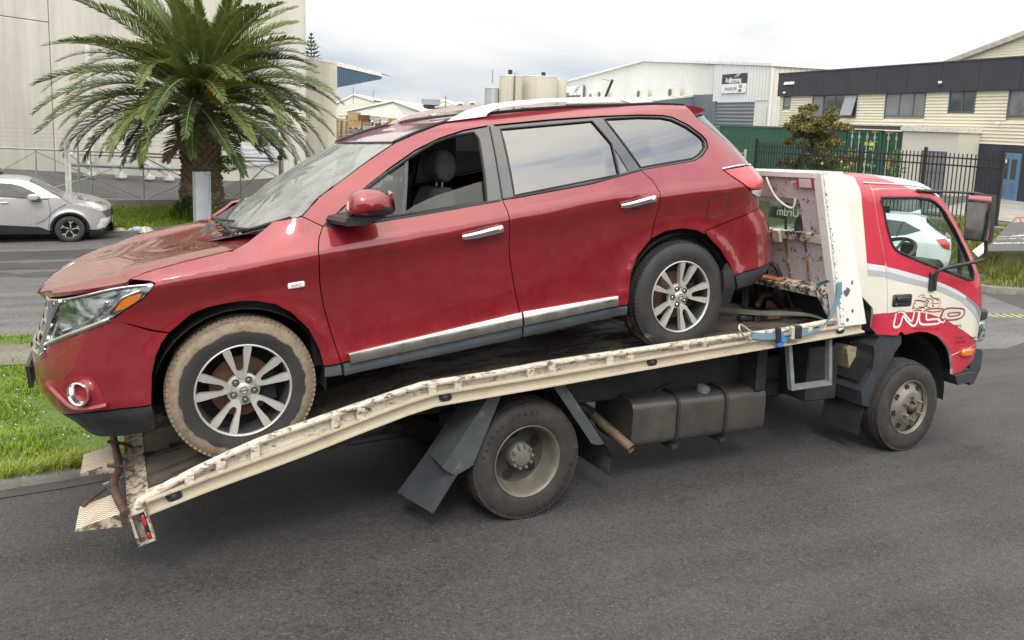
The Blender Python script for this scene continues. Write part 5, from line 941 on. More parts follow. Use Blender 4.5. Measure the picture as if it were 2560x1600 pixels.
def rp(x, f): r = crow(x); i = f * (len(r) - 1) / 2; k = int(i); return Vector(r[k]).lerp(Vector(r[k + 1]), i - k) + Vector((0, 0, .003))
rt.grid([[rp(x, f) for f in np.linspace(0, .42, 7)] for x in np.linspace(3.07, 3.40, 6)]); rt.build('red_band', TRED, cabo, smooth=60)
rt = MB(); rt.grid([[rp(x, f) for f in np.linspace(0, .42, 7)] for x in np.linspace(3.41, 3.58, 4)]); rt.build('silver_stripe', TSIL, cabo, smooth=60)
fz = [.62, .72, .9, 1.165, 1.40]; wz = [1.43, 1.636, 1.867, 2.088, 2.19]
def frow(z): 
    x = cfx(z) - .006; y = float(cabY(np.array([x]), np.array([z]))[0]); return [LT(x, y, z), LT(x + .05, y + .3, z), LT(x + .065, .97, z), LT(x + .05, 1.64 - y, z), LT(x, 1.94 - y, z)]
MB().grid([frow(z) for z in fz]).build('cab_front', TWHITE, cabo, smooth=60); MB().grid([frow(z) for z in wz]).build('windscreen', CGL, cabo, smooth=60); MB().tube([frow(1.415)[i] for i in range(5)], .02, 6).build('windscreen_rubber', RUBBER, cabo); MB().tube([frow(2.20)[i] for i in range(5)], .02, 6).build('windscreen_rubber', RUBBER, cabo)
m = MB(); out = [(.18, 1.05), (1.76, 1.05), (1.76, 2.31), (.18, 2.31)]; hole = [(.34, 1.50), (1.60, 1.50), (1.60, 2.06), (.34, 2.06)]; tri = tessellate_polygon([[Vector((*p, 0)) for p in out], [Vector((*p, 0)) for p in hole]]); m.add([LT(2.732, *p) for p in out + hole], [tuple(t) for t in tri]); m.build('cab_back', TWHITE, cabo, smooth=None)
rwm = MB(); rwm.quad(LT(2.735, .34, 1.50), LT(2.735, 1.60, 1.50), LT(2.735, 1.60, 2.06), LT(2.735, .34, 2.06)); rw_ = rwm.build('rear_window', glassmat('green_glass', (.30, .42, .34), 1.5, 0, .10), cabo)
text_mesh('FUrdm', 'window_lettering', plain('vinyl_pale', (.45, .60, .53), .5), cabo, basis(LT(2.72, .60, 1.98), (0, 1, 0), (0, 0, 1), (1, 0, 0)), .105, .001)
bx('rear_window_ledge', (2.66, .20, 2.10), (2.72, 1.74, 2.17), chipped('ledge', (.60, .54, .42), (.22, .10, .05), .54, 14, .6), parent=cabo)
# inside the cab
bx('cab_floor', (2.76, .20, .98), (4.6, 1.74, 1.02), DARK, parent=cabo); CABG = plain('cab_trim', (.10, .105, .10), .7, var=.15)
MB().grid([[LT(4.66, .24, 1.38), LT(4.74, .97, 1.40), LT(4.66, 1.70, 1.38)], [LT(4.45, .24, 1.50), LT(4.52, .97, 1.52), LT(4.45, 1.70, 1.50)], [LT(4.28, .24, 1.46), LT(4.33, .97, 1.48), LT(4.28, 1.70, 1.46)], [LT(4.22, .24, 1.15), LT(4.25, .97, 1.15), LT(4.22, 1.70, 1.15)]]).build('cab_dash', CABG, cabo, smooth=40)
bx('instrument_hood', (4.10, .30, 1.45), (4.40, .72, 1.60), CABG, .04, cabo)
ct = Vector(LT(3.93, .52, 1.66)); ax = Vector((-.55, 0, .83)).normalized(); u_ = Vector((0, 1, 0)); v_ = ax.cross(u_); sw = MB(); sw.tube([ct + .20 * (math.cos(t) * u_ + math.sin(t) * v_) for t in np.linspace(0, 2 * math.pi, 33)[:-1]], .017, 8, closed=True); 
swo = sw.build('steering_wheel', CABG, cabo, smooth=60); MB().cyl(ct - ax * .01, ct - ax * .30, .035, n=10).build('steering_column', CABG, swo)
for a in (0.2, 2.94, -1.57): MB().tube([ct - ax * .03, ct + .19 * (math.cos(a) * u_ + math.sin(a) * v_)], .012, 6).build('steering_spoke', CABG, swo)
for y in (.52, 1.0, 1.42): bx('cab_seat', (2.95, y - .22, 1.2), (3.45, y + .22, 1.38), CABG, .05, cabo); bx('cab_seat_back', (2.86, y - .2, 1.36), (2.98, y + .2, 1.95 if y != 1.0 else 1.7), CABG, .05, cabo)
mm_ = MB(); mm_.bbox(LT(4.34, .90, 1.98), LT(4.36, 1.08, 2.05), .006); mm_.build('inner_mirror', BLKPL, cabo); bx('dash_device', (4.38, .62, 1.55), (4.42, .78, 1.72), BLKPL, .01, cabo)
cpanel('door_lining', [(3.40, 1.20), (3.44, 1.66), (4.15, 1.47), (4.5, 1.38), (4.52, 1.06), (3.6, 1.06)], CABG, off=.05, depth=0, gap=0)
bx('roof_lining', (2.8, .25, 2.24), (4.0, 1.69, 2.26), TRIMG, parent=cabo)
# mirrors
def mir_arm(sgn):
    q = (lambda x, y, z: LT(x, y, z)) if sgn < 0 else (lambda x, y, z: LT(x, 1.94 - y, z)); o = MB().tube(smooth_curve([q(3.80, .17, 2.218), q(3.95, .02, 2.225), q(4.08, -.10, 2.225), q(4.155, -.14, 2.21), q(4.175, -.15, 2.16)], 4), .011, 8).build('mirror_arm', BLKPL, cabo, smooth=60)
    MB().tube(smooth_curve([q(4.22, -.15, 1.84), q(4.235, -.15, 1.70), q(4.20, -.13, 1.655), q(4.02, -.03, 1.60), q(3.915, .03, 1.555), q(3.90, .05, 1.50), q(3.905, .06, 1.40)], 4), .015, 8).build('mirror_arm', BLKPL, cabo, smooth=60)
    Fm = basis(q(4.105, -.155, 2.02), (.05, -1. * (1 if sgn < 0 else -1), 0), (1., .05 * (1 if sgn < 0 else -1), 0), (0.0, 0, 1)); h = MB(); pr = smooth_curve([(x_ * .72, z_) for x_, z_ in [(-.145, .175), (-.10, .197), (.10, .197), (.145, .17), (.15, -.16), (.11, -.19), (-.10, -.19), (-.142, -.165)]], 3, True)
    h.grid([[Fm @ Vector((p[0] * k, y, p[1] * k)) for p in pr + pr[:1]] for y, k in ((-.035, .93), (-.030, 1.), (.02, 1.), (.05, .85), (.06, .4), (.062, .01))]); ho = h.build('truck_mirror', BLKPL, cabo, smooth=50); g = MB(); g.add([Fm @ Vector((p[0] * .93, -.034, p[1] * .93)) for p in pr], [tuple(range(len(pr)))]); g.build('mirror_glass', plain('mirror_silver', (.85, .85, .85), .02, 1., var=.02), ho)
    for a, b, z in (((-.085), (.085), 0),): pass
mir_arm(-1); mir_arm(1)
bx('mirror_bracket', (3.862, .055, 1.37), (3.945, .10, 1.53), BLKPL, .01, cabo); bx('visor_clip', (3.72, .15, 2.205), (4.03, .19, 2.235), BLKPL, .01, cabo)
m = MB(); m.bbox(LT(4.40, .055, .762), LT(4.545, .10, .832), .014); m.build('indicator_lamp', AMBER, cabo, smooth=40); MB().lathe([(0, .030), (-.02, .028), (-.026, .02), (-.026, 0)], LT(4.585, .105, .797), (0, 1, 0), 18).build('side_reflector', plain('reflector_red', (.40, .05, .03), .25, coat=1), cabo)
hlm = MB(); hlm.bbox(LT(4.70, .16, .85), LT(4.875, .50, 1.055), .03); hlm.build('truck_headlight', HLM, cabo, smooth=40); bx('headlight_bezel', (4.69, .15, 1.06), (4.86, .52, 1.16), GUARD2, .02, cabo)
m = MB(); bpz = [(4.72, .80), (4.86, .78), (4.89, .74), (4.885, .60), (4.80, .46), (4.745, .45), (4.72, .55)]; m.prism(bpz, .17, 1.77, lambda x, z, y: LT(x + (0 if .3 < y < 1.6 else -.03), y, z)); m.build('front_bumper', GUARD2, cabo, smooth=30)
bx('bumper_bracket', (4.62, .22, .70), (4.76, 1.72, .86), CHASS, parent=cabo)
m = MB(); m.prism([(4.32, .60), (4.62, .605), (4.625, .55), (4.60, .53), (4.37, .51), (4.345, .545)], .06, .34, lambda x, z, y: LT(x, y, z)); m.build('cab_step', GUARD2, cabo, smooth=30); bx('step_hanger', (4.36, .12, .55), (4.62, .20, .63), CHASS, parent=cabo)
# front wheel surround, coolant bottle
m = MB(); GD = [(3.336, .997), (3.600, .990), (3.612, .927), (3.560, .87), (3.535, .845), (3.516, .801), (3.475, .745), (3.432, .690), (3.36, .56), (3.296, .453), (3.284, .400), (3.20, .42), (3.169, .543), (3.222, .613), (3.28, .72), (3.29, .85), (3.27, .92)]
m.prism(GD, .10, .52, lambda x, z, y: LT(x, y, z)); m.build('front_mudguard', GUARD2, truck, smooth=None); m = MB(); m.prism(GD, 1.42, 1.84, lambda x, z, y: LT(x, y, z)); m.build('front_mudguard', GUARD2, truck, smooth=None)
an = np.linspace(-.1, math.pi - .35, 16); m = MB(); m.grid([[LT(3.72 + .57 * math.cos(t), y, .42 + .57 * math.sin(t)) for t in an] for y in (.13, .55)]); m.add([LT(3.72, .55, .42)] + [LT(3.72 + .57 * math.cos(t), .55, .42 + .57 * math.sin(t)) for t in an], [(0, i, i + 1) for i in range(1, 16)]); m.build('wheel_well', DARK, truck)
guard('mud_flap', [(3.26, .45), (3.20, .16)], .12, .52, None, CHASS)
m = MB(); m.prism([(3.235, .86), (3.27, .885), (3.42, .855), (3.455, .80), (3.40, .52), (3.37, .38), (3.35, .38), (3.33, .55), (3.27, .72)], .28, .42, lambda x, z, y: LT(x - .06, y, z)); m.build('coolant_bottle', plain('stained_plastic', (.42, .33, .22), .5, var=.3, vs=8, dirt=.5, dirt_c=(.14, .10, .07)), truck, smooth=30); MB().tube(smooth_curve([LT(3.22, .30, .90), LT(3.35, .27, .93), LT(3.44, .27, .86), LT(3.47, .3, .72)], 4), .012, 6).build('coolant_hose', CHASS, truck)
# ---- loose gear on the deck: each its own thing
def tthing(name, label, cat, group=None): o = thing(name, label, cat, M=M_trk, group=group); return o
bar = tthing('steel_bar', 'rusty square steel bar with worn yellow lettering lying on the deck edge', 'bar')
def dz(x): return float(floor_z(x))
Fb = basis(LT(2.46, .36, dz(2.46) + .035), Vector((.985, -.17, .07)).normalized(), Vector((.17, .985, 0)).normalized(), (-.07, 0, 1)); m = MB(); m.bbox((-.26, -.035, -.034), (.34, .035, .034), .006, M=Fb); m.build('bar_body', RUSTY, bar, smooth=None); m = MB(); m.bbox((-.40, -.03, -.03), (-.262, .03, .03), .018, M=Fb); m.build('bar_grip', BLKPL, bar, smooth=40)
text_mesh('MAXI T', 'bar_lettering', plain('worn_yellow', (.48, .38, .15), .6), bar, Fb @ basis((-.11, -.0362, .012), (1, 0, 0), (0, 0, 1), (0, -1, 0)), .034, .0004); text_mesh('RRNN 1101', 'bar_lettering', plain('worn_yellow2', (.45, .36, .16), .6), bar, Fb @ basis((-.09, -.0362, -.014), (1, 0, 0), (0, 0, 1), (0, -1, 0)), .022, .0004)
jk = tthing('rusty_jack', 'brown rusty jack with a round roller lying by the headboard foot', 'jack'); m = MB(); m.tube([LT(2.55, .62, dz(2.55) + .05), LT(2.72, .48, dz(2.72) + .05), LT(2.86, .40, dz(2.8) + .06)], .045, 10); m.build('jack_body', RUSTY, jk, smooth=50); MB().cyl(LT(2.74, .46, dz(2.7) + .075), LT(2.86, .20, dz(2.8) + .075), .062, n=16).build('jack_roller', CHASS, jk, smooth=50); MB().tube([LT(2.50, .66, dz(2.5) + .04), LT(2.52, .64, dz(2.5) + .13), LT(2.56, .60, dz(2.5) + .15)], .026, 8).build('jack_lug', RUSTY, jk, smooth=50); MB().tube([LT(2.56, .62, dz(2.5) + .14), LT(2.82, .44, dz(2.8) + .10)], .016, 8).build('jack_lever', RUSTY, jk)
af = tthing('tripod_frame', 'dark bent tube frame standing in front of the headboard shelf', 'frame'); m = MB(); m.tube(smooth_curve([LT(2.60, .63, dz(2.6)), LT(2.52, .60, 1.35), LT(2.46, .56, 1.53), LT(2.445, .50, 1.565), LT(2.46, .44, 1.53), LT(2.54, .40, 1.35), LT(2.64, .36, dz(2.64))], 5), .020, 8); m.build('frame_tube', plain('dark_tube', (.035, .028, .03), .5, .4), af, smooth=60)
STRAPB = plain('webbing_blue', (.12, .22, .27), .75, var=.15, vs=20, bump=.3, bs=300); STRAPG = plain('webbing_green', (.085, .095, .075), .8, var=.25, vs=14, bump=.3, bs=300)
def webbing(pts, wdir, w, k=5):
    c = smooth_curve(pts, k); A = []; B = []
    for i, p in enumerate(c): t = i / (len(c) - 1); d = Vector(wdir[0]).lerp(Vector(wdir[-1]), t).normalized() * w / 2; A.append(Vector(p) + d); B.append(Vector(p) - d)
    m = MB(); m.grid([A, B]); n_ = Vector((.0, -.003, .002)); m.grid([[p + n_ for p in A], [p + n_ for p in B]], flip=True); return m
st = tthing('ratchet_strap', 'faded blue ratchet strap wrapped over the headboard corner and hooked to the rail', 'strap')
webbing([LT(2.44, -.10, 1.515), LT(2.40, -.045, 1.47), LT(2.42, -.03, 1.40)], [(.9, .2, -.3)], .06).build('strap_loop', STRAPB, st, fix=False)
webbing([LT(2.515, -.137, 1.505), LT(2.520, -.140, 1.42), LT(2.49, -.142, 1.33), LT(2.43, -.145, 1.23), LT(2.36, -.142, 1.165), LT(2.25, -.135, 1.135)], [(1, 0, .1), (.75, 0, .66)], .055).build('strap_tail', STRAPB, st, fix=False); webbing([LT(2.24, -.132, 1.14), LT(2.0, -.138, 1.128), LT(1.80, -.138, 1.13), LT(1.69, -.130, 1.145)], [(.0, .1, 1)], .048).build('strap_web', STRAPB, st, fix=False)
hk = MB(); hk.tube(smooth_curve([LT(1.70, -.125, 1.125), LT(1.63, -.15, 1.12), LT(1.56, -.14, 1.19), LT(1.585, -.115, 1.222), LT(1.66, -.13, 1.18), LT(1.70, -.13, 1.16)], 4), .007, 6); hk.build('strap_hook', plain('hook_steel', (.55, .48, .38), .35, .8), st, smooth=60)
rt_ = link('ratchet', None, st); Fr = basis(LT(2.02, -.150, 1.142), Vector((1, 0, .06)).normalized(), (0, 1, 0), (-.06, 0, 1))
for lo, hi, mt, nm in (((-.115, -.02, -.055), (-.085, .02, .055), BLKPL, 'ratchet_handle'), ((-.085, -.012, -.012), (.02, .012, .006), GALV, 'ratchet_body'), ((.02, -.018, -.045), (.05, .018, .05), plain('label_tan', (.42, .40, .28), .6), 'ratchet_label'), ((.06, -.02, -.045), (.12, .02, .05), BLKPL, 'ratchet_spool'), ((-.11, -.022, -.085), (-.06, .015, -.055), plain('lever_blue', (.04, .16, .42), .4), 'ratchet_lever')): m = MB(); m.bbox(lo, hi, .004, M=Fr); m.build(nm, mt, rt_, smooth=None)
m = MB(); m.prism([(-.085, .03), (-.03, -.045), (-.07, -.055), (-.088, -.04)], -.026, -.02, lambda x, z, y: Fr @ Vector((x, y, z))); m.build('ratchet_pawl', plain('pawl_blue', (.05, .20, .50), .35), rt_, smooth=None)
gs = tthing('tie_down_strap', 'dirty olive webbing strap running from the rear wheel across the deck', 'strap'); webbing([LT(1.50, .35, dz(1.5) + .12), LT(1.85, .50, dz(1.85) + .11), LT(2.2, .35, dz(2.2) + .075), LT(2.45, .10, dz(2.45) + .085), LT(2.52, -.05, dz(2.5) + .06)], [(.1, .5, .9), (.3, .9, .2)], .05).build('strap_web', STRAPG, gs, fix=False)
rp_ = tthing('coiled_rope', 'pale coiled rope and rags behind the rear wheel on the deck', 'rope'); m = MB()
for k in range(5): m.tube([LT(1.55 + .20 * math.cos(t) * (1 - .09 * k), .75 + .16 * math.sin(t), dz(1.55) + .012 + .010 * k) for t in np.linspace(0, 2 * math.pi, 20)[:-1]], .010, 5, closed=True)
tag(m.build('rope', plain('old_rope', (.24, .20, .14), .9), rp_), kind='stuff')

# ================================================================== ground, kerbs, verges
def plane_z(x, y): n = TR @ Vector((0, 0, 1)); return -(n.x * x + n.y * y) / n.z
def ground_z(x, y):
    """street falling gently away from the camera, levelling out at the side street"""
    x = min(max(x, -30), 60); y2 = max(y, -12); t = min(1, max(0, (y - 8) / 10)); t = t * t * (3 - 2 * t); z = plane_z(x, y2) * (1 - t) - 1.0 * t
    return z
def sheet(name, mat, xs, ys, dz=0., inside=None, kind='structure', zf=None):
    zf = zf or ground_z; m = MB(); m.grid([[(x, y, zf(x, y) + dz) for x in xs] for y in ys]); o = m.build(name, mat, smooth=60); tag(o, kind=kind); return o
def poly_sheet(name, mat, poly, dz, h=.5, zf=None, parent=None, skirt=0.):
    zf = zf or ground_z; bm = bmesh.new(); vs = [bm.verts.new((p[0], p[1], 0)) for p in poly]
    for t in tessellate_polygon([[Vector((*p, 0)) for p in poly]]): bm.faces.new([vs[i] for i in t])
    lo = np.min(poly, 0); hi = np.max(poly, 0)
    for ax in (0, 1):
        for c in np.arange(math.ceil(lo[ax] / h) * h, hi[ax], h):
            co = [0, 0, 0]; co[ax] = c; no = [0, 0, 0]; no[ax] = 1; bmesh.ops.bisect_plane(bm, geom=bm.verts[:] + bm.edges[:] + bm.faces[:], dist=1e-5, plane_co=co, plane_no=no)
    for v in bm.verts: v.co.z = zf(v.co.x, v.co.y) + dz
    bm.normal_update()
    for f in bm.faces:
        if f.normal.z < 0: f.normal_flip()
    me = bpy.data.meshes.new(name); bm.to_mesh(me); bm.free(); me.polygons.foreach_set('use_smooth', [True] * len(me.polygons)); me.materials.append(mat); return link(name, me, parent)
def asphalt(name, c, speck=.5, warm=(1, .97, .94), crack=True, patch=.25):
    m, nt, o = newmat(name); v = coords(nt, 'Object')
    fine = noise(nt, v, 62, 5, .75); mid = noise(nt, v, 26, 6, .75); big = noise(nt, v, .55, 4, .6); streak = noise(nt, coords(nt, 'Object', (.35, 2.6, 1)), 1.1, 5, .6)
    k = mathn(nt, 'ADD', mathn(nt, 'MULTIPLY', fine, .62), mathn(nt, 'ADD', mathn(nt, 'MULTIPLY', mid, .38), mathn(nt, 'ADD', mathn(nt, 'MULTIPLY', big, patch), mathn(nt, 'MULTIPLY', streak, .22))))
    a = tuple(c * w * .30 for w in warm); b = tuple(c * w for w in warm); d = tuple(c * w * 1.75 for w in warm)
    col = ramp(nt, k, [(.56, a), (.72, b), (.90, d)])
    vo = nt.nodes.new('ShaderNodeTexVoronoi'); vo.inputs['Scale'].default_value = 75; nt.links.new(v, vo.inputs['Vector'])
    st = mathn(nt, 'MULTIPLY', ramp(nt, vo.outputs['Distance'], [(.10, 1.), (.22, 0.)]), ramp(nt, noise(nt, v, 31, 2), [(.54, 0.), (.66, 1.)])); col = mixc(nt, mathn(nt, 'MULTIPLY', st, speck), col, (.34, .32, .29))
    oil = mathn(nt, 'MULTIPLY', ramp(nt, noise(nt, v, 1.25, 3, .5, .4), [(.69, 0.), (.76, 1.)]), ramp(nt, noise(nt, v, 13, 4), [(.40, .2), (.62, .75)])); col = mixc(nt, oil, col, (.022, .020, .019))
    h = fine
    if crack:
        wv = nt.nodes.new('ShaderNodeTexVoronoi'); wv.feature = 'DISTANCE_TO_EDGE'; wv.inputs['Scale'].default_value = .62
        dn = nt.nodes.new('ShaderNodeTexNoise'); dn.inputs['Scale'].default_value = 1.4; dn.inputs['Detail'].default_value = 6; nt.links.new(v, dn.inputs['Vector']); nt.links.new(mixc(nt, .30, v, dn.outputs['Color'], 'ADD'), wv.inputs['Vector'])
        cr_k = mathn(nt, 'MULTIPLY', ramp(nt, wv.outputs['Distance'], [(.0, 1.), (.004, 0.)]), ramp(nt, noise(nt, v, .9, 3), [(.58, 0.), (.68, .6)])); col = mixc(nt, cr_k, col, (.018, .017, .016))
    bsdf(nt, o, col, ramp(nt, mid, [(.3, .70), (.7, .92)]), bump=mathn(nt, 'ADD', fine, mathn(nt, 'MULTIPLY', vo.outputs['Distance'], .8)), bump_str=.55, bump_dist=.006, spec=.35); return m
ROADM = asphalt('road_asphalt', .050, .8, (1, .95, .90)); SIDEM = asphalt('side_street_asphalt', .135, .25, (1, .97, .93), True, .12); YARDM = asphalt('yard_asphalt', .085, .3, (1, .97, .93), False)
CONC = plain('kerb_concrete', (.15, .14, .12), .9, var=.3, vs=5, bump=.35, bs=70, dirt=.5, dirt_c=(.06, .055, .045)); CONC2 = plain('path_concrete', (.36, .34, .31), .9, var=.15, vs=3, bump=.2, bs=60, dirt=.62, dirt_c=(.20, .18, .15))
def grass_ground(name, a, b, c):
    m, nt, o = newmat(name); v = coords(nt); k = mathn(nt, 'ADD', mathn(nt, 'MULTIPLY', noise(nt, v, 22, 6, .7), .6), mathn(nt, 'MULTIPLY', noise(nt, v, 1.3, 4), .4)); bsdf(nt, o, ramp(nt, k, [(.36, a), (.5, b), (.64, c)]), .9, bump=noise(nt, v, 40, 5, .7), bump_str=.8, bump_dist=.03); return m
GRG = grass_ground('turf', (.045, .075, .012), (.09, .155, .020), (.14, .20, .032)); GRR = grass_ground('rank_turf', (.040, .045, .012), (.085, .105, .020), (.14, .15, .035)); SOIL = grass_ground('bare_soil', (.10, .085, .06), (.17, .15, .115), (.23, .21, .17))
xs = [-400, -200, -100, -60] + list(np.arange(-40, 82, 4)) + [120, 200, 400]; ys = [-400, -200, -80, -40] + list(np.arange(-24, 20, 2)) + [22, 30, 60, 120, 250, 500]
sheet('road', ROADM, xs, ys)
poly_sheet('side_street', SIDEM, [(-80, 6.3), (-10, 6.16), (1.2, 6.05), (2.6, 5.4), (3.6, 4.2), (4.6, 3.3), (9, 2.4), (12.2, 3.3), (14.2, 6.0), (13, 12), (8, 22.4), (3.5, 21.9), (-.12, 20.9), (-1.12, 20.52), (-2.36, 19.85), (-4.98, 20.05), (-80, 22)], .004, 1.)['kind'] = 'structure'
# near verge between the two streets
KL = [(-40, -1.1), (-14, .55), (-6, 1.22), (-3.0, 1.55), (-2.35, 1.64), (-1.3, 1.72), (-.5, 1.80), (.3, 1.93), (1.0, 2.12), (1.7, 2.6), (2.2, 3.4), (2.35, 4.3), (2.1, 5.2), (1.4, 5.85), (.2, 6.03), (-3.3, 6.14), (-10, 6.2), (-40, 6.6)]
KC = smooth_curve(KL, 4); KN = []
for i, p in enumerate(KC):
    a = np.array(KC[max(i - 1, 0)]); b = np.array(KC[min(i + 1, len(KC) - 1)]); d = (b - a) / np.linalg.norm(b - a); KN.append((-d[1], d[0]))
kb = MB(); kb.grid([[(p[0] + n[0] * w, p[1] + n[1] * w, ground_z(p[0], p[1]) + h) for p, n in zip(KC, KN)] for w, h in ((-.02, -.03), (.0, .035), (.02, .052), (.16, .055), (.17, .0))]); k_o = kb.build('kerb', CONC, smooth=50); tag(k_o, kind='structure')
gt = MB(); gt.grid([[(p[0] - n[0] * w, p[1] - n[1] * w, ground_z(p[0] - n[0] * w, p[1] - n[1] * w) + h) for p, n in zip(KC, KN)] for w, h in ((.0, .006), (.14, .005))]); tag(gt.build('gutter', plain('gutter_dark', (.055, .05, .045), .9, var=.3, vs=4, bump=.3, bs=60)), kind='structure')
verge_in = [(p[0] + n[0] * .15, p[1] + n[1] * .15) for p, n in zip(KC, KN)]
vg = poly_sheet('grass_verge', GRG, verge_in, .048, .4); vg['kind'] = 'structure'
fpth = poly_sheet('footpath', SOIL, [(-40, 4.4), (-3, 4.62), (.5, 4.55), (2.0, 4.5), (1.9, 5.35), (.5, 5.45), (-3.2, 5.52), (-40, 5.5)], .060, .5); fpth['kind'] = 'structure'
# blades of grass
def blades(name, pts, hmin, hmax, mats, w=.006, lean=.5, zf=None, kind='stuff', dz=.05, seed=1, clump=None):
    g = np.random.default_rng(seed); n = len(pts); P = np.array(pts); ang = g.uniform(0, 2 * np.pi, n); h = g.uniform(hmin, hmax, n)
    if clump is not None: h = h * clump
    le = g.uniform(.1, lean, n) * h; wx = np.cos(ang + np.pi / 2) * w; wy = np.sin(ang + np.pi / 2) * w; dx_ = np.cos(ang) * le; dy_ = np.sin(ang) * le
    z = np.array([(zf or ground_z)(p[0], p[1]) for p in P]) + dz - .01
    V = np.empty((n, 5, 3)); V[:, 0] = np.stack([P[:, 0] - wx, P[:, 1] - wy, z], 1); V[:, 1] = np.stack([P[:, 0] + wx, P[:, 1] + wy, z], 1)
    V[:, 2] = np.stack([P[:, 0] + wx * .7 + dx_ * .4, P[:, 1] + wy * .7 + dy_ * .4, z + h * .62], 1); V[:, 3] = np.stack([P[:, 0] - wx * .7 + dx_ * .4, P[:, 1] - wy * .7 + dy_ * .4, z + h * .62], 1); V[:, 4] = np.stack([P[:, 0] + dx_, P[:, 1] + dy_, z + h], 1)
    base = np.arange(n)[:, None] * 5; q = (base + np.array([[0, 1, 2, 3]])).tolist(); t = (base + np.array([[3, 2, 4]])).tolist()
    me = bpy.data.meshes.new(name); me.from_pydata(V.reshape(-1, 3).tolist(), [], q + t); mi = g.integers(0, len(mats), n).tolist(); me.update()
    for m in mats: me.materials.append(m)
    me.polygons.foreach_set('material_index', mi + mi); o = link(name, me); return tag(o, kind=kind)
def leafmat(name, c, tr=.35, rough=.55, var=.3):
    m, nt, o = newmat(name); col = ramp(nt, noise(nt, coords(nt), 3, 4), [(.3, tuple(x * (1 - var) for x in c)), (.7, tuple(x * (1 + var) for x in c))])
    b = nt.nodes.new('ShaderNodeBsdfPrincipled'); nt.links.new(col, b.inputs['Base Color']); b.inputs['Roughness'].default_value = rough; b.inputs['Specular IOR Level'].default_value = .35
    t = nt.nodes.new('ShaderNodeBsdfTranslucent'); nt.links.new(mixc(nt, .3, col, (c[0] * 1.8, c[1] * 1.6, c[2])), t.inputs[0]); x = nt.nodes.new('ShaderNodeMixShader'); x.inputs[0].default_value = tr; nt.links.new(b.outputs[0], x.inputs[1]); nt.links.new(t.outputs[0], x.inputs[2]); nt.links.new(x.outputs[0], o.inputs[0]); return m
GB = [leafmat('blade_bright', (.23, .32, .024)), leafmat('blade_mid', (.16, .25, .020)), leafmat('blade_dark', (.065, .13, .014)), leafmat('blade_yellow', (.24, .29, .035))]
GT = [leafmat('tall_blade', (.15, .20, .030)), leafmat('tall_yellow', (.24, .24, .050)), leafmat('tall_dark', (.07, .12, .020)), leafmat('tall_straw', (.30, .26, .11))]
def in_poly(P, poly):
    x, y = P[:, 0], P[:, 1]; c = np.zeros(len(P), bool); n = len(poly)
    for i in range(n):
        x1, y1 = poly[i]; x2, y2 = poly[i - 1]; k = ((y1 > y) != (y2 > y)) & (x < (x2 - x1) * (y - y1) / ((y2 - y1) + 1e-12) + x1); c ^= k
    return c
gq = np.random.default_rng(3)
P = np.stack([gq.uniform(-4.6, 1.8, 95000), gq.uniform(1.5, 6.1, 95000)], 1); P = P[in_poly(P, verge_in)]; path = (P[:, 1] > 4.55) & (P[:, 1] < 5.5); P = P[~path | (gq.uniform(0, 1, len(P)) < .05)]
keep = (P[:, 0] < -1.4) | (gq.uniform(0, 1, len(P)) < .35); P = P[keep]
cl = .6 + .9 * np.clip(np.sin(P[:, 0] * 5.1 + np.sin(P[:, 1] * 3.7)) * np.cos(P[:, 1] * 4.3 + 1.1 * np.sin(P[:, 0] * 2.3)), -.3, 1)
blades('grass', P, .022, .060, GB, .0045, 1.2, seed=4, clump=cl)
e_pts = [(p[0] + n[0] * gq.uniform(.10, .26), p[1] + n[1] * gq.uniform(.10, .26)) for p, n in zip(KC, KN) if -4.5 < p[0] < 1.2 and p[1] < 3 for _ in range(190)]
E_ = []
for i in range(len(KC) - 1):
    if -4.6 < KC[i][0] < 1.2 and KC[i][1] < 3:
        for _ in range(420): t = gq.uniform(); w = gq.uniform(.06, .24) * (1 if gq.uniform() < .8 else .6); E_.append((KC[i][0] * (1 - t) + KC[i + 1][0] * t + KN[i][0] * w, KC[i][1] * (1 - t) + KC[i + 1][1] * t + KN[i][1] * w))
blades('grass', E_, .03, .10, [GB[0], GB[3], GB[1], GT[3]], .005, 1.5, seed=5)
dm = MB(); q_ = random.Random(9)
for k in range(75):
    x, y = q_.uniform(-3.6, -2.45), q_.uniform(2.1, 4.4); 
    if k < 45: x, y = -2.78 + q_.gauss(0, .09), 3.5 + q_.gauss(0, .28)
    z = ground_z(x, y) + .05 + q_.uniform(.05, .085); r = .006
    dm.add([(x + r * math.cos(a), y + r * math.sin(a), z + .002 * math.cos(2 * a)) for a in np.linspace(0, 6.28, 7)[:-1]], [tuple(range(6))])
tag(dm.build('daisies', plain('petal_white', (.75, .75, .72), .7)), kind='stuff')
# far verge with the palm, kerb along the side street
FK = smooth_curve([(-40, 22.0), (-12, 20.6), (-4.98, 20.1), (-2.36, 19.9), (-1.12, 20.57), (-.12, 20.94), (3.5, 21.95), (9, 22.6), (24, 22.8)], 4)
fk = MB(); fk.grid([[(p[0], p[1] + w, -1.0 + h) for p in FK] for w, h in ((-.02, -.03), (.0, .08), (.16, .10), (.18, .02))]); tag(fk.build('kerb', CONC, smooth=50), kind='structure')
GRF = [(p[0], p[1] + .15) for p in FK] + [(24, 26.3), (-40, 26.3)]
tag(poly_sheet('grass_verge', GRG, GRF, 1.09, 1., zf=lambda x, y: -2.0), kind='structure')
P = np.stack([gq.uniform(-2.8, 2.6, 24000), gq.uniform(20.2, 26.2, 24000)], 1); P = P[in_poly(P, GRF)]; blades('grass', P, .03, .09, GB, .009, .9, zf=lambda x, y: -.96, seed=6)
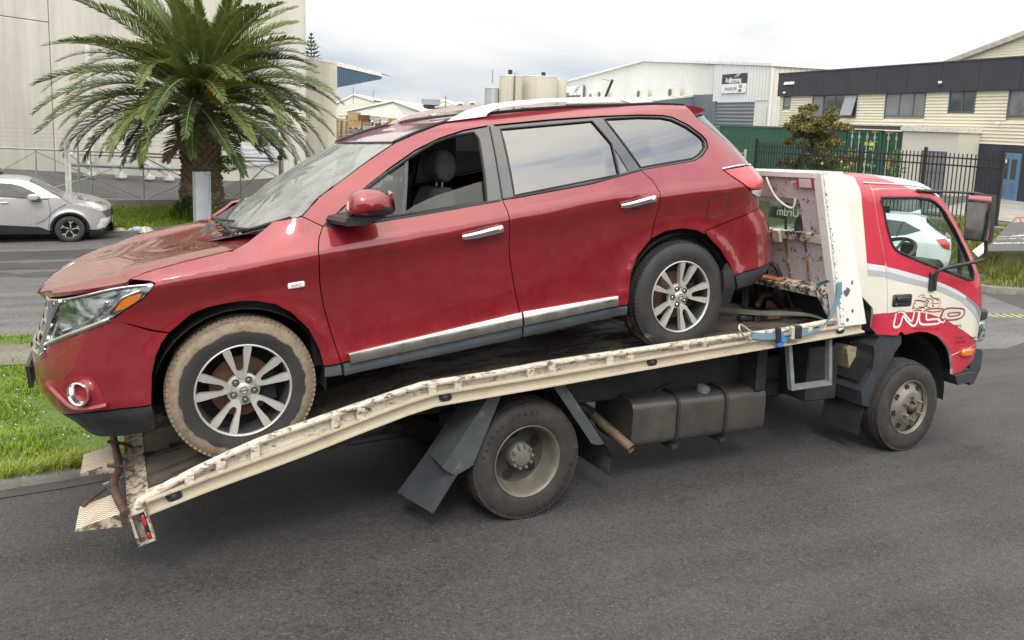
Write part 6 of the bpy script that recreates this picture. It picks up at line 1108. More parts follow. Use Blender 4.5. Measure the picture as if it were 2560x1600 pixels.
cs = MB(); cs.box((-40, 26.25, -1.05), (3.75, 26.55, -.70)); tag(cs.build('concrete_footing', plain('footing', (.19, .18, .165), .9, var=.2, vs=2, dirt=.5, dirt_c=(.10, .09, .08))), kind='structure')
# yard that ramps up to the warehouse wall
wallb = [(-33.578, 3.267, 2), (-5.859, 29.115, 0.2), (-3.424, 31.386, -0.13), (0.628, 35.164, -0.66), (5.769, 39.959, -1.33), (8.109, 42.141, -1.5)]
m = MB(); m.grid([[(-60, 26.55, -.85), (-5, 26.55, -.88), (-3, 26.55, -.9), (0, 26.55, -.95), (3.6, 26.55, -1.0), (6, 26.55, -1.0)], wallb]); tag(m.build('yard', YARDM, smooth=60), kind='structure')
# raised ground on the right: bank, terrace, paths
def bank_z(x, y):
    """bank between the kerb on the corner and the terrace"""
    k = np.interp(y, [2, 5.85, 6.14, 6.9, 7.4, 22], [17.6, 15.3, 14.62, 15.4, 16.6, 16.5]); t = min(1, max(0, (x - k - .25) / (19.75 - k - .25))); g0 = ground_z(k, y) + .12; return g0 + (-.10 - g0) * (t ** 1.15)
RK = [(21.8, -.8), (19.2, 1.6), (17.45, 3.6), (16.25, 4.9), (15.3, 5.80), (14.62, 6.14), (14.65, 6.55), (15.4, 6.9), (16.5, 7.4), (16.7, 9.5), (16.6, 14), (16.5, 21.5)]
RKc = smooth_curve(RK, 4); rk = MB(); rkn = []
for i, p in enumerate(RKc):
    a = np.array(RKc[max(i - 1, 0)]); b = np.array(RKc[min(i + 1, len(RKc) - 1)]); d = (b - a) / np.linalg.norm(b - a); rkn.append((d[1], -d[0]))
rk.grid([[(p[0] + n[0] * w, p[1] + n[1] * w, ground_z(p[0], p[1]) + h) for p, n in zip(RKc, rkn)] for w, h in ((-.02, -.03), (.0, .13), (.02, .15), (.18, .155), (.2, .05))]); tag(rk.build('kerb', CONC, smooth=50), kind='structure')
bm_ = MB(); bm_.grid([[(p[0] + n[0] * .15 + (19.80 - p[0]) * max(0, t) if p[0] < 19.6 else p[0] + n[0] * .15, p[1] + n[1] * .15, 0) for t in np.linspace(0, 1, 14)] for p, n in zip(RKc, rkn) if p[0] < 19.4]); bm_.v = [(x, y, bank_z(x, y) if x < 19.8 else -.10) for x, y, z in bm_.v]; tag(bm_.build('grass_bank', GRR, smooth=60), kind='structure')
P = np.stack([gq.uniform(13.6, 20.2, 60000), gq.uniform(2.0, 11.0, 60000)], 1); kx = np.interp(P[:, 1], [p[1] for p in RK], [p[0] for p in RK]); P = P[(P[:, 0] > kx + .15) & (P[:, 0] < 19.7)]
bd = lambda x, y: (x - (16.1 + (y - 6.8) * .0)) 
on_board = in_poly(P, [(16.0, 7.3), (16.7, 5.2), (20.2, 6.6), (19.2, 8.75)]); P = P[~on_board]
hh = .45 + .9 * np.clip(np.sin(P[:, 0] * 2.1 + 1.3 * np.sin(P[:, 1] * 1.7)), -.2, 1)
blades('tall_grass', P, .14, .42, GT, .010, .7, zf=bank_z, seed=8, clump=hh, dz=.01)
tr_z = lambda x, y: -.10
tag(poly_sheet('terrace', YARDM, [(20.05, -20), (60, -20), (60, 70), (34, 40), (20.05, 24)], 0, 4., zf=lambda x, y: -.13), kind='structure')
tag(poly_sheet('grass_strip', GRG, [(20.08, -6), (21.2, -6), (21.2, 9.6), (20.08, 22)], .0, 2., zf=lambda x, y: -.10), kind='structure')
P = np.stack([gq.uniform(20.1, 21.2, 9000), gq.uniform(6.5, 10.2, 9000)], 1); blades('grass', P, .05, .16, GB, .009, .9, zf=lambda x, y: -.10, seed=11, dz=.0)
tag(poly_sheet('footpath', CONC2, [(21.2, -6), (23.0, -6), (23.0, 9.9), (21.2, 9.9)], .0, 2., zf=lambda x, y: -.105), kind='structure')
tag(poly_sheet('forecourt', plain('forecourt_concrete', (.25, .235, .21), .9, var=.18, vs=1.2, dirt=.55, dirt_c=(.17, .155, .135)), [(23.0, -10), (34, -10), (34, 18), (23.0, 14)], .0, 2., zf=lambda x, y: -.108), kind='structure')
lwm_ = MB(); lwm_.bbox((19.72, 3.0, -.75), (20.05, 19.4, .035), .012); tag(lwm_.build('retaining_wall', plain('retaining_concrete', (.17, .155, .13), .92, var=.25, vs=4, bump=.3, bs=40, dirt=.45, dirt_c=(.07, .065, .05)), smooth=None), 'low mossy concrete retaining wall under the black picket fence', 'wall')
# drain grate in the road near the truck's nose
dr = thing('drain_grate', 'yellowed drain grate set in the road ahead of the truck', 'grate', loc=tuple(RP(12.1, 4.15, .004)), rz=-.35)
for k in range(11): MB().box((-.75 + k * .15, -.13, 0), (-.66 + k * .15, .13, .015)).build('grate_bar', plain('grate_paint', (.30, .27, .13), .8, var=.4, vs=20), dr)
MB().box((-.80, -.17, -.01), (.90, .17, .004)).build('grate_recess', DARK, dr)

# ================================================================== buildings
def facade(name, label, cat, P0, e, group=None):
    """local frame: x along the wall to the right as seen, y into the building, z up"""
    e = Vector((e[0], e[1], 0)).normalized(); y = Vector((-e.y, e.x, 0)); return thing(name, label, cat, M=basis((P0[0], P0[1], 0), e, y, (0, 0, 1)), group=group)
def bxp(par, name, lo, hi, mat, b=None):
    m = MB(); (m.bbox(lo, hi, b) if b else m.box(lo, hi)); return m.build(name, mat, par, smooth=None)
WINGL = plain('window_glass', (.05, .055, .06), .06, var=.4, vs=.7, spec=.8); WINBL = plain('window_blind', (.17, .175, .175), .22, var=.15, vs=.8, spec=.8); WINCU = plain('window_curtain', (.13, .13, .13), .25, var=.4, vs=2, spec=.8); FRB = plain('frame_blue', (.080, .105, .140), .45, var=.1); FRG = plain('frame_pale', (.25, .27, .30), .45, var=.1)
# ---- cream weatherboard building with a black fascia
BE = (-0.156, -0.988, -0); cbm = facade('weatherboard_building', 'cream weatherboard two storey building with black fascia and blue framed windows', 'building', (31.843, 16.57, 0), BE)
CRM = plain('weatherboard_cream', (.60, .56, .44), .6, var=.05, vs=.6, dirt=.66, dirt_c=(.42, .38, .28)); BLKF = plain('fascia_black', (.028, .032, .042), .55, var=.15, vs=.8); NAVY = plain('wall_navy', (.022, .027, .040), .6, var=.15, vs=.8)
WN = [(-15.74, -15.05, 3.84, 4.50, []), (-13.05, -9.42, 3.30, 4.52, [-12.1, -11.15, -10.34]), (-7.42, -4.83, 3.36, 4.52, [-6.46, -5.57]), (-3.48, -2.03, 3.56, 4.54, [-2.72]), (-.40, 2.4, 3.41, 4.55, [.95]), (3.6, 6.0, 3.41, 4.55, [4.8])]
A0, A1 = -16.1, 12.0
bxp(cbm, 'wall_core', (A0 + .06, .06, 2.74), (A1, 11, 5.85), CRM); bxp(cbm, 'wall_core', (-4.80, .06, -.2), (A1, 11, 2.735), CRM); bxp(cbm, 'undercroft_wall', (A0, 9.5, -.2), (-4.85, 9.7, 2.735), DARK)
wb = MB(); bh = .1466; z = 2.22
while z < 4.62:
    iv = [(A0, A1)]
    for a, b, z0, z1, _ in WN:
        if z + bh > z0 - .02 and z < z1 + .02:
            iv = [q for (p0, p1) in iv for q in ((p0, min(p1, a)), (max(p0, b), p1)) if q[1] - q[0] > .02]
    if z < 2.70: iv = [(max(p0, -4.84), p1) for p0, p1 in iv if p1 > -4.84]
    for p0, p1 in iv: wb.add([(p0, -.045, z), (p1, -.045, z), (p1, .0, z + bh), (p0, .0, z + bh), (p0, .05, z), (p1, .05, z)], [(0, 1, 2, 3), (4, 5, 1, 0)])
    z += bh
tag(wb.build('weatherboards', CRM, cbm, smooth=None), kind='stuff')
wb = MB(); z = 2.74
while z < 5.8:
    wb.add([(A0 + .03, 0, z), (A0 + .03, 11, z), (A0 + .05, 11, z + bh), (A0 + .05, 0, z + bh), (A0 + .06, 0, z), (A0 + .06, 11, z)], [(0, 3, 2, 1), (4, 0, 1, 5)]); z += bh
tag(wb.build('weatherboards', CRM, cbm, smooth=None), kind='stuff')
k = A0 - .12; i = 0
while k < A1:
    w = 2.05; bxp(cbm, 'fascia_panel', (k + .008, -.16, 4.52), (min(k + w, A1) - .008, .05, 5.86), BLKF); k += w
bxp(cbm, 'roof_flashing', (A0 - .16, -.20, 5.86), (A1, 11, 5.91), plain('flashing', (.09, .09, .10), .4, .3))
def window(par, a, b, z0, z1, mull, glass, fr=FRB, y=-.02, w=.055):
    f = MB(); f.box((a, y - .03, z0), (b, y + .05, z0 + w)); f.box((a, y - .03, z1 - w), (b, y + .05, z1)); f.box((a, y - .03, z0 + w), (a + w, y + .05, z1 - w)); f.box((b - w, y - .03, z0 + w), (b, y + .05, z1 - w))
    for q in mull: f.box((q - w / 2, y - .025, z0 + w), (q + w / 2, y + .05, z1 - w))
    fo = f.build('window', fr, par, smooth=None); ed = [a + w] + list(mull) + [b - w]
    for i, (p, q) in enumerate(zip(ed[:-1], ed[1:])): m = MB(); m.box((p + w / 2 * (i > 0), y + .01, z0 + w), (q - w / 2 * (i < len(ed) - 2), y + .03, z1 - w)); m.build('pane', glass[i % len(glass)], fo, smooth=None)
    return fo
for (a, b, z0, z1, ml), gl in zip(WN, ([WINBL], [WINBL, WINGL, WINGL, WINGL], [WINBL], [WINGL, WINGL], [WINCU], [WINBL])): window(cbm, a, b, z0, z1, ml, gl)
sa = MB(); sa.add([(-10.34, -.06, 4.46), (-9.46, -.06, 4.46), (-9.46, -.34, 3.40), (-10.34, -.34, 3.40)], [(0, 1, 2, 3)]); sa.add([(-10.34, -.05, 4.46), (-9.46, -.05, 4.46), (-9.46, -.30, 3.38), (-10.34, -.30, 3.38)], [(3, 2, 1, 0)]); sa.build('open_sash', FRG, cbm)
bxp(cbm, 'verandah_roof', (-11.0, -1.2, 2.87), (-4.85, .0, 2.94), plain('verandah_edge', (.50, .49, .45), .6, dirt=.5)); bxp(cbm, 'verandah_soffit', (-11.0, -1.15, 2.71), (-4.85, .05, 2.865), plain('soffit_brown', (.10, .075, .06), .7)); bxp(cbm, 'porch_cap', (-4.86, -1.32, 2.66), (-1.50, .0, 2.86), plain('porch_cap_paint', (.58, .56, .50), .5, dirt=.6))
PORCH = plain('porch_wall_paint', (.52, .50, .43), .6, var=.07, vs=.7); bxp(cbm, 'porch_wall', (-4.80, -1.2, -.2), (-1.58, .03, 2.66), PORCH)
bxp(cbm, 'lower_wall', (-1.56, -.05, -.2), (A1, .03, 2.215), NAVY)
dd = bxp(cbm, 'porch_door', (-3.55, -1.24, -.1), (-2.13, -1.205, 1.80), FRB)
for q in ((-3.48, -2.90), (-2.78, -2.20)): bxp(dd, 'door_pane', (q[0], -1.25, .05), (q[1], -1.235, 1.70), WINBL)
bxp(dd, 'door_rail', (-3.5, -1.262, .82), (-2.18, -1.245, .88), FRB)
DBL = plain('door_blue', (.085, .165, .26), .45, var=.08); dr2 = bxp(cbm, 'blue_door', (-.32, -.09, -.11), (.58, -.052, 1.88), DBL); bxp(cbm, 'door_frame', (-.42, -.075, -.11), (-.325, -.052, 1.98), NAVY)
for q in (-.20, .18): bxp(dr2, 'door_pane', (q, -.10, .78), (q + .24, -.088, 1.62), WINGL); bxp(dr2, 'door_moulding', (q, -.10, .05), (q + .24, -.094, .55), plain('door_blue_dark', (.07, .14, .225), .45))
bxp(dr2, 'door_notice', (-.16, -.106, 1.45), (-.05, -.1015, 1.60), plain('paper', (.70, .70, .68), .6)); bxp(dr2, 'door_handle', (-.27, -.12, .9), (-.25, -.1, 1.05), CHROME)
fl2 = MB(); 
for q in (-15.55, -15.05): fl2.add([(q, -.26, 5.20), (q + .40, -.26, 5.20), (q + .40, -.20, 5.36), (q, -.20, 5.36), (q, -.17, 5.20), (q + .40, -.17, 5.20), (q + .40, -.17, 5.36), (q, -.17, 5.36)], [(0, 1, 2, 3), (0, 4, 5, 1), (0, 3, 7, 4), (1, 5, 6, 2)]); fl2.build('flood_light', plain('lamp_white', (.75, .75, .75), .3), cbm, smooth=None); fl2 = MB()
for q, z in ((-15.45, 4.72), (-3.9, 4.95), (-.62, 3.12)): o = MB(); o.cyl((q, -.17, z), (q, -.30, z), .06, n=10); o.build('security_camera', plain('cam_white', (.75, .75, .74), .35), cbm)
cbl = MB(); cbl.tube(smooth_curve([(-12.5, -.05, 2.98), (-10.8, -.05, 2.95), (-9.3, -.06, 2.88), (-8.2, -.06, 2.93), (-7.2, -.05, 2.87), (-5.0, -.05, 2.90)], 4), .018, 5); cbl.build('loose_cable', plain('cable_grey', (.30, .29, .27), .6), cbm)
# gable behind it
gb = facade('gabled_block', 'cream weatherboard gable with mossy barge board rising behind the black fascia', 'building', (43.497, 27.605, 6.879), BE)
m = MB(); m.add([(-2.2, 0, 0), (20, 0, 0), (20, 0, 8.6), (9.5, 0, 9.35), (-2.2, 0, 6.35)], [(0, 1, 2, 3, 4)]); m.add([(-2.2, 0, 0), (-2.2, 0, 6.35), (-2.2, 14, 6.35), (-2.2, 14, 0)], [(0, 1, 2, 3)]); m.build('wall', CRM, gb, smooth=None)
wb = MB(); z = 6.0
while z < 9.2:
    a = max(-2.2, -2.2 + (z - 6.35) / 3.0 * 11.7); b_ = 20 if z < 8.6 else 12; wb.add([(a, -.025, z), (b_, -.025, z), (b_, -.003, z + bh), (a, -.003, z + bh), (a, 0, z), (b_, 0, z)], [(0, 1, 2, 3), (4, 5, 1, 0)]); z += bh
tag(wb.build('weatherboards', CRM, gb, smooth=None), kind='stuff')
m = MB(); m.prism([(-2.6, 6.24), (9.5, 9.34), (20.5, 8.5), (20.5, 8.8), (9.5, 9.64), (-2.7, 6.50)], -.25, 14, lambda x, z, y: (x, y, z)); m.build('roof', plain('barge_board', (.40, .385, .34), .7, dirt=.5, vs=1.5, dirt_c=(.16, .15, .12)), gb, smooth=None)
# ---- long grey-white corrugated warehouse
WHT = plain('cladding_white', (.60, .61, .59), .5, var=.06, vs=.25); WHT2 = plain('cladding_cream', (.56, .54, .47), .5, var=.06, vs=.25); SLATE = plain('slate_blue', (.13, .155, .19), .5, var=.08, vs=.4); ROLLM = plain('roller_door_grey', (.17, .195, .215), .45, .2, var=.12, vs=.6)
wh = facade('warehouse', 'long pale corrugated gable warehouse with two company signs and grey roller door', 'building', (43.87, 42.69, 0), BE)
def ribs(par, x0, x1, ztop, z0, pitch, d, y=0., name='cladding', mat=None):
    m = MB(); x = x0; vs = []; 
    xs_ = np.arange(x0, x1 + 1e-6, pitch / 4); prof = [0, -d, -d, 0]
    A = [(x, y + prof[i % 4], z0) for i, x in enumerate(xs_)]; B = [(x, y + prof[i % 4], ztop(x)) for i, x in enumerate(xs_)]; m.grid([A, B]); return tag(m.build(name, mat, par, smooth=None), kind='stuff')
zt = lambda x: 7.55 + (9.05 - 7.55) * (x + 45.6) / 23.4 if x < -22.2 else 9.05 + (7.45 - 9.05) * (x + 22.2) / 21.9
ribs(wh, -45.6, -8.65, zt, -1., .42, .05, mat=WHT); ribs(wh, -8.60, -.30, zt, 4.74, .42, .05, y=-.12, mat=WHT)
m = MB(); m.prism([(-46.0, 7.42), (-22.2, 8.98), (-.1, 7.36), (-.1, 7.56), (-22.2, 9.22), (-46.0, 7.66)], -.25, 30, lambda x, z, y: (x, y, z)); m.build('roof', plain('roof_white', (.66, .66, .64), .45), wh, smooth=None)
m = MB(); m.add([(-.3, .0, -1), (-.3, 30, -1), (-.3, 30, 7.4), (-.3, 0, 7.4)], [(0, 1, 2, 3)]); m.build('side_wall', WHT2, wh); 
for k in range(60): bxp(wh, 'cladding_rib', (-.30, .1 + k * .5, -1), (-.25, .2 + k * .5, 7.38), WHT2) if k < 14 else None
bxp(wh, 'corner_flashing', (-.38, -.20, -1), (-.24, .02, 7.5), WHT); bxp(wh, 'downpipe', (-.72, -.22, -1), (-.60, -.13, 4.3), WHT); bxp(wh, 'pier', (-2.30, -.10, -1), (-.5, .1, 4.75), plain('pier_white', (.60, .60, .57), .6, var=.08))
bxp(wh, 'slate_wall', (-12.0, -.08, -1), (-8.62, .05, 5.38), SLATE); bxp(wh, 'slate_pier', (-8.62, -.18, -1), (-8.06, .02, 4.74), SLATE)
rd_ = MB(); zz = np.arange(-.9, 4.72, .075); rd_.grid([[(x, -.03 - (.03 if i % 4 in (1, 2) else 0), z) for x in (-8.06, -2.32)] for i, z in enumerate(zz)]); tag(rd_.build('roller_door', ROLLM, wh, smooth=None), kind='stuff')
sb1 = bxp(wh, 'sign_panel', (-7.10, -.26, 6.17), (-3.52, -.20, 6.99), plain('sign_black', (.030, .034, .045), .45)); sb2 = bxp(wh, 'sign_panel', (-7.10, -.26, 5.40), (-3.50, -.20, 6.165), plain('sign_white', (.70, .71, .72), .4)); SW = plain('sign_letter_white', (.75, .75, .75), .5); SD = plain('sign_letter_grey', (.10, .105, .12), .5); SK = plain('sign_letter_black', (.02, .02, .022), .5)
fm = lambda x, z, y=-.268: basis((x, y, z), (1, 0, 0), (0, 0, 1), (0, -1, 0))
text_mesh('Rollforming', 'sign_lettering', SW, sb1, fm(-5.35, 6.46), .52, .004, spacing=.95, offset=.012); text_mesh('SERVICES LIMITED', 'sign_lettering', SW, sb1, fm(-5.35, 6.24), .15, .004); text_mesh('SPEEDFLOOR', 'sign_lettering', SD, sb2, fm(-5.72, 5.74), .34, .004, shear=.2, sx=.88)
def swoosh(par, ox, oz, s, mat, y=-.27):
    for pts in ([(-.9, .0), (-.55, .05), (-.40, .18), (.35, .20)], [(-.55, .22), (-.35, .24), (-.22, .38), (.75, .42)], [(-.25, .42), (-.05, .45), (.08, .58), (1.05, .66)]):
        c = smooth_curve(pts, 3); A = [(ox + p[0] * s, y, oz + p[1] * s + .05 * s) for p in c]; B = [(ox + p[0] * s, y, oz + p[1] * s - .05 * s) for p in c]; MB().grid([A, B]).build('sign_emblem', mat, par, smooth=None)
    for px_, pz_ in ((-1.12, 0.02), (-.78, .24), (-.45, .46)): MB().add([(ox + px_ * s - .07 * s, y, oz + pz_ * s - .05 * s), (ox + px_ * s + .07 * s, y, oz + pz_ * s - .05 * s), (ox + px_ * s + .09 * s, y, oz + pz_ * s + .06 * s), (ox + px_ * s - .05 * s, y, oz + pz_ * s + .06 * s)], [(0, 1, 2, 3)]).build('sign_emblem', mat, par)
swoosh(sb1, -4.75, 6.70, .42, SW)
for pts in ([(-4.05, 5.98), (-4.42, 5.98), (-4.50, 5.88), (-4.32, 5.80)], [(-4.05, 5.86), (-4.28, 5.85), (-4.30, 5.72), (-4.10, 5.64), (-4.12, 5.55), (-4.55, 5.54)], [(-4.25, 5.72), (-4.22, 5.64), (-4.50, 5.62)]):
    c = smooth_curve(pts, 4); A = [(p[0], -.27, p[1] + .04) for p in c]; B = [(p[0] + .03, -.27, p[1] - .04) for p in c]; MB().grid([A, B]).build('sign_emblem', SD, sb2, smooth=None)
sb3 = bxp(wh, 'sign_panel', (-45.4, -.30, 4.6), (-37.8, -.22, 6.95), plain('sign_white2', (.72, .73, .73), .4)); text_mesh('Rollforming', 'sign_lettering', SK, sb3, fm(-41.75, 5.62, -.31), 1.42, .004, sx=.95, offset=.045); text_mesh('SERVICES LIMITED', 'sign_lettering', SK, sb3, fm(-41.75, 4.95, -.31), .42, .004); swoosh(sb3, -39.9, 6.16, 1.02, SK, -.312); bxp(wh, 'sign_edge', (-37.8, -.36, 4.6), (-37.55, -.2, 7.0), SD)
# lean-to in front
m = MB(); m.add([(-44, -5.2, 4.55), (-17.6, -5.2, 4.55), (-12.05, -5.2, 4.55), (-12.05, -.02, 5.30), (-44, -.02, 5.30)], [(0, 1, 2, 3, 4)]); m.add([(-44, -5.2, -1), (-12.05, -5.2, -1), (-12.05, -5.2, 4.5), (-44, -5.2, 4.5)], [(0, 1, 2, 3)]); m.add([(-12.05, -5.2, -1), (-12.05, 0, -1), (-12.05, 0, 5.28), (-12.05, -5.2, 4.5)], [(0, 1, 2, 3)]); m.build('lean_to', SLATE, wh, smooth=None); m = MB(); m.add([(-44, -5.3, 4.58), (-12.0, -5.3, 4.58), (-12.0, -.02, 5.36), (-44, -.02, 5.36)], [(0, 1, 2, 3)]); m.add([(-12, -5.3, 4.46), (-12., -5.3, 4.6), (-12, -.02, 5.38), (-12, -.02, 5.2)], [(0, 1, 2, 3)]); m.add([(-44, -5.3, 4.46), (-12., -5.3, 4.46), (-12, -5.3, 4.6), (-44, -5.3, 4.6)], [(0, 1, 2, 3)]); m.build('lean_to_roof', WHT2, wh, smooth=None)
for k, (x, z, w) in enumerate(((-33.5, 5.55, 1.1), (-30.9, 5.72, 1.6), (-21.0, 5.62, 1.5), (-14.4, 5.62, 1.4))):
    ac = thing('air_conditioner', ['small round fanned air conditioner at the far end of the warehouse wall', 'air conditioner with dark grille beside the small fan unit on the warehouse wall', 'air conditioner right of the leaning dark pole on the warehouse wall', 'air conditioner nearest the slate blue wall end of the warehouse'][k], 'air conditioner', M=Matrix(wh.matrix_basis) @ Matrix.Translation((x, -.75, z)), group='air conditioners on the warehouse wall')
    bxp(ac, 'case', (-w / 2, -.3, -.42), (w / 2, .3, .42), WHT2, .04); MB().lathe([(0, .34), (-.03, .33), (-.03, .06)], (-w * .18, -.30, 0), (0, 1, 0), 20).build('fan', plain('fan_grille', (.10, .10, .10), .6), ac); bxp(ac, 'bracket', (-w / 2, -.2, -.5), (w / 2, .7, -.42), GALV)
pl_ = thing('leaning_pole', 'dark pole leaning over the warehouse lean-to roof', 'pole', M=Matrix(wh.matrix_basis)); MB().tube([(-26.5, -2.5, 5.0), (-24.6, -2.5, 7.05)], .15, 8).build('pole', CHASS, pl_); MB().tube([(-27.2, -2.5, 7.25), (-24.9, -2.5, 6.95)], .025, 5).build('stay_wire', CHASS, pl_)
# ---- silos
SILO = plain('silo_cream', (.50, .47, .38), .6, var=.08, vs=.25, dirt=.66, dirt_c=(.33, .29, .20)); SILG = plain('silo_galvanised', (.42, .44, .45), .4, .5, var=.1, vs=.4)
def silo(label, P, r, top, mat, seams=3, n=36):
    s = thing('silo', label, 'silo', loc=(P[0], P[1], -1.2), group='storage silos'); h = top + 1.2
    for k in range(seams): MB().lathe([(h * k / seams, r), (h * (k + 1) / seams - .03, r), (h * (k + 1) / seams - .02, r - .02)], (0, 0, 0), (0, 0, 1), n).build('ring', mat, s)
    MB().lathe([(h, r + .02), (h + .02, r), (h + r * .11, .3), (h + r * .13, 0)], (0, 0, 0), (0, 0, 1), n).build('roof', mat, s); 
    for t in range(6): a = t * math.pi / 3 - 1.2; bxp(s, 'seam', (r * math.cos(a) - .03, r * math.sin(a) - .03, 0), (r * math.cos(a) + .03, r * math.sin(a) + .03, h), mat)
    return s
s1 = silo('grey galvanised silo left of the cream silos', (31.979, 68.963, 2.432), .72, 5.584, SILG, 4); 
s2 = silo('cream silo with a dark pipe down its front', (33.636, 68.133, 2.496), 1.16, 6.806, SILO); s3 = silo('widest cream silo right of the piped silo', (37.157, 68.629, 2.598), 1.86, 6.933, SILO); s4 = silo('slim shaded cream silo by the warehouse gable', (40.048, 69.44, 2.675), .72, 6.864, SILO)
pp = MB(); pp.tube([(-.30, -1.45, 0), (-.28, -1.40, 7.9), (-.26, -1.35, 8.0)], .10, 8); pp.build('filling_pipe', plain('pipe_brown', (.11, .085, .06), .6), s2)
for sx_, q in ((s2, (-.55, -.6)), (s3, (-.2, -.9))): bxp(sx_, 'flood_light', (q[0], q[1], 8.2), (q[0] + .38, q[1] + .2, 8.62), CHASS)
MB().tube([(.5, 0, 8.0), (.5, 0, 8.55), (1.0, 0, 8.7)], .06, 6).lathe([(8.0, .22), (8.45, .22), (8.5, .0)], (.5, 0, 0), (0, 0, 1), 10).build('vent', SILG, s2); MB().tube([(.0, 0, 7.3), (.0, 0, 8.6)], .03, 5).build('aerial', CHASS, s1)
# ---- pale sheds far behind the pallet yard
SH = [plain('shed_pale', (.58, .57, .49), .6, var=.05, vs=.3), plain('shed_white', (.68, .68, .64), .6, var=.05, vs=.3), plain('shed_beige', (.50, .47, .38), .6, var=.06, vs=.4)]
def gable_shed(label, pl, pr, ridge, depth, mat, roofm, rows=14):
    """eave left, ridge, eave right as points on the front wall"""
    s = thing('shed', label, 'shed', loc=(0, 0, 0), group='pale sheds in the distance'); L_, R_, T_ = Vector(pl), Vector(pr), Vector(ridge); d = Vector((cf.x, cf.y, 0)).normalized() * depth; g = lambda p: Vector((p.x, p.y, -1.5))
    m = MB(); m.add([g(L_), g(R_), R_, T_, L_], [(0, 1, 2, 3, 4)]); m.add([g(L_) + d, g(R_) + d, R_ + d, T_ + d, L_ + d], [(4, 3, 2, 1, 0)]); m.add([g(L_), L_, L_ + d, g(L_) + d], [(0, 1, 2, 3)]); m.add([g(R_), R_, R_ + d, g(R_) + d], [(3, 2, 1, 0)]); m.build('wall', mat, s, smooth=None)
    up = Vector((0, 0, .12)); m = MB(); ov = -d.normalized() * .3
    for a, b in ((L_ + (L_ - T_) * .04, T_), (T_, R_ + (R_ - T_) * .04)): m.add([a + ov, b + ov, b + d, a + d, a + ov + up * 1.8, b + ov + up * 1.8, b + d + up, a + d + up], [(0, 1, 2, 3), (4, 7, 6, 5), (0, 4, 5, 1), (3, 2, 6, 7), (0, 3, 7, 4)])
    m.build('roof', roofm, s, smooth=None); w = MB(); n = rows
    for k in range(n): t = (k + .5) / n; p = L_.lerp(R_, t); w.add([g(p) + ov * .2, g(p) + ov * .2 + (R_ - L_) / n * .25, p + ov * .2 + (R_ - L_) / n * .25, p + ov * .2], [(0, 1, 2, 3)])
    tag(w.build('cladding_rib', mat, s, smooth=None), kind='stuff'); return s
sh1 = gable_shed('wide pale gable shed behind the crates', (23.034, 90.529, 2.806), (31.168, 82.988, 2.642), (27.672, 87.26, 4.165), 30, SH[0], SH[1])
m = MB(); m.add([(24.42, 89.391, 2.91), (25.13, 88.817, 2.986), (25.096, 88.664, 1.903), (24.387, 89.245, 1.872)], [(0, 1, 2, 3)]); m.build('window', SH[1], sh1)
gable_shed('highest white shed beside the concrete wall corner', (29.264, 121.496, 3.88), (34.798, 118.814, 4.656), (32.069, 120.326, 5.484), 20, SH[0], SH[1]); 
gable_shed('white shed further right under a dark roof box', (37.154, 109.55, 3.711), (42.991, 103.253, 4.063), (41.533, 105.259, 4.929), 25, SH[0], SH[1]); gable_shed('small flat beige block beside the silos', (28.878, 76.358, 3.491), (33.554, 74.045, 3.843), (31.179, 75.226, 3.708), 8, SH[2], SH[2])
rb = thing('roof_box', 'dark blue grey box standing on a distant white roof', 'box', loc=(36.548, 98.607, 4.149)); bxp(rb, 'case', (-1.0, -.5, 0), (1.4, .5, .75), plain('box_grey', (.22, .24, .27), .5)); bxp(rb, 'legs', (-.8, -.3, -.6), (1.2, .3, 0), CHASS)
for lbl, P, h in (('thin aerial on the distant white shed left', (33.244, 113.844, 4.031), 2.2), ('pair of thin poles near the concrete building corner', (30.564, 115.298, 4.643), 1.9), ('bent pipe standing on the beige block roof', (29.422, 74.967, 3.599), 1.2)):
    a = thing('aerial', lbl, 'aerial', loc=P); MB().tube([(0, 0, -.5), (0, 0, h)], .06, 5).build('mast', plain('mast_grey', (.2, .2, .2), .6), a); MB().tube([(-.25, 0, h * .8), (.25, 0, h * .8)], .03, 4).build('arm', a.children[0].data.materials[0] if a.children else CHASS, a)
for k, (P) in enumerate(((30.784, 74.286, 3.652), (31.959, 73.711, 3.782))):
    v = thing('roof_vent', ['left cowl vent on the beige block roof', 'right cowl vent on the beige block roof near the silos'][k], 'vent', loc=P, group='roof vents'); MB().lathe([(0, .22), (.35, .22), (.36, .45), (.5, .4), (.55, 0)], (0, 0, 0), (0, 0, 1), 12).build('cowl', SH[0], v)
# ---- concrete warehouse on the left
CE = (0.731, 0.682, 0); cb_ = facade('concrete_building', 'tall off white concrete tilt panel building behind the palm', 'building', (-4.324, 30.547, 0), CE)
CONCW = None
def concrete_wall():
    m, nt, o = newmat('tilt_panel'); v = coords(nt); big = noise(nt, coords(nt, 'Object', (1, 1, .35)), .55, 6, .65); st = noise(nt, coords(nt, 'Object', (3.2, 1, .12)), 1.2, 5, .6)
    c = ramp(nt, mathn(nt, 'ADD', mathn(nt, 'MULTIPLY', big, .6), mathn(nt, 'MULTIPLY', st, .25)), [(.30, (.48, .45, .38)), (.48, (.64, .61, .53)), (.7, (.69, .66, .59))])
    sp = mathn(nt, 'MULTIPLY', ramp(nt, noise(nt, v, 2.6, 7, .75), [(.60, 0.), (.70, 1.)]), .35); c = mixc(nt, sp, c, (.27, .245, .19)); bsdf(nt, o, c, .85, bump=noise(nt, v, 25, 4), bump_str=.12, bump_dist=.02); return m
CONCW = concrete_wall()
ed = [(-40, -9.2), (-9.18, .125)]
bxp(cb_, 'wall_panel', (.157, 0, -3.), (16.318, .18, 14.), CONCW, .02)
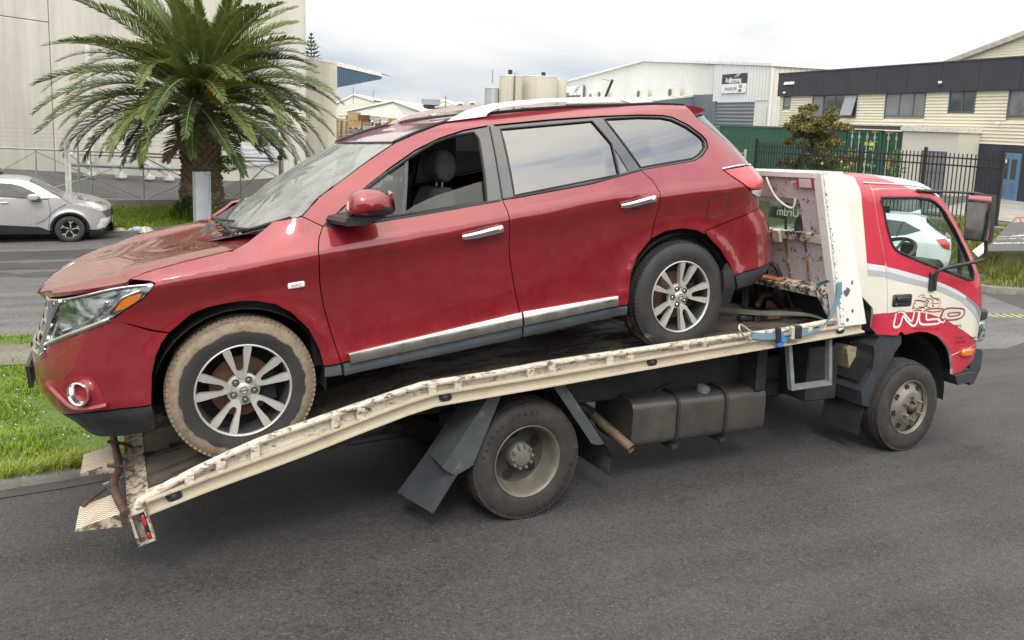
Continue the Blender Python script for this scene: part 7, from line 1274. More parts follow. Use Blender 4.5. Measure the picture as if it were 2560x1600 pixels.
for a, b in ed:
    bxp(cb_, 'wall_panel', (a + .012, 0, -3.), (b - .012, .18, 5.50), CONCW, .02); bxp(cb_, 'wall_panel', (a + .012, 0, 5.52), (b - .012, .18, 14.), CONCW, .02)
bxp(cb_, 'panel_joint', (-40, .08, -3), (16.3, .2, 13.9), DARK); bxp(cb_, 'end_wall', (16.15, .2, -3.), (16.33, 24, 9.6), CONCW); bxp(cb_, 'roof', (-40, .0, 14.0), (16.5, 25, 14.2), CONCW)
dp = bxp(cb_, 'downpipe', (1.68, -.12, .3), (1.80, -.0, 5.2), plain('pipe_white', (.66, .66, .63), .5)); 
for z in (1.2, 2.6, 4.0): bxp(dp, 'pipe_bracket', (1.63, -.13, z), (1.85, .0, z + .06), GALV)
window(cb_, 12.1, 13.86, 5.2, 5.78, [12.9], [WINGL], FRG); window(cb_, 12.1, 13.86, .55, 1.6, [12.95], [WINBL], plain('frame_white', (.65, .65, .64), .5)); bxp(cb_, 'white_shutter', (9.65, -.06, -.30), (13.85, -.005, .72), plain('shutter_white', (.66, .66, .68), .5, var=.06))
for k in range(5): bxp(cb_, 'shutter_rib', (9.65, -.075, -.25 + k * .19), (13.85, -.06, -.17 + k * .19), plain('shutter_white2', (.60, .60, .62), .5) if k == 0 else bpy.data.materials['shutter_white2'])
# lower wing beyond the corner
lw_ = thing('concrete_annex', 'lower stained concrete wing with white eaves and blue canopy right of the tall wall', 'building', loc=(0, 0, 0))
q0, q1, q2 = [(8.798, 47.293, 5.904), (10.543, 46.365, 5.624), (10.34, 45.454, -0.861)]; q0, q1, q2 = Vector(q0), Vector(q1), Vector(q2); bk_ = Vector((cf.x, cf.y, 0)).normalized() * 18
m = MB(); m.add([(q0.x, q0.y, -2), (q1.x, q1.y, -2), (q1.x, q1.y, q1.z), (q0.x, q0.y, q0.z)], [(0, 1, 2, 3)]); e2_ = Vector((math.sin(math.radians(8)), math.cos(math.radians(8)), 0)) * 18; m.add([(q1.x, q1.y, -2), (q1.x + e2_.x, q1.y + e2_.y, -2), (q1.x + e2_.x, q1.y + e2_.y, q1.z), (q1.x, q1.y, q1.z)], [(0, 1, 2, 3)]); m.build('wall', CONCW, lw_, smooth=None)
m = MB(); ee = (q1 - q0) * .03; m.add([q0 + Vector((0, 0, -.05)), q1 + ee + Vector((0, 0, -.05)), q1 + ee + Vector((0, 0, .14)), q0 + Vector((0, 0, .14)), q0 + bk_, q1 + ee + bk_], [(0, 1, 2, 3), (3, 2, 5, 4)]); m.build('eaves', plain('eaves_white', (.68, .67, .63), .5), lw_, smooth=None)
c0, c1, c2, c3 = [Vector(p) for p in [(10.539, 46.347, 5.499), (13.655, 46.962, 5.045), (13.625, 46.948, 4.863), (10.497, 46.158, 4.152)]]; CANB = plain('canopy_blue', (.10, .155, .22), .5, var=.1, vs=.5); m = MB(); n = 22; A = []; B = []
for k in range(n * 2 + 1): t = k / (2 * n); o = bk_.normalized() * (.0 if k % 2 else .10); A.append(c0.lerp(c1, t) + o); B.append(c3.lerp(c2, t) + o)
m.grid([A, B]); tag(m.build('canopy', CANB, lw_, smooth=None), kind='stuff'); m = MB(); m.add([c0 + Vector((0, 0, .28)), c1 + Vector((0, 0, .2)), c1, c0, c0 + bk_ * .3 + Vector((0, 0, .28)), c1 + bk_ * .3 + Vector((0, 0, .2))], [(3, 2, 1, 0), (0, 1, 5, 4)]); m.build('canopy_edge', bpy.data.materials['eaves_white'], lw_, smooth=None)
# handrail along the ramp of the concrete building
hr = thing('handrail', 'white and grey pipe handrail with braces along the concrete wall ramp', 'railing', M=Matrix(cb_.matrix_basis)); HW = plain('rail_white', (.70, .69, .65), .5); zb = lambda a: .02 - .098 * a
for a, h in ((2.5, .85), (3.97, .75), (5.08, .70), (1.0, .5)): MB().tube([(a, -.75, zb(a) - .1), (a, -.75, zb(a) + h)], .06, 8).build('post', HW, hr); bxp(hr, 'foot', (a - .16, -.9, zb(a) - .12), (a + .16, -.6, zb(a) + .02), HW)
for p, q in (((1.97, 1.11), (2.46, .76)), ((3.2, .45), (5.2, -.45)), ((.17, .69), (1.1, -.05))): MB().tube([(p[0], -.75, p[1]), (q[0], -.75, q[1])], .055, 8).build('brace', HW, hr)
MB().tube([(.14, -.8, .27), (5.65, -.8, -.17)], .07, 6).build('rail', GALV, hr)

# ================================================================== palm
PALM = (.21, 22.63, -.92); palm = thing('palm_tree', 'large date palm with arching green fronds and dead brown skirt on the far verge', 'tree', loc=PALM)
TRK = plain('palm_bark', (.10, .075, .05), .9, var=.4, vs=5, bump=.5, bs=18); STUB = plain('leaf_base', (.17, .125, .085), .9, var=.45, vs=6, bump=.4, bs=30); STUBG = plain('leaf_base_pale', (.23, .19, .11), .85, var=.4, vs=6)
MB().lathe([(-.1, .66), (.25, .64), (.8, .58), (1.5, .52), (2.1, .54), (2.6, .62), (3.0, .66), (3.3, .50), (3.6, .2)], (0, 0, 0), (0, 0, 1), 26).build('trunk', TRK, palm, smooth=60)
sm = MB(); sm.add([(0, 0, -.12), (.0, -.14, -.01), (.0, .14, -.01), (.0, 0, .13), (.13, 0, .05), (.10, -.08, .0), (.10, .08, .0)], [(0, 5, 1), (0, 6, 5), (0, 2, 6), (1, 5, 4), (5, 6, 4), (6, 2, 4), (1, 4, 3), (4, 2, 3)])
sme = [sm.mesh('leaf_base', 40, True) for _ in range(2)]; sme[0].materials.append(STUB); sme[1].materials.append(STUBG); pr_ = random.Random(11); k = 0
for row in range(22):
    z = .12 + row * .135; r = float(np.interp(z, [0, .25, .8, 1.5, 2.1, 2.6, 3.0], [.66, .64, .58, .52, .54, .62, .66]))
    for j in range(13):
        a = 2 * math.pi * (j + .5 * (row % 2)) / 13 + pr_.uniform(-.05, .05)
        if math.cos(a + math.pi / 2) < -.25: continue            # far side of the trunk stays plain
        o = link('leaf_base', sme[1 if z < 1.2 and pr_.random() < .5 else 0], palm); s_ = pr_.uniform(.8, 1.2); o.location = ((r - .03) * math.cos(a), (r - .03) * math.sin(a), z + pr_.uniform(-.02, .02)); o.rotation_euler = (0, pr_.uniform(-.5, -.1), a); o.scale = (s_ * 1.2, s_, s_)
FG = [leafmat('frond_green', (.098, .135, .034), .25, .42), leafmat('frond_olive', (.14, .165, .044), .25, .42), leafmat('frond_deep', (.052, .080, .025), .2, .45), leafmat('frond_dead', (.14, .095, .060), .15, .7), leafmat('frond_young', (.12, .14, .040), .3, .42)]; RACH = plain('rachis', (.17, .19, .075), .6)
def frond_mesh(name, Lf, e0, droop, seed, mat, leaf=.52, sparse=1., twist=0.):
    q = random.Random(seed); m = MB(); N = 26; P = []; p = Vector((0, 0, 0)); el = e0; side = q.uniform(-.10, .10)
    for i in range(N + 1):
        P.append(p.copy()); t = i / N; el_t = e0 - droop * (t ** 1.35); st = Lf / N; yaw = side * t; p = p + Vector((math.cos(el_t) * math.cos(yaw), math.cos(el_t) * math.sin(yaw), math.sin(el_t))) * st
    m.tube(P, [.035 * (1 - .85 * i / N) for i in range(N + 1)], 5, mi=1)
    n = int(96 * sparse)
    for sgn in (-1, 1):
        for k in range(n):
            t = .12 + .88 * (k + q.uniform(-.3, .3)) / n; t = min(max(t, .1), .995); f = t * N; i = min(int(f), N - 1); b = P[i].lerp(P[i + 1], f - i); d = (P[i + 1] - P[i]).normalized(); s = Vector((-d.y, d.x, 0)); s = (s / s.length) if s.length > 1e-3 else Vector((0, 1, 0)); u = d.cross(s) * -1; u = u if u.z > 0 or abs(d.z) > .9 else -u
            ll = leaf * (math.sin(math.pi * min(1, .16 + t * .80)) ** .55) * q.uniform(.8, 1.1) * (1 if t > .2 else .55); fw = .55 + .75 * t; dr_ = (d * fw + s * sgn * (1.0 - .3 * t) + u * q.uniform(.10, .55)).normalized(); w = .019 * q.uniform(.8, 1.25); wv = dr_.cross(u).normalized() * w
            mid = b + dr_ * ll * .55; tip = b + dr_ * ll + Vector((0, 0, -.10 * ll * q.uniform(.2, 1.3))); m.add([b - wv * .5, b + wv * .5, mid + wv, mid - wv, tip], [(0, 1, 2, 3), (3, 2, 4)])
    me = m.mesh(name, None); me.materials.append(mat); me.materials.append(RACH); return me
kinds = [  # (elevation, droop, length, materials, count, dead)
    (86, 28, 3.5, (0, 4), 7), (76, 52, 3.9, (0, 1, 4), 13), (65, 70, 4.1, (0, 1), 16), (53, 80, 4.3, (0, 1, 2), 20), (41, 86, 4.4, (0, 2, 1), 22), (29, 86, 4.4, (0, 2, 1), 22), (17, 82, 4.4, (2, 0, 1), 20), (4, 74, 4.2, (2, 0, 2, 1), 17), (-8, 62, 3.5, (2, 3, 2), 9), (-20, 45, 2.2, (3, 2), 5)]
a = 0.; sd_ = 0
for e0, dp_, Lf, ms, cnt in kinds:
    var = [frond_mesh('frond', Lf * random.Random(sd_ + i).uniform(.9, 1.06), math.radians(e0), math.radians(dp_ * (.76 + .13 * i)), sd_ * 10 + i, FG[ms[i % len(ms)]], sparse=.8 if ms[i % len(ms)] == 3 else 1.) for i in range(min(4, max(2, len(ms))))]; sd_ += 1
    for j in range(cnt):
        a += 2.39996; o = link('frond', var[j % len(var)], palm); e_ = math.radians(pr_.uniform(-6, 6)); o.location = (.30 * math.cos(a) * math.cos(math.radians(e0)), .30 * math.sin(a) * math.cos(math.radians(e0)), 3.42 + .45 * math.sin(math.radians(max(e0, -20)))); o.rotation_euler = Euler((pr_.uniform(-.4, .4), e_, a), 'XYZ'); s_ = pr_.uniform(.9, 1.08); o.scale = (s_, s_, s_)
ORG = plain('flower_stalk_orange', (.42, .20, .035), .7, var=.3, vs=8)
for (ang, zz, n, sd2) in ((-1.95, 3.95, 60, 1), (-1.25, 3.85, 55, 2), (-.9, 3.2, 25, 3)):
    q = random.Random(sd2); b = Vector((.75 * math.cos(ang), .75 * math.sin(ang), zz)); m = MB()
    for k in range(n):
        d = Vector((q.gauss(.25 * math.cos(ang), .25), q.gauss(.25 * math.sin(ang), .25), q.uniform(.1, .65))); m.tube([b + Vector((q.gauss(0, .05), q.gauss(0, .05), -.2)), b + d * .5, b + d + Vector((0, 0, -.12))], [.010, .012, .014], 4)
    o = m.build('flower_stalk', ORG, palm)
# weeds round the trunk
P = [(PALM[0] + r * math.cos(t), PALM[1] + r * math.sin(t)) for r, t in zip(gq.uniform(.55, .95, 900), gq.uniform(0, 6.28, 900))]; blades('weeds', P, .15, .5, [GB[2], GB[1], GB[0]], .022, .9, zf=lambda x, y: -.95, seed=12)
def leafy(name, label, cat, loc, leaves, mats, wood=None, parent=None, sz=(.05, .09), seed=1):
    """leaf cards spread through a list of (centre, radius, count) clumps; returns the leaf mesh object"""
    q = np.random.default_rng(seed); V = []; F = []; MI = []
    for (c, r, n) in leaves:
        for _ in range(n):
            d = q.normal(size=3); d /= np.linalg.norm(d); p = np.array(c) + d * np.array(r) * q.uniform(.35, 1.) ** .6; u = q.normal(size=3); u /= np.linalg.norm(u); w = np.cross(u, q.normal(size=3)); w /= np.linalg.norm(w); L_ = q.uniform(*sz); W = L_ * .42; b = len(V); V += [tuple(p - u * L_), tuple(p + w * W), tuple(p + u * L_), tuple(p - w * W)]; F.append((b, b + 1, b + 2, b + 3)); MI.append(int(q.integers(0, len(mats))))
    me = bpy.data.meshes.new(name); me.from_pydata(V, [], F); me.update()
    for m in mats: me.materials.append(m)
    me.polygons.foreach_set('material_index', MI); return link(name, me, parent)
iv = thing('creeper_bush', 'dark leafy creeper growing at the left foot of the palm trunk', 'bush', loc=(PALM[0] - .55, PALM[1] - .45, -.93)); leafy('leaves', '', '', None, [((0, 0, .3), (.38, .3, .34), 420), ((.15, -.1, .55), (.3, .25, .3), 250)], [GB[2], leafmat('creeper', (.028, .05, .016)), GB[2]], parent=iv, sz=(.04, .075), seed=5); MB().tube([(0, 0, 0), (.1, 0, .5)], .03, 5).build('stem', TRK, iv)
iv = thing('sprouting_shrub', 'light green shrub sprouting from the right side of the palm trunk', 'bush', loc=(PALM[0] + .62, PALM[1] - .35, .62)); leafy('leaves', '', '', None, [((.12, 0, .15), (.28, .2, .24), 110), ((.05, 0, .35), (.2, .15, .15), 60)], [GB[1], GB[0], GT[0]], parent=iv, sz=(.05, .09), seed=6); MB().tube([(-.2, .1, -.1), (.05, 0, .15)], .02, 5).build('stem', TRK, iv)
# distant conifer behind the concrete building
nf = thing('distant_conifer', 'thin dark norfolk pine top peeping past the concrete building corner', 'tree', loc=(14.812, 72.784, 7.456)); m = MB(); q = random.Random(2)
NP_ = leafmat('pine_needles', (.030, .045, .022)); MB().tube([(0, 0, -6), (0, 0, 2.6)], [.14, .03], 6).build('trunk', TRK, nf)
for k in range(15):
    z = -2.6 + k * .35; r = (2.7 - z) * .36
    for j in range(7): t = j * .9 + k * .5; d = Vector((math.cos(t), math.sin(t), .25)); m.tube([Vector((0, 0, z)), Vector((0, 0, z)) + d * r * .6, Vector((0, 0, z)) + d * r + Vector((0, 0, .12))], [.03, .07, .03], 4)
m.build('branch_whorls', NP_, nf)
# ---- posts on the far verge
STG = plain('post_grey', (.45, .48, .49), .5, .3, var=.12, vs=2, dirt=.62, dirt_c=(.2, .18, .14)); gp = thing('steel_post', 'thick grey steel channel post standing in front of the palm trunk', 'post', loc=(.06, 20.52, -.98), rz=.35); m = MB()
for lo, hi in (((-.23, -.012, 0), (.02, .012, 1.70)), ((-.23, .0, 0), (-.21, .18, 1.70)), ((.02, -.012, 0), (.045, .22, 1.70))): m.box(lo, hi)
m.build('channel', STG, gp, smooth=None); m = MB(); m.box((.045, .0, 0), (.21, .016, 1.70)); m.box((.19, -.05, 0), (.21, .0, 1.70)); m.box((.045, -.05, 1.62), (.21, .0, 1.70)); m.add([(.05, -.03, .1), (.20, -.03, 1.5), (.20, -.02, 1.5), (.05, -.02, .1)], [(0, 1, 2, 3)]); m.build('channel', STG, gp, smooth=None); 
for z in (.25, .32, 1.45): MB().cyl((-.1, -.025, z), (-.1, .0, z), .018, n=6).build('bolt', STG, gp)
tp_ = thing('white_post', 'slim pale channel post rising behind the silver car', 'post', loc=(-3.41, 21.282, -0.939)); zt_ = tp_.location.z; m = MB(); m.box((-.075, 0, -.1), (-.02, .05, 2.45)); m.box((.005, 0, -.1), (.075, .05, 2.45)); m.box((-.02, .03, -.1), (.005, .05, 2.45)); m.build('channel', plain('post_pale', (.50, .51, .48), .5, .2), tp_, smooth=None)
# ---- chain link gate and fence
ft_ = thing('chain_link_fence', 'galvanised chain link fence with braced panels and barbed wire before the yard', 'fence', loc=(-0.27, 26.4, 0)); GV = plain('galvanised', (.33, .335, .32), .5, .5, var=.15, vs=4)
zt2 = lambda x: .89 - .030 * x; zb2 = lambda x: -.735 - .028 * x
def bar(name, p, q, r=.022, y=0., mat=GV): return MB().tube([(p[0], y, p[1]), (q[0], y, q[1])], r, 6).build(name, mat, ft_)
bar('top_rail', (-14, zt2(-14)), (-3.05, zt2(-3.05)), .032); bar('top_rail', (-3.0, zt2(-3)), (3.6, zt2(3.6)), .032); bar('bottom_rail', (-14, zb2(-14)), (3.6, zb2(3.6)), .028); bar('second_rail', (-3.0, zt2(-3) - .12), (3.6, zt2(3.6) - .12), .024)
for x in (-12, -9, -6.6, -4.28, -2.68, -1.06, .45, 2.19): bar('upright', (x, zb2(x)), (x, zt2(x) + .02), .026)
for p, q in (((-6.6, -.55), (-4.28, .95)), ((-4.28, .95), (-2.68, .10)), ((-4.28, -.4), (-2.68, .10)), ((-2.68, .10), (-1.06, .82)), ((-2.68, .10), (-1.06, -.70)), ((-1.06, .82), (.45, -.05)), ((-1.06, -.70), (.45, -.05)), ((.45, -.05), (2.19, .80)), ((2.19, .80), (3.55, .10)), ((2.19, -.78), (3.55, -.1)), ((.45, -.05), (2.19, -.76))): bar('brace', p, q, .019, .02)
bar('gate_brace', (1.55, -1.05), (3.1, .52), .026, -.06); bar('gate_brace', (3.1, .52), (3.6, .66), .026, -.06)
for x, zt3, r in ((-3.05, 1.5, .035), (3.66, 1.12, .09), (-14, 1.3, .05)): MB().cyl((x, .03, -1.), (x, .03, zt3), r, n=10).build('fence_post', GV, ft_)
for k in range(4): bar('barbed_wire', (-14, 1.62 - k * .13 + .25), (3.6, 1.55 - k * .15), .006)
MB().box((3.52, -.08, .74), (3.68, .05, .90)).build('gate_latch', CHASS, ft_)
cm = MB(); s_ = .085; x0, x1 = -9.0, 3.6
def clipseg(xa, za, xb, zb_): cm.add([(xa - .003, .012, za), (xa + .003, .012, za), (xb + .003, .012, zb_), (xb - .003, .012, zb_)], [(0, 1, 2, 3)])
x = x0 - 1.7
while x < x1:
    a_ = max(x, x0); b_ = min(x + 1.62, x1)
    if b_ > a_: clipseg(a_, zb2(0) + (a_ - x), b_, zb2(0) + (b_ - x)); clipseg(a_, zt2(0) - (a_ - x), b_, zt2(0) - (b_ - x))
    x += s_
tag(cm.build('wire_mesh', GV, ft_), kind='stuff')
# litter on the kerb
lt_ = thing('plastic_litter', 'crumpled pale plastic bag lying at the far kerb beside the silver car', 'litter', loc=(-1.81, 20.23, -1)); m = MB(); q = random.Random(4); R_ = [[(-.55 + .12 * i + q.uniform(-.02, .02), -.12 + .07 * j + q.uniform(-.02, .02), .04 + q.uniform(0, .16) * (1 if 0 < j < 4 and 0 < i < 9 else 0)) for j in range(5)] for i in range(10)]; m.grid(R_); m.build('bag', plain('bag_film', (.46, .42, .36), .35, var=.35, vs=8), lt_, smooth=None); m = MB(); m.bbox((-.05, -.1, .05), (.2, .05, .2), .05); m.build('wrapper', plain('wrapper', (.42, .42, .52), .4, var=.3, vs=12), lt_)
dbp = MB(); q = random.Random(8)
for k in range(260):
    t = q.random(); x = -1.6 + 3.6 * t; y = 20.3 + .36 * (x + 1.6) + q.gauss(0, .10) - .05; z = -.985 + q.uniform(0, .02); r = q.uniform(.02, .06); a_ = q.uniform(0, 6.28); dbp.add([(x + r * math.cos(a_ + d) * w, y + r * math.sin(a_ + d) * w, z + q.uniform(0, .05)) for d, w in ((0, 1), (1.6, .5), (3.1, 1), (4.7, .5))], [(0, 1, 2, 3)])
tag(dbp.build('leaf_litter', plain('leaf_litter_mat', (.17, .12, .075), .85, var=.6, vs=20)), kind='stuff')
# ================================================================== other cars
def small_car(name, label, M, pr, paint, flip=1):
    """car from its side profile; x forward along the near side (front wheel at 0), y into the car, z up from the road"""
    W = pr['w']; yc = W / 2; c = thing(name, label, 'car', M=M)
    xf, xr = pr['xf'], pr['xr']
    def Y(x, z):
        x = np.asarray(x, float); z = np.asarray(z, float); up = np.maximum(z - pr['belt'], 0); y = .02 + .05 * ((z - pr['belt'] + .12) / .5) ** 2 * (z < pr['belt']) + .42 * up
        t = np.clip((x - (xf(z) - .55)) / .55, 0, 1); y = y + .75 * (1 - np.maximum(1 - t ** 2.4, 0) ** (1 / 2.4)); t = np.clip(((xr(z) + .45) - x) / .45, 0, 1); y = y + .5 * (1 - np.sqrt(np.maximum(1 - t * t, 0)))
        for wx in (0, pr['wb']): r = np.hypot(x - wx, z - .34); y = y - .03 * np.exp(-((r - .44) / .06) ** 2)
        return np.minimum(y, yc)
    def N(x, z):
        e = .004; ys = (Y(x + e, z) - Y(x - e, z)) / (2 * e); yz = (Y(x, z + e) - Y(x, z - e)) / (2 * e); n = np.stack([ys, -np.ones_like(ys), yz], -1); return n / np.linalg.norm(n, axis=-1, keepdims=True)
    loc = lambda x, y, z: (x, y, z); kw = dict(Y=Y, N=N, loc=loc, h=.07, gap=.0, depth=.02)
    def both_(nm, poly, mat, **k2):
        me = panel_mesh(nm, poly, **(kw | k2)); me.materials.append(mat); o = link(nm, me, c); m2 = mirrored(me, nm); 
        for v in m2.vertices: v.co.y += W
        link(nm, m2, c); return o
    for nm, poly, mt in pr['panels']: both_(nm, poly, mt, holes=[pr['win']] if nm == 'body_side' else [])
    for nm, poly, mt, off in pr['overlays']: both_(nm, poly, mt, off=off, depth=0)
    for nm, pts, w in pr['lines']:
        P = [(p[0], float(Y(np.array([p[0]]), np.array([p[1]]))[0]) - .002, p[1]) for p in smooth_curve(pts, 3)]; MB().tube(P, w, 4).build(nm, RUBBER, c)
    for nm, line, mt, crown in pr['tops']:
        g = [];
        for x, z in smooth_curve(line, 3):
            y0 = float(Y(np.array([x]), np.array([z]))[0]) - .0; g.append([(x, y0 + (W - 2 * y0) * v, z + crown * math.sin(math.pi * v) ** .6 - .0) for v in np.linspace(0, 1, 9)])
        MB().grid(g).build(nm, mt, c, smooth=50)
    fz_ = pr['fz']; MB().grid([[(float(xf(z)) - .0, yc + s * (yc - .35 if abs(s) == 1 else 0), z) for s in (-1, 0, 1)] for z in fz_]).build('front_fascia', pr['dark'], c)
    b = MB(); b.box((xr(.5) + .25, .2, .22), (xf(.5) - .25, W - .2, .80)); b.build('underbody', DARK, c)
    b = MB(); b.box((pr['wb'] + .1, .18, pr['belt'] - .06), (pr['cowl'], W - .18, pr['belt'] - .04)); b.build('cabin_floor', DARK, c)
    for x in pr['seats']: m = MB(); m.bbox((x - .1, .25, .6), (x + .08, .75, 1.25), .06); m.build('seat', SEATM, c); m = MB(); m.bbox((x - .1, W - .75, .6), (x + .08, W - .25, 1.25), .06); m.build('seat', SEATM, c)
    for wx in (0, pr['wb']):
        for s in (0, 1):
            w = link('wheel', None, c); w.matrix_local = Matrix.Translation((wx, .04 if not s else W - .04, .34)) @ (Matrix.Rotation(math.pi, 4, 'Z') if s else Matrix())
            def put(nm, mb, mt): me = mb.mesh(nm, 40, True); me.materials.append(mt); link(nm, me, w)
            put('tyre', MB().lathe([(0, .225), (-.012, .25), (-.012, .29), (.01, .332), (.04, .34), (.17, .34), (.2, .32), (.2, .22)], (0, 0, 0), (0, 1, 0), 48), TYR2); put('rim', MB().lathe([(.0, .228), (-.008, .226), (-.004, .214), (.05, .205), (.12, .20)], (0, 0, 0), (0, 1, 0), 40), RIMD)
            put('rim_back', MB().lathe([(.10, .21), (.10, 0)], (0, 0, 0), (0, 1, 0), 24), DARK); put('hub', MB().lathe([(.03, .05), (.0, .045), (-.002, 0)], (0, 0, 0), (0, 1, 0), 20), RIMD)
            for k in range(5):
                a = 2 * math.pi * k / 5 + pr['spin'] + wx; pol = lambda r, d: (r * math.cos(a) - d * math.sin(a), r * math.sin(a) + d * math.cos(a))
                for q in ([(.03, -.022), (.03, .0), (.14, .012), (.222, .070), (.225, .042), (.16, -.008)], [(.13, .002), (.15, .020), (.225, -.035), (.222, -.062)]): sp_ = MB(); sp_.prism([pol(*p) for p in q], .0, .02, lambda x, z, e: (x, e, z)); put('spoke', sp_, RIMF)
    return c
TYR2 = plain('car_tyre', (.028, .028, .029), .75); SILP = plain('silver_paint', (.56, .53, .525), .3, .45, var=.02, vs=1, coat=1.); WHP = plain('white_paint', (.74, .75, .75), .3, 0, var=.03, vs=2, coat=1.); CARGL = glassmat('car_glass', (.42, .50, .44), 1.6, 0, .10); CARGLD = glassmat('car_glass_dark', (.16, .19, .18), 1.7, 0, .06); HLW = plain('lamp_clear', (.68, .70, .70), .15, .3, var=.3, vs=9, coat=1)
ipf = lambda zs, xs: (lambda z: np.interp(z, zs, xs))
arch = lambda cx, r, a0, a1, n=12: [(cx + r * math.cos(math.radians(a0 + (a1 - a0) * i / n)), .34 + r * math.sin(math.radians(a0 + (a1 - a0) * i / n))) for i in range(n + 1)]
c_win = [(-.60, 1.165), (-.75, 1.30), (-1.02, 1.45), (-1.25, 1.515), (-1.47, 1.53), (-1.9, 1.52), (-2.3, 1.45), (-2.62, 1.33), (-2.45, 1.27), (-2.0, 1.225), (-1.48, 1.195), (-.9, 1.16)]
c_top = [(.97, .80), (.94, .87), (.78, .955), (.60, 1.02), (.36, 1.085), (.12, 1.13), (-.14, 1.145), (-.34, 1.245), (-.51, 1.36), (-.68, 1.47), (-.86, 1.555), (-1.04, 1.60), (-1.24, 1.625), (-1.6, 1.63), (-2.1, 1.60), (-2.6, 1.50), (-3.0, 1.33), (-3.25, 1.12), (-3.38, .98)]
body = c_top + [(-3.42, .75), (-3.40, .55), (-3.30, .30)] + arch(-2.64, .45, -5, 185)[0:13] + [(-2.1, .44), (-1.52, .49), (-.70, .42), (-.455, .31)] + arch(0, .455, 182, -3)[1:] + [(.60, .30), (.80, .32), (.93, .47), (.975, .60)]
pr_c = dict(w=1.795, belt=1.16, wb=-2.64, xf=ipf([.15, .3, .5, .6, .82, .9, 1.05], [.93, 1.0, 1.03, 1.02, 1.0, .98, .80]), xr=ipf([.2, .5, .9, 1.2, 1.6], [-3.40, -3.46, -3.44, -3.2, -2.4]), win=c_win, cowl=-.2, seats=(-1.25, -2.05), spin=1.45, fz=[.18, .3, .5, .6, .8], dark=BLKPL,
    panels=[('body_side', body, SILP), ('cladding', [(-3.32, .31), (-3.05, .30), (-3.03, .22), (-3.3, .24)], BLKPL), ('cladding', [(-2.15, .43), (-1.52, .48), (-.70, .41), (-.46, .30), (-.44, .21), (-1.53, .25), (-2.19, .24)], BLKPL), ('cladding', [(.46, .30), (.60, .295), (.80, .32), (.965, .36), (.98, .27), (.94, .21), (.76, .165), (.44, .15)], BLKPL)],
    overlays=[('wheel_arch_trim', arch(0, .455, 183, -3, 16) + arch(0, .405, -3, 183, 16), BLKPL, -.012), ('wheel_arch_trim', arch(-2.64, .455, 183, -3, 16) + arch(-2.64, .405, -3, 183, 16), BLKPL, -.012), ('side_window', c_win, CARGL, .012), ('headlight', [(.05, 1.005), (.24, 1.03), (.60, .955), (.79, .875), (.90, .83), (.75, .785), (.59, .84), (.35, .94)], HLW, -.004), ('headlight_surround', [(.30, .985), (.60, .93), (.86, .84), (.97, .80), (1.0, .66), (.85, .62), (.75, .77), (.59, .825)], plain('grille_dark', (.10, .11, .115), .35), -.002), ('bumper_insert', [(.72, .60), (.92, .605), (.80, .36), (.60, .34)], plain('insert_white', (.70, .70, .69), .3, coat=1), -.006)],
    lines=[('door_gap', [(-.46, 1.10), (-.42, .87), (-.45, .58), (-.49, .36)], .006), ('bonnet_gap', [(-.12, 1.13), (-.02, 1.06), (.05, 1.0)], .006), ('door_gap', [(-1.62, 1.18), (-1.60, .8), (-1.75, .50)], .006), ('body_crease', [(-.05, 1.0), (-.30, .85), (-.55, .60), (-.75, .50)], .007), ('waist_line', [(-1.5, 1.20), (-.9, 1.165), (-.44, 1.125)], .010)],
    tops=[('bonnet', c_top[:7], plain('bonnet_silver_grey', (.30, .30, .29), .3, .5, coat=1.), .035), ('windscreen', c_top[6:11], CARGL, .03), ('roof', c_top[10:15], SILP, .04), ('rear_window', c_top[14:17], CARGLD, .03), ('tailgate', c_top[16:] + [(-3.42, .75), (-3.40, .5)], SILP, .0)])
scar = small_car('silver_hatchback', 'silver crossover hatchback parked by the far kerb at the left edge', Matrix.Translation((-3.32, 18.93, -1.0)), pr_c, SILP)
m = MB(); m.bbox((-.89, -.20, 1.12), (-.66, .0, 1.275), .035); m.build('door_mirror', SILP, scar, smooth=40); m = MB(); m.bbox((-.80, -.14, 1.085), (-.60, .06, 1.125), .015); m.build('mirror_base', BLKPL, scar, smooth=40); m = MB(); m.bbox((-1.50, -.015, 1.035), (-1.32, .03, 1.075), .015); m.build('door_handle', SILP, scar); m = MB(); m.bbox((-2.2, -.0, 1.035), (-2.05, .05, 1.075), .015); m.build('door_handle', SILP, scar)
m = MB(); m.box((.98, .55, .44), (1.0, 1.2, .56)); m.build('number_plate', WHP, scar)
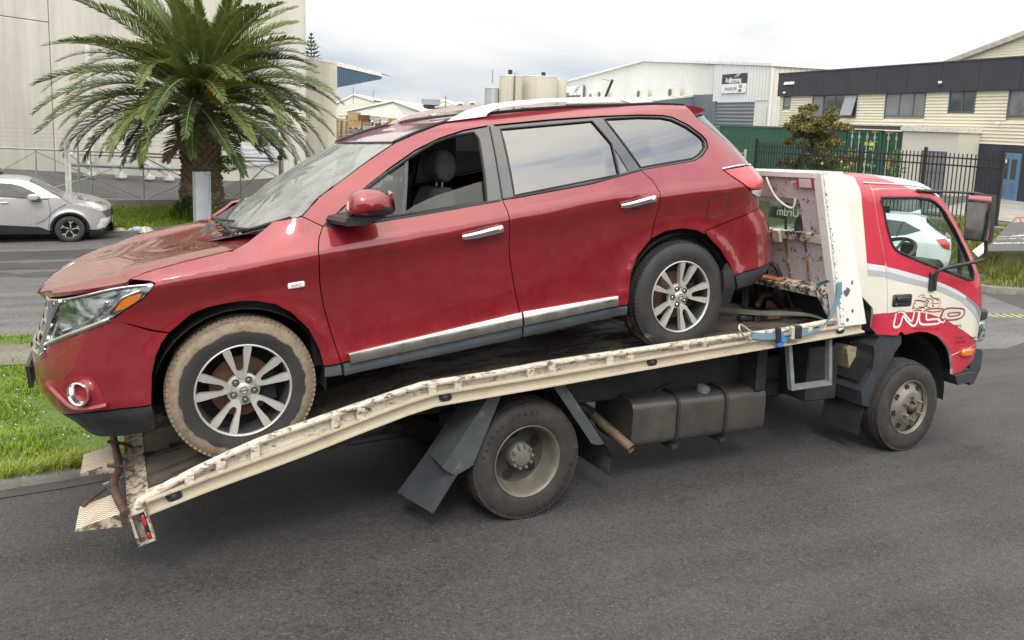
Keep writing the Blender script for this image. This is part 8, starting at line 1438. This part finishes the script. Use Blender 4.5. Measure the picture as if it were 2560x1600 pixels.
# white hatchback glimpsed through the cab window: rear to the right
h_win = [(-.62, 1.03), (-.90, 1.08), (-1.25, 1.30), (-1.7, 1.42), (-2.2, 1.46), (-2.65, 1.44), (-3.02, 1.27), (-2.70, 1.14), (-2.2, 1.05), (-1.6, .98)]
h_top = [(.78, .70), (.70, .82), (.35, .95), (-.15, 1.03), (-.55, 1.20), (-.95, 1.41), (-1.3, 1.51), (-1.8, 1.56), (-2.3, 1.56), (-2.75, 1.55), (-3.08, 1.51), (-3.10, 1.44), (-3.30, 1.28), (-3.50, 1.16), (-3.62, 1.08)]
hbody = h_top + [(-3.66, .80), (-3.62, .45), (-3.5, .28)] + arch(-2.6, .42, -5, 185)[0:13] + [(-2.1, .24), (-1.0, .22), (-.43, .24)] + arch(0, .42, 185, -5)[1:] + [(.70, .28), (.82, .50)]
pr_h = dict(w=1.72, belt=1.02, wb=-2.6, xf=ipf([.2, .5, .8, 1.0], [.80, .86, .78, .4]), xr=ipf([.2, .6, 1.0, 1.15, 1.3, 1.6], [-3.6, -3.70, -3.66, -3.55, -3.36, -3.12]), win=h_win, cowl=-.4, seats=(-1.2, -2.1), spin=.3, fz=[.2, .5, .7], dark=BLKPL, panels=[('body_side', hbody, WHP)], overlays=[('side_window', h_win, CARGLD, .012), ('tail_light', [(-3.32, 1.10), (-3.50, 1.12), (-3.60, 1.02), (-3.62, .86), (-3.48, .92)], TLR, -.006)],
    lines=[('door_gap', [(-1.55, .98), (-1.52, .6), (-1.6, .26)], .006), ('door_gap', [(-2.68, 1.10), (-2.72, .90), (-2.5, .78)], .006), ('window_pillar', [(-1.60, .99), (-1.66, 1.42)], .02), ('window_pillar', [(-2.52, 1.10), (-2.62, 1.44)], .02)], tops=[('bonnet', h_top[:4], WHP, .03), ('windscreen', h_top[3:7], CARGLD, .03), ('roof', h_top[6:11], WHP, .03), ('rear_window', h_top[11:14], CARGLD, .02), ('tailgate', h_top[13:] + [(-3.66, .8), (-3.62, .4)], WHP, 0.)])
M_hatch = basis((14.44 - .56 * 3.62, 7.08 + .83 * 3.62, -.92), (-.56, .83, 0), (.83, .56, 0), (0, 0, 1))

hcar = small_car('white_hatchback', 'white hatchback parked beyond the truck and seen through the cab window', M_hatch, pr_h, WHP); 
for x in (-1.75, -2.60): m = MB(); m.bbox((x, -.01, .86), (x + .17, .04, .90), .012); m.build('door_handle', WHP, hcar)
m = MB(); m.add([(-2.95, .80, 1.60), (-2.70, .80, 1.60), (-2.93, .80, 1.70), (-2.95, .84, 1.60), (-2.70, .84, 1.60), (-2.93, .84, 1.70)], [(0, 1, 2), (5, 4, 3), (0, 3, 4, 1), (1, 4, 5, 2), (2, 5, 3, 0)]); m.build('roof_fin', WHP, hcar)
# ================================================================== pallets and crates in the yard behind
PW_ = plain('pallet_wood', (.44, .33, .18), .8, var=.3, vs=2); PWP = plain('pallet_wood_pale', (.54, .44, .29), .8, var=.25, vs=2); CRO = plain('crate_ply', (.47, .34, .18), .75, var=.2, vs=1.5); CRB = plain('crate_brown', (.20, .10, .08), .7, var=.15, vs=1.5); BAG = plain('bag_white', (.62, .60, .54), .6, var=.2, vs=4, dirt=.55); FILM = plain('film_wrapped', (.42, .46, .52), .3, var=.35, vs=4); SLT = plain('slatted_grey', (.34, .33, .30), .8, var=.3, vs=3); TARP = plain('tarp_navy', (.05, .06, .12), .5); REDC = plain('container_maroon', (.22, .075, .065), .6, var=.12, vs=1)
E62 = Vector((cr.x, cr.y, 0)).normalized(); N62 = Vector((cf.x, cf.y, 0)).normalized()
def pallet_at(P, label, yaw, mat, first=None):
    if first is not None: c = copy_tree(first, None, _tab); c.matrix_basis = Matrix.Translation(P) @ Matrix.Rotation(yaw, 4, 'Z'); c['label'] = label; return c
    t = thing('pallet', label, 'pallet', loc=P, rz=yaw, group='stacked wooden pallets')
    for k in range(6): bxp(t, 'slat', (-.50, -.6 + k * .215, .105), (.50, -.49 + k * .215, .127), mat)
    for y in (-.59, -.03, .50):
        bxp(t, 'bearer', (-.5, y, .08), (.5, y + .1, .105), mat)
        for x in (-.5, -.06, .38): bxp(t, 'block', (x, y, .022), (x + .12, y + .1, .08), mat)
    for y in (-.59, -.03, .50): bxp(t, 'foot_board', (-.5, y, 0), (.5, y + .1, .022), mat)
    return t
bP = Vector((15.317, 63.34, -0.645)); pal0 = None; q = random.Random(3); n_p = 21; pz0 = 2.034 - .135 * n_p; ordn = ['lowest', 'second lowest', 'third lowest', 'fourth lowest', 'fifth lowest', 'sixth lowest', 'seventh lowest', 'eighth lowest', 'ninth lowest', 'tenth lowest', 'middle', 'tenth from top', 'ninth from top', 'eighth from top', 'seventh from top', 'sixth from top', 'fifth from top', 'fourth from top', 'third from top', 'second from top', 'topmost']
_tab = None
pyaw = math.atan2(E62.y, E62.x) + .35
for k in range(n_p):
    P = Vector((bP.x + q.uniform(-.03, .03), bP.y + q.uniform(-.03, .03), pz0 + .135 * k)); lb = f'wooden pallet, {ordn[k]} in the tall stack beside the concrete building'
    if pal0 is None: pal0 = pallet_at(P, lb, pyaw, PW_); _tab = children_table()
    else: pallet_at(P, lb, pyaw + q.uniform(-.03, .03), PW_, pal0)
bs_m = thing('stack_plinth', 'dark plinth block under the tall pallet stack', 'block', loc=(bP.x, bP.y, -1.2), rz=pyaw); bxp(bs_m, 'block', (-.5, -.6, 0), (.5, .6, max(.05, pz0 + 1.2)), CHASS)
def crate(label, P0, P1, mat, kind, group='crates and boxes stacked in the yard', d=1.1, down=None):
    """box seen face on between two corners (left bottom, right top)"""
    a = Vector(P0); b = Vector(P1); w = (b - a).dot(E62); z0 = a.z if down is None else down; h = b.z - z0
    t = thing('crate' if kind != 'bag' else 'wrapped_stack', label, 'crate' if kind != 'bag' else 'stack', loc=(a.x, a.y, z0), rz=math.atan2(E62.y, E62.x), group=group); g = .03
    if kind == 'ply':
        bxp(t, 'case', (0, 0, .08), (w, d, h), mat)
        for x in (0, w / 2 - .04, w - .08): bxp(t, 'batten', (x, -.025, .08), (x + .08, 0, h), mat)
        for z in (.08, h - .09): bxp(t, 'batten', (.08, -.02, z), (w - .08, 0, z + .08), mat)
        for x in (.05, w / 2 - .06, w - .17): bxp(t, 'foot', (x, 0, 0), (x + .12, d, .08), mat)
    elif kind == 'bag':
        n = max(2, int(h / .32))
        for k in range(n): bxp(t, 'layer', (.02 * (k % 2), 0, h * k / n + .01), (w - .02 * ((k + 1) % 2), d, h * (k + 1) / n - .015), mat, .05)
        if h > .5: bxp(t, 'wrap_band', (-.005, -.012, h * .45), (w + .005, .0, h * .52), SLT)
    else:
        n = max(3, int(h / .22))
        for k in range(n): bxp(t, 'slat', (0, 0, h * k / n), (w, d, h * (k + .72) / n), mat)
        bxp(t, 'core', (.05, .05, 0), (w - .05, d - .05, h - .02), CHASS)
    return t
for lab, P0, P1, mat, kind in [('white bag stack on top of the tall pallet stack', (15.329, 64.884, 2.033), (16.042, 64.6, 2.525), 'BAG', 'bag'), ('largest plywood crate top left of the pile', (16.115, 64.474, 1.954), (16.983, 64.148, 2.689), 'CRO', 'ply'), ('long plywood crate under the largest plywood crate', (16.069, 64.393, 1.289), (17.216, 63.92, 1.979), 'CRO', 'ply'), ('brown box beside the largest plywood crate on the top row', (17.007, 64.009, 1.871), (17.774, 63.717, 2.492), 'CRB', 'ply'), ('pale bagged stack right of the top brown box', (17.793, 63.638, 2.047), (18.627, 63.283, 2.48), 'BAG', 'bag'), ('pale bagged stack under the top row in the pile middle', (18.01, 63.484, 1.765), (18.581, 63.241, 2.06), 'BAG', 'bag'), ('plywood crate above the blue film wrapped stack', (17.252, 63.836, 1.562), (17.994, 63.515, 1.91), 'CRO', 'ply'), ('blue and white film wrapped stack in front of the plywood crates', (17.177, 63.747, 0.75), (18.213, 63.352, 1.582), 'FILM', 'bag'), ('grey slatted stack at the lower left of the pile', (16.078, 64.31, 0.789), (17.145, 63.85, 1.304), 'SLT', 'slat'), ('small brown box right of the film wrapped stack', (18.225, 63.321, 1.418), (18.548, 63.213, 1.777), 'CRB', 'ply'), ('grey slatted stack right of the film wrapped stack', (18.213, 63.228, 0.781), (18.622, 63.095, 1.261), 'SLT', 'slat'), ('topmost of the four pale block stacks in one column', (18.697, 63.184, 2.073), (19.356, 62.904, 2.417), 'BAG', 'bag'), ('second of the four pale block stacks in one column', (18.682, 63.121, 1.618), (19.179, 62.929, 2.001), 'BAG', 'bag'), ('third of the four pale block stacks in one column', (18.671, 63.069, 1.254), (19.206, 62.844, 1.548), 'BAG', 'bag'), ('lowest of the four pale block stacks in one column', (18.657, 63.005, 0.799), (19.196, 62.8, 1.229), 'BAG', 'bag'), ('narrow timber crate beside the pale block column', (19.205, 62.761, 1.011), (19.467, 62.827, 2.285), 'CRO', 'ply'), ('timber crate with bowed lid right of the narrow crate', (19.473, 62.729, 1.676), (20.182, 62.468, 2.304), 'CRO', 'ply'), ('timber crate below the bowed lid crate', (19.618, 62.561, 1.073), (20.168, 62.363, 1.585), 'CRO', 'ply'), ('long low timber crate on the maroon container', (20.194, 62.397, 1.886), (21.33, 61.881, 2.267), 'CRO', 'ply'), ('middle low timber crate on the maroon container', (21.336, 61.825, 1.931), (21.732, 61.674, 2.247), 'CRO', 'ply'), ('right low timber crate on the maroon container', (21.739, 61.624, 1.947), (22.916, 61.08, 2.284), 'CRO', 'ply'), ('small maroon box standing on the low timber crates', (20.27, 62.413, 2.235), (20.941, 62.101, 2.416), 'CRB', 'ply'), ('maroon container under the low timber crates', (20.178, 62.246, 0.867), (22.799, 61.09, 1.97), 'REDC', 'slat'), ('dark blue rolled tarpaulin beside the beige block', (23.423, 60.814, 2.222), (24.542, 60.302, 2.575), 'TARP', 'bag'), ('narrow pale crate behind the film stack', (18.534, 63.067, 0.794), (18.675, 63.126, 1.627), 'BAG', 'bag')]: crate(lab, P0, P1, globals()[mat], kind)
dw = thing('dark_container', 'dark grey container wall below the crates behind the suv', 'container', loc=(14.608, 58.894, -2.421), rz=math.atan2(E62.y, E62.x) - .02); dwz = 0.868 - dw.location.z; DWM = plain('container_dark', (.055, .05, .048), .65, var=.15, vs=1); bxp(dw, 'shell', (0, .05, -1.5), (8.5, 2.4, dwz), DWM)
for k in range(40): bxp(dw, 'corrugation', (.08 + k * .21, .0, -1.4), (.19 + k * .21, .05, dwz - .1), DWM)
bxp(dw, 'top_rail', (0, -.02, dwz - .1), (8.5, .05, dwz), DWM)
# ================================================================== green containers
GRN = plain('container_green', (.022, .085, .052), .5, var=.14, vs=.9, dirt=.70, dirt_c=(.05, .07, .05)); GRN2 = plain('container_green_deep', (.018, .075, .040), .5, var=.12, vs=.9); ROD = plain('lock_rod', (.40, .44, .42), .45, .4); YEL = plain('decal_yellow', (.55, .55, .04), .5); ORN = plain('decal_orange', (.62, .22, .02), .5)
def door_end(label, O, ex, Ht=2.68, z0=-.14, num='RGTU 504 1', long_side=False):
    t = thing('shipping_container', label, 'container', M=basis((O[0], O[1], z0), Vector((ex[0], ex[1], 0)).normalized(), Vector((-ex[1], ex[0], 0)).normalized(), (0, 0, 1)), group='green shipping containers'); W = 2.42
    bxp(t, 'shell', (.05, .05, .08), (W - .05, 2.6, Ht - .03), GRN); bxp(t, 'long_rail', (0, .08, Ht - .10), (.07, 2.6, Ht), GRN); bxp(t, 'long_rail', (0, .08, 0), (.07, 2.6, .15), GRN); bxp(t, 'roof', (.07, .06, Ht - .03), (W - .02, 2.6, Ht - .005), GRN)
    for x in (0, W - .12): bxp(t, 'corner_post', (x, -.03, 0), (x + .12, .08, Ht), GRN)
    bxp(t, 'header', (.12, -.03, Ht - .16), (W - .12, .06, Ht), GRN); bxp(t, 'sill', (.12, -.03, 0), (W - .12, .06, .16), plain('sill_navy', (.02, .035, .06), .5))
    for i, x in enumerate((.13, 1.215)):
        d = bxp(t, 'door_leaf', (x, -.01, .17), (x + 1.075, .05, Ht - .17), GRN2)
        for k in range(4): bxp(d, 'door_panel', (x + .08, -.03, .30 + k * .55), (x + .99, -.01, .72 + k * .55), GRN2, .015)
        for rx in (x + .28, x + .80):
            m = MB(); m.cyl((rx, -.075, .10), (rx, -.075, Ht - .08), .028, n=8); ro = m.build('lock_rod', ROD, d)
            for z in (.12, .9, 1.5, Ht - .42): bxp(ro, 'rod_bracket', (rx - .06, -.10, z), (rx + .06, -.02, z + .16 if z > 2 else z + .07), ROD)
            m = MB(); m.tube([(rx, -.09, 1.02), (rx + .28, -.10, 1.02)], .02, 6); m.build('door_handle', ROD, ro)
    for x, z, w, h in ((1.30, 2.02, .24, .16), (1.62, 2.00, .38, .17), (1.66, 1.78, .20, .14), (1.32, .95, .2, .17), (1.68, .95, .16, .15), (1.30, .50, .16, .15), (1.68, .5, .16, .15)): bxp(t, 'yellow_decal', (x, -.036, z), (x + w, -.031, z + h), YEL)
    for x in (.86, .98): 
        for z in (.90, 1.16): bxp(t, 'orange_placard', (x - .40, -.036, z), (x - .30 + .0, -.031, z + .24), ORN)
    for x0 in (.16, 1.72):
        for k in range(4): m = MB(); x = x0 + k * .11; m.add([(x, -.036, Ht - .13), (x + .06, -.036, Ht - .13), (x + .10, -.036, Ht - .03), (x + .04, -.036, Ht - .03)], [(0, 1, 2, 3)]); m.build('hazard_stripe', ORN, t)
    text_mesh(num, 'container_number', plain('number_white', (.6, .6, .5), .6) if 'number_white' not in bpy.data.materials else bpy.data.materials['number_white'], t, basis((1.90, -.034, 2.22), (1, 0, 0), (0, 0, 1), (0, -1, 0)), .11, .001)
    return t
DEX = BE; O1 = Vector((32.231, 25.414, 1.047)); ex_c = Vector((BE[0], BE[1], 0)).normalized()
lc = thing('shipping_container', 'long green corrugated shipping container behind the suv tail and bushy tree', 'container', M=basis((O1.x - ex_c.x * 12.25, O1.y - ex_c.y * 12.25, -.14), ex_c, (-ex_c.y, ex_c.x, 0), (0, 0, 1)), group='green shipping containers'); Hc = 2.69 + .14
bxp(lc, 'shell', (.05, .05, .1), (12.15, 2.42, Hc - .03), GRN); bxp(lc, 'roof_edge', (0, -.02, Hc - .10), (12.2, .07, Hc), plain('container_edge', (.05, .11, .08), .5)); bxp(lc, 'long_rail', (0, -.02, 0), (12.2, .07, .15), GRN)
for x in (0, 12.06): bxp(lc, 'corner_post', (x, -.02, .15), (x + .14, .08, Hc - .1), GRN)
for k in range(42): m = MB(); x = .16 + k * .282; m.add([(x, .05, .15), (x + .06, .005, .15), (x + .15, .005, .15), (x + .21, .05, .15), (x, .05, Hc - .1), (x + .06, .005, Hc - .1), (x + .15, .005, Hc - .1), (x + .21, .05, Hc - .1)], [(0, 1, 5, 4), (1, 2, 6, 5), (2, 3, 7, 6)]); m.build('corrugation', GRN, lc, smooth=None)
door_end('green container door end with orange placards, next to the long container', O1 + ex_c * .04, DEX, Hc - .06, num='VMLU 303 4')
door_end('green container door end nearest the porch wall of the cream building', O1 + ex_c * 2.56, DEX, Hc - .06)
# ================================================================== black picket fence
PF = thing('picket_fence', 'black steel picket fence on the low wall right of the truck cab', 'fence', loc=(20.0, 9.55, .035)); BLKS = plain('fence_black', (.014, .016, .018), .45)
L1 = 9.7
for z in (1.62, 1.84): m = MB(); m.box((-.02, -.05, z - .022), (.02, L1, z + .022)); m.build('rail', BLKS, PF, smooth=None)
m = MB(); m.box((-.02, -.05, .06), (.02, L1, .10)); m.build('rail', BLKS, PF, smooth=None)
for k in range(5): m = MB(); m.box((-.04, 2.4 * k - .04, -.05), (.04, 2.4 * k + .04, 2.12)); m.build('fence_post', BLKS, PF, smooth=None)
pk = MB(); pk.box((-.0125, -.0125, .02), (.0125, .0125, 1.98)); pme = pk.mesh('picket'); pme.materials.append(BLKS)
for k in range(int(L1 / .133)):
    y = .133 * (k + 1)
    if min(abs(y - 2.4 * j) for j in range(5)) > .05: link('picket', pme, PF).location = (0, y, 0)
# the return to the right, in front of the yard
gsm = thing('mesh_fence_post', 'short galvanised mesh fence post in front of the green container', 'post', loc=(19.077, 18.736, 1.336)); MB().cyl((0, 0, -1.6), (0, 0, .40), .05, n=8).build('post', ROD, gsm); MB().tube([(-1.6, 0, .27), (0, 0, .25)], .015, 5).build('wire', ROD, gsm)
# ================================================================== bushy tree behind the fence
TR0 = (21.396, 17.482, 0.829); tre = thing('bushy_tree', 'rounded bushy tree with yellow green leaves and yellow fruit behind the picket fence', 'tree', loc=(TR0[0], TR0[1], -.1))
LV = [leafmat('leaf_olive', (.17, .175, .045), .35), leafmat('leaf_gold', (.22, .195, .055), .35), leafmat('leaf_dark', (.045, .052, .020), .25), leafmat('leaf_rust', (.13, .085, .035), .3)]
BR = [((0, 0, 0), (.0, .0, .9)), ((0, 0, .7), (-.45, .1, 1.7)), ((0, 0, .8), (.5, -.1, 1.75)), ((.0, 0, .85), (.05, .1, 2.3)), ((-.3, .05, 1.3), (-.9, .0, 2.1)), ((.35, 0, 1.3), (.95, .1, 2.0)), ((.0, .05, 1.6), (-.1, 0, 3.1)), ((.1, 0, 1.5), (.4, .1, 2.9))]
m = MB(); m.tube([(0, 0, -.1), (.02, 0, .4), (0, 0, .9)], [.12, .10, .08], 8); m.build('trunk', plain('tree_bark', (.13, .10, .07), .9, var=.3), tre)
for p, q2 in BR[1:]: MB().tube([p, tuple((a_ + b_) / 2 + .04 for a_, b_ in zip(p, q2)), q2], [.045, .03, .012], 6).build('limb', bpy.data.materials['tree_bark'], tre)
q = random.Random(6); cl_ = []
for k in range(74):
    a_ = q.uniform(0, 6.28); zz = q.uniform(1.25, 3.55); rr_ = float(np.interp(zz, [1.2, 1.6, 2.1, 2.5, 2.9, 3.3, 3.6], [1.0, 1.42, 1.48, 1.25, 1.0, .72, .30])) * math.sqrt(q.random()) ; cl_.append(((rr_ * math.cos(a_), rr_ * math.sin(a_), zz), (.26, .26, .17), q.randint(150, 240)))
leafy('crown', '', '', None, cl_, LV, parent=tre, sz=(.04, .08), seed=21)
FRU = plain('fruit_yellow', (.60, .50, .06), .5)
for k in range(7): m = MB(); x, z = q.uniform(-1.0, 1.2), q.uniform(.6, 1.5); m.lathe([(-.06, 0), (-.045, .04), (0, .058), (.045, .04), (.06, 0)], (x, -.8 + q.uniform(-.2, .3), z), (0, 0, 1), 10); m.build('fruit', FRU, tre)
for lbl, P, s_, n in (('small leafy plant in front of the left green container doors', (23.541, 17.671, 1.751), 1., 200), ('taller leafy sapling in front of the right container doors', (25.116, 16.871, 1.736), 1.1, 320), ('low weedy bush behind the middle of the picket fence', (21.334, 16.44, 1.203), 1.2, 420)):
    t = thing('shrub', lbl, 'shrub', loc=(P[0], P[1], -.1), group='shrubs behind the picket fence'); h = P[2] + .1; MB().tube([(0, 0, 0), (.05, 0, h * .6), (0, .02, h)], [.02, .015, .006], 5).build('stem', bpy.data.materials['tree_bark'], t); leafy('leaves', '', '', None, [((0, 0, h * .95), (.22 * s_, .22 * s_, .30), n // 3), ((.1, 0, h * .7), (.38 * s_, .3, .35), n // 3), ((-.1, 0, h * .4), (.45 * s_, .3, .4), n // 3)], [GT[0], GB[1], LV[0]], parent=t, sz=(.04, .08), seed=31 + n)
# ================================================================== fallen sign boards on the bank
sg = thing('fallen_sign', 'dark fallen sign board with upside down WORKSHOPS lettering on the grassy bank', 'sign', loc=(0, 0, 0)); A_, B_, C_, D_ = [Vector(p) for p in [(18.895, 8.481, 0.308), (15.891, 7.22, -0.118), (16.15, 5.987, 0.073), (19.274, 7.187, 0.498)]]; ex_ = (C_ - B_).normalized(); ey_ = (A_ - B_); Wd__ = (C_ - B_).length; ey_ = (ey_ - ex_ * ey_.dot(ex_)); Hh = ey_.length; ey_.normalize(); nz_ = ex_.cross(ey_); nz_ = nz_ if nz_.z > 0 else -nz_
sk = (A_ - B_).dot(ex_); bd_m = MB(); bd_m.add([B_, C_, D_, A_, B_ - nz_ * .03, C_ - nz_ * .03, D_ - nz_ * .03, A_ - nz_ * .03], [(0, 1, 2, 3), (4, 7, 6, 5), (0, 4, 5, 1), (1, 5, 6, 2), (2, 6, 7, 3), (3, 7, 4, 0)]); bd_m.build('board', plain('sign_charcoal', (.075, .070, .070), .6, var=.15, vs=2, dirt=.6, dirt_c=(.14, .13, .12)), sg, smooth=None); WL = plain('letter_white', (.72, .72, .72), .5)
def on_sign(s, t, o=.004): return B_ + (C_ - B_) * s + (A_ - B_) * t + nz_ * o
def stext(body, s, t, size, mat=None): text_mesh(body, 'sign_lettering', mat or WL, sg, basis(on_sign(s, t), -ex_, -ey_, nz_), size, .001)
stext('WORKSHOPS', .52, .24, .20); stext('FOR YOUR', .74, .50, .20); stext('WORK', .72, .38, .20); stext('07 849 8500', .42, .50, .085); stext('www.space to let', .44, .40, .07); stext('LEASE NOW', .22, .46, .09); stext('offices & yards', .20, .38, .07); bxs = MB(); bxs.add([on_sign(.50, .40), on_sign(.54, .40), on_sign(.54, .46), on_sign(.50, .46)], [(0, 1, 2, 3)]); bxs.build('sign_mark', plain('mark_maroon', (.20, .04, .06), .5), sg)
fr_ = thing('orange_frame', 'orange red metal sign frame legs sticking up behind the fallen board', 'frame', loc=(0, 0, 0)); OR_ = plain('frame_orange', (.50, .13, .07), .5, var=.2, vs=6); f0, f1, f2 = [Vector(p) for p in [(18.912, 8.466, 0.267), (19.041, 8.429, 0.449), (19.181, 7.912, 0.49)]]; MB().tube([f0 - Vector((0, 0, .15)), f0, f1, f2], .022, 6).build('tube', OR_, fr_); MB().tube([f1 + Vector((-.02, -.1, -.02)), f1 + Vector((.06, -.2, -.22))], .018, 6).build('strut', OR_, fr_)
w0 = [Vector(p) for p in [(15.473, 7.215, -0.052), (15.488, 7.077, -0.162), (16.449, 7.404, -0.027), (16.477, 7.626, 0.035)]]; wb_ = thing('white_sign', 'white printed sign sheet lying half under the dark fallen board', 'sign', loc=(0, 0, 0)); m = MB(); m.add([p + Vector((0, 0, -.05)) for p in w0], [(0, 1, 2, 3)]); m.add([p + Vector((0, 0, -.06)) for p in w0], [(3, 2, 1, 0)]); m.build('sheet', plain('sheet_white', (.66, .66, .65), .5), wb_, smooth=None)
for k, c_ in enumerate(((.40, .06, .08), (.05, .05, .06), (.05, .05, .06), (.40, .06, .08), (.05, .05, .06))): t0 = .12 + k * .17; e0 = w0[0].lerp(w0[3], t0); e1 = w0[1].lerp(w0[2], t0); e2 = w0[1].lerp(w0[2], t0 + .08); e3 = w0[0].lerp(w0[3], t0 + .08); m = MB(); m.add([e0.lerp(e1, .1) + Vector((0, 0, -.045)), e0.lerp(e1, .8) + Vector((0, 0, -.045)), e3.lerp(e2, .8) + Vector((0, 0, -.045)), e3.lerp(e2, .1) + Vector((0, 0, -.045))], [(0, 1, 2, 3)]); m.build('printed_line', plain(f'print_ink', c_, .6), wb_, smooth=None)

# shed added behind the camera, unseen: there only for its reflections and shade
sh_ = thing('added_shade_shed', 'long low dark shed added out of view behind the camera for reflections and shade', 'shed', loc=tuple(RP(0, -22, 0))); bxp(sh_, 'wall', (-45, -8, -3), (45, 0, 5.2), plain('shed_dark', (.10, .095, .085), .7, var=.2, vs=.4)); m = MB(); m.prism([(.6, 5.1), (-4, 7.0), (-8.6, 5.1), (-8.6, 5.3), (-4, 7.25), (.6, 5.3)], -45.5, 45.5, lambda y, z, x: (x, y, z)); m.build('roof', plain('shed_roof_dark', (.075, .075, .08), .5), sh_, smooth=None)
for k in range(9): bxp(sh_, 'door', (-40 + k * 9.5, -.02, -2), (-36 + k * 9.5, .04, 3.2), plain('shed_door', (.05, .055, .06), .5) if k == 0 else bpy.data.materials['shed_door'])
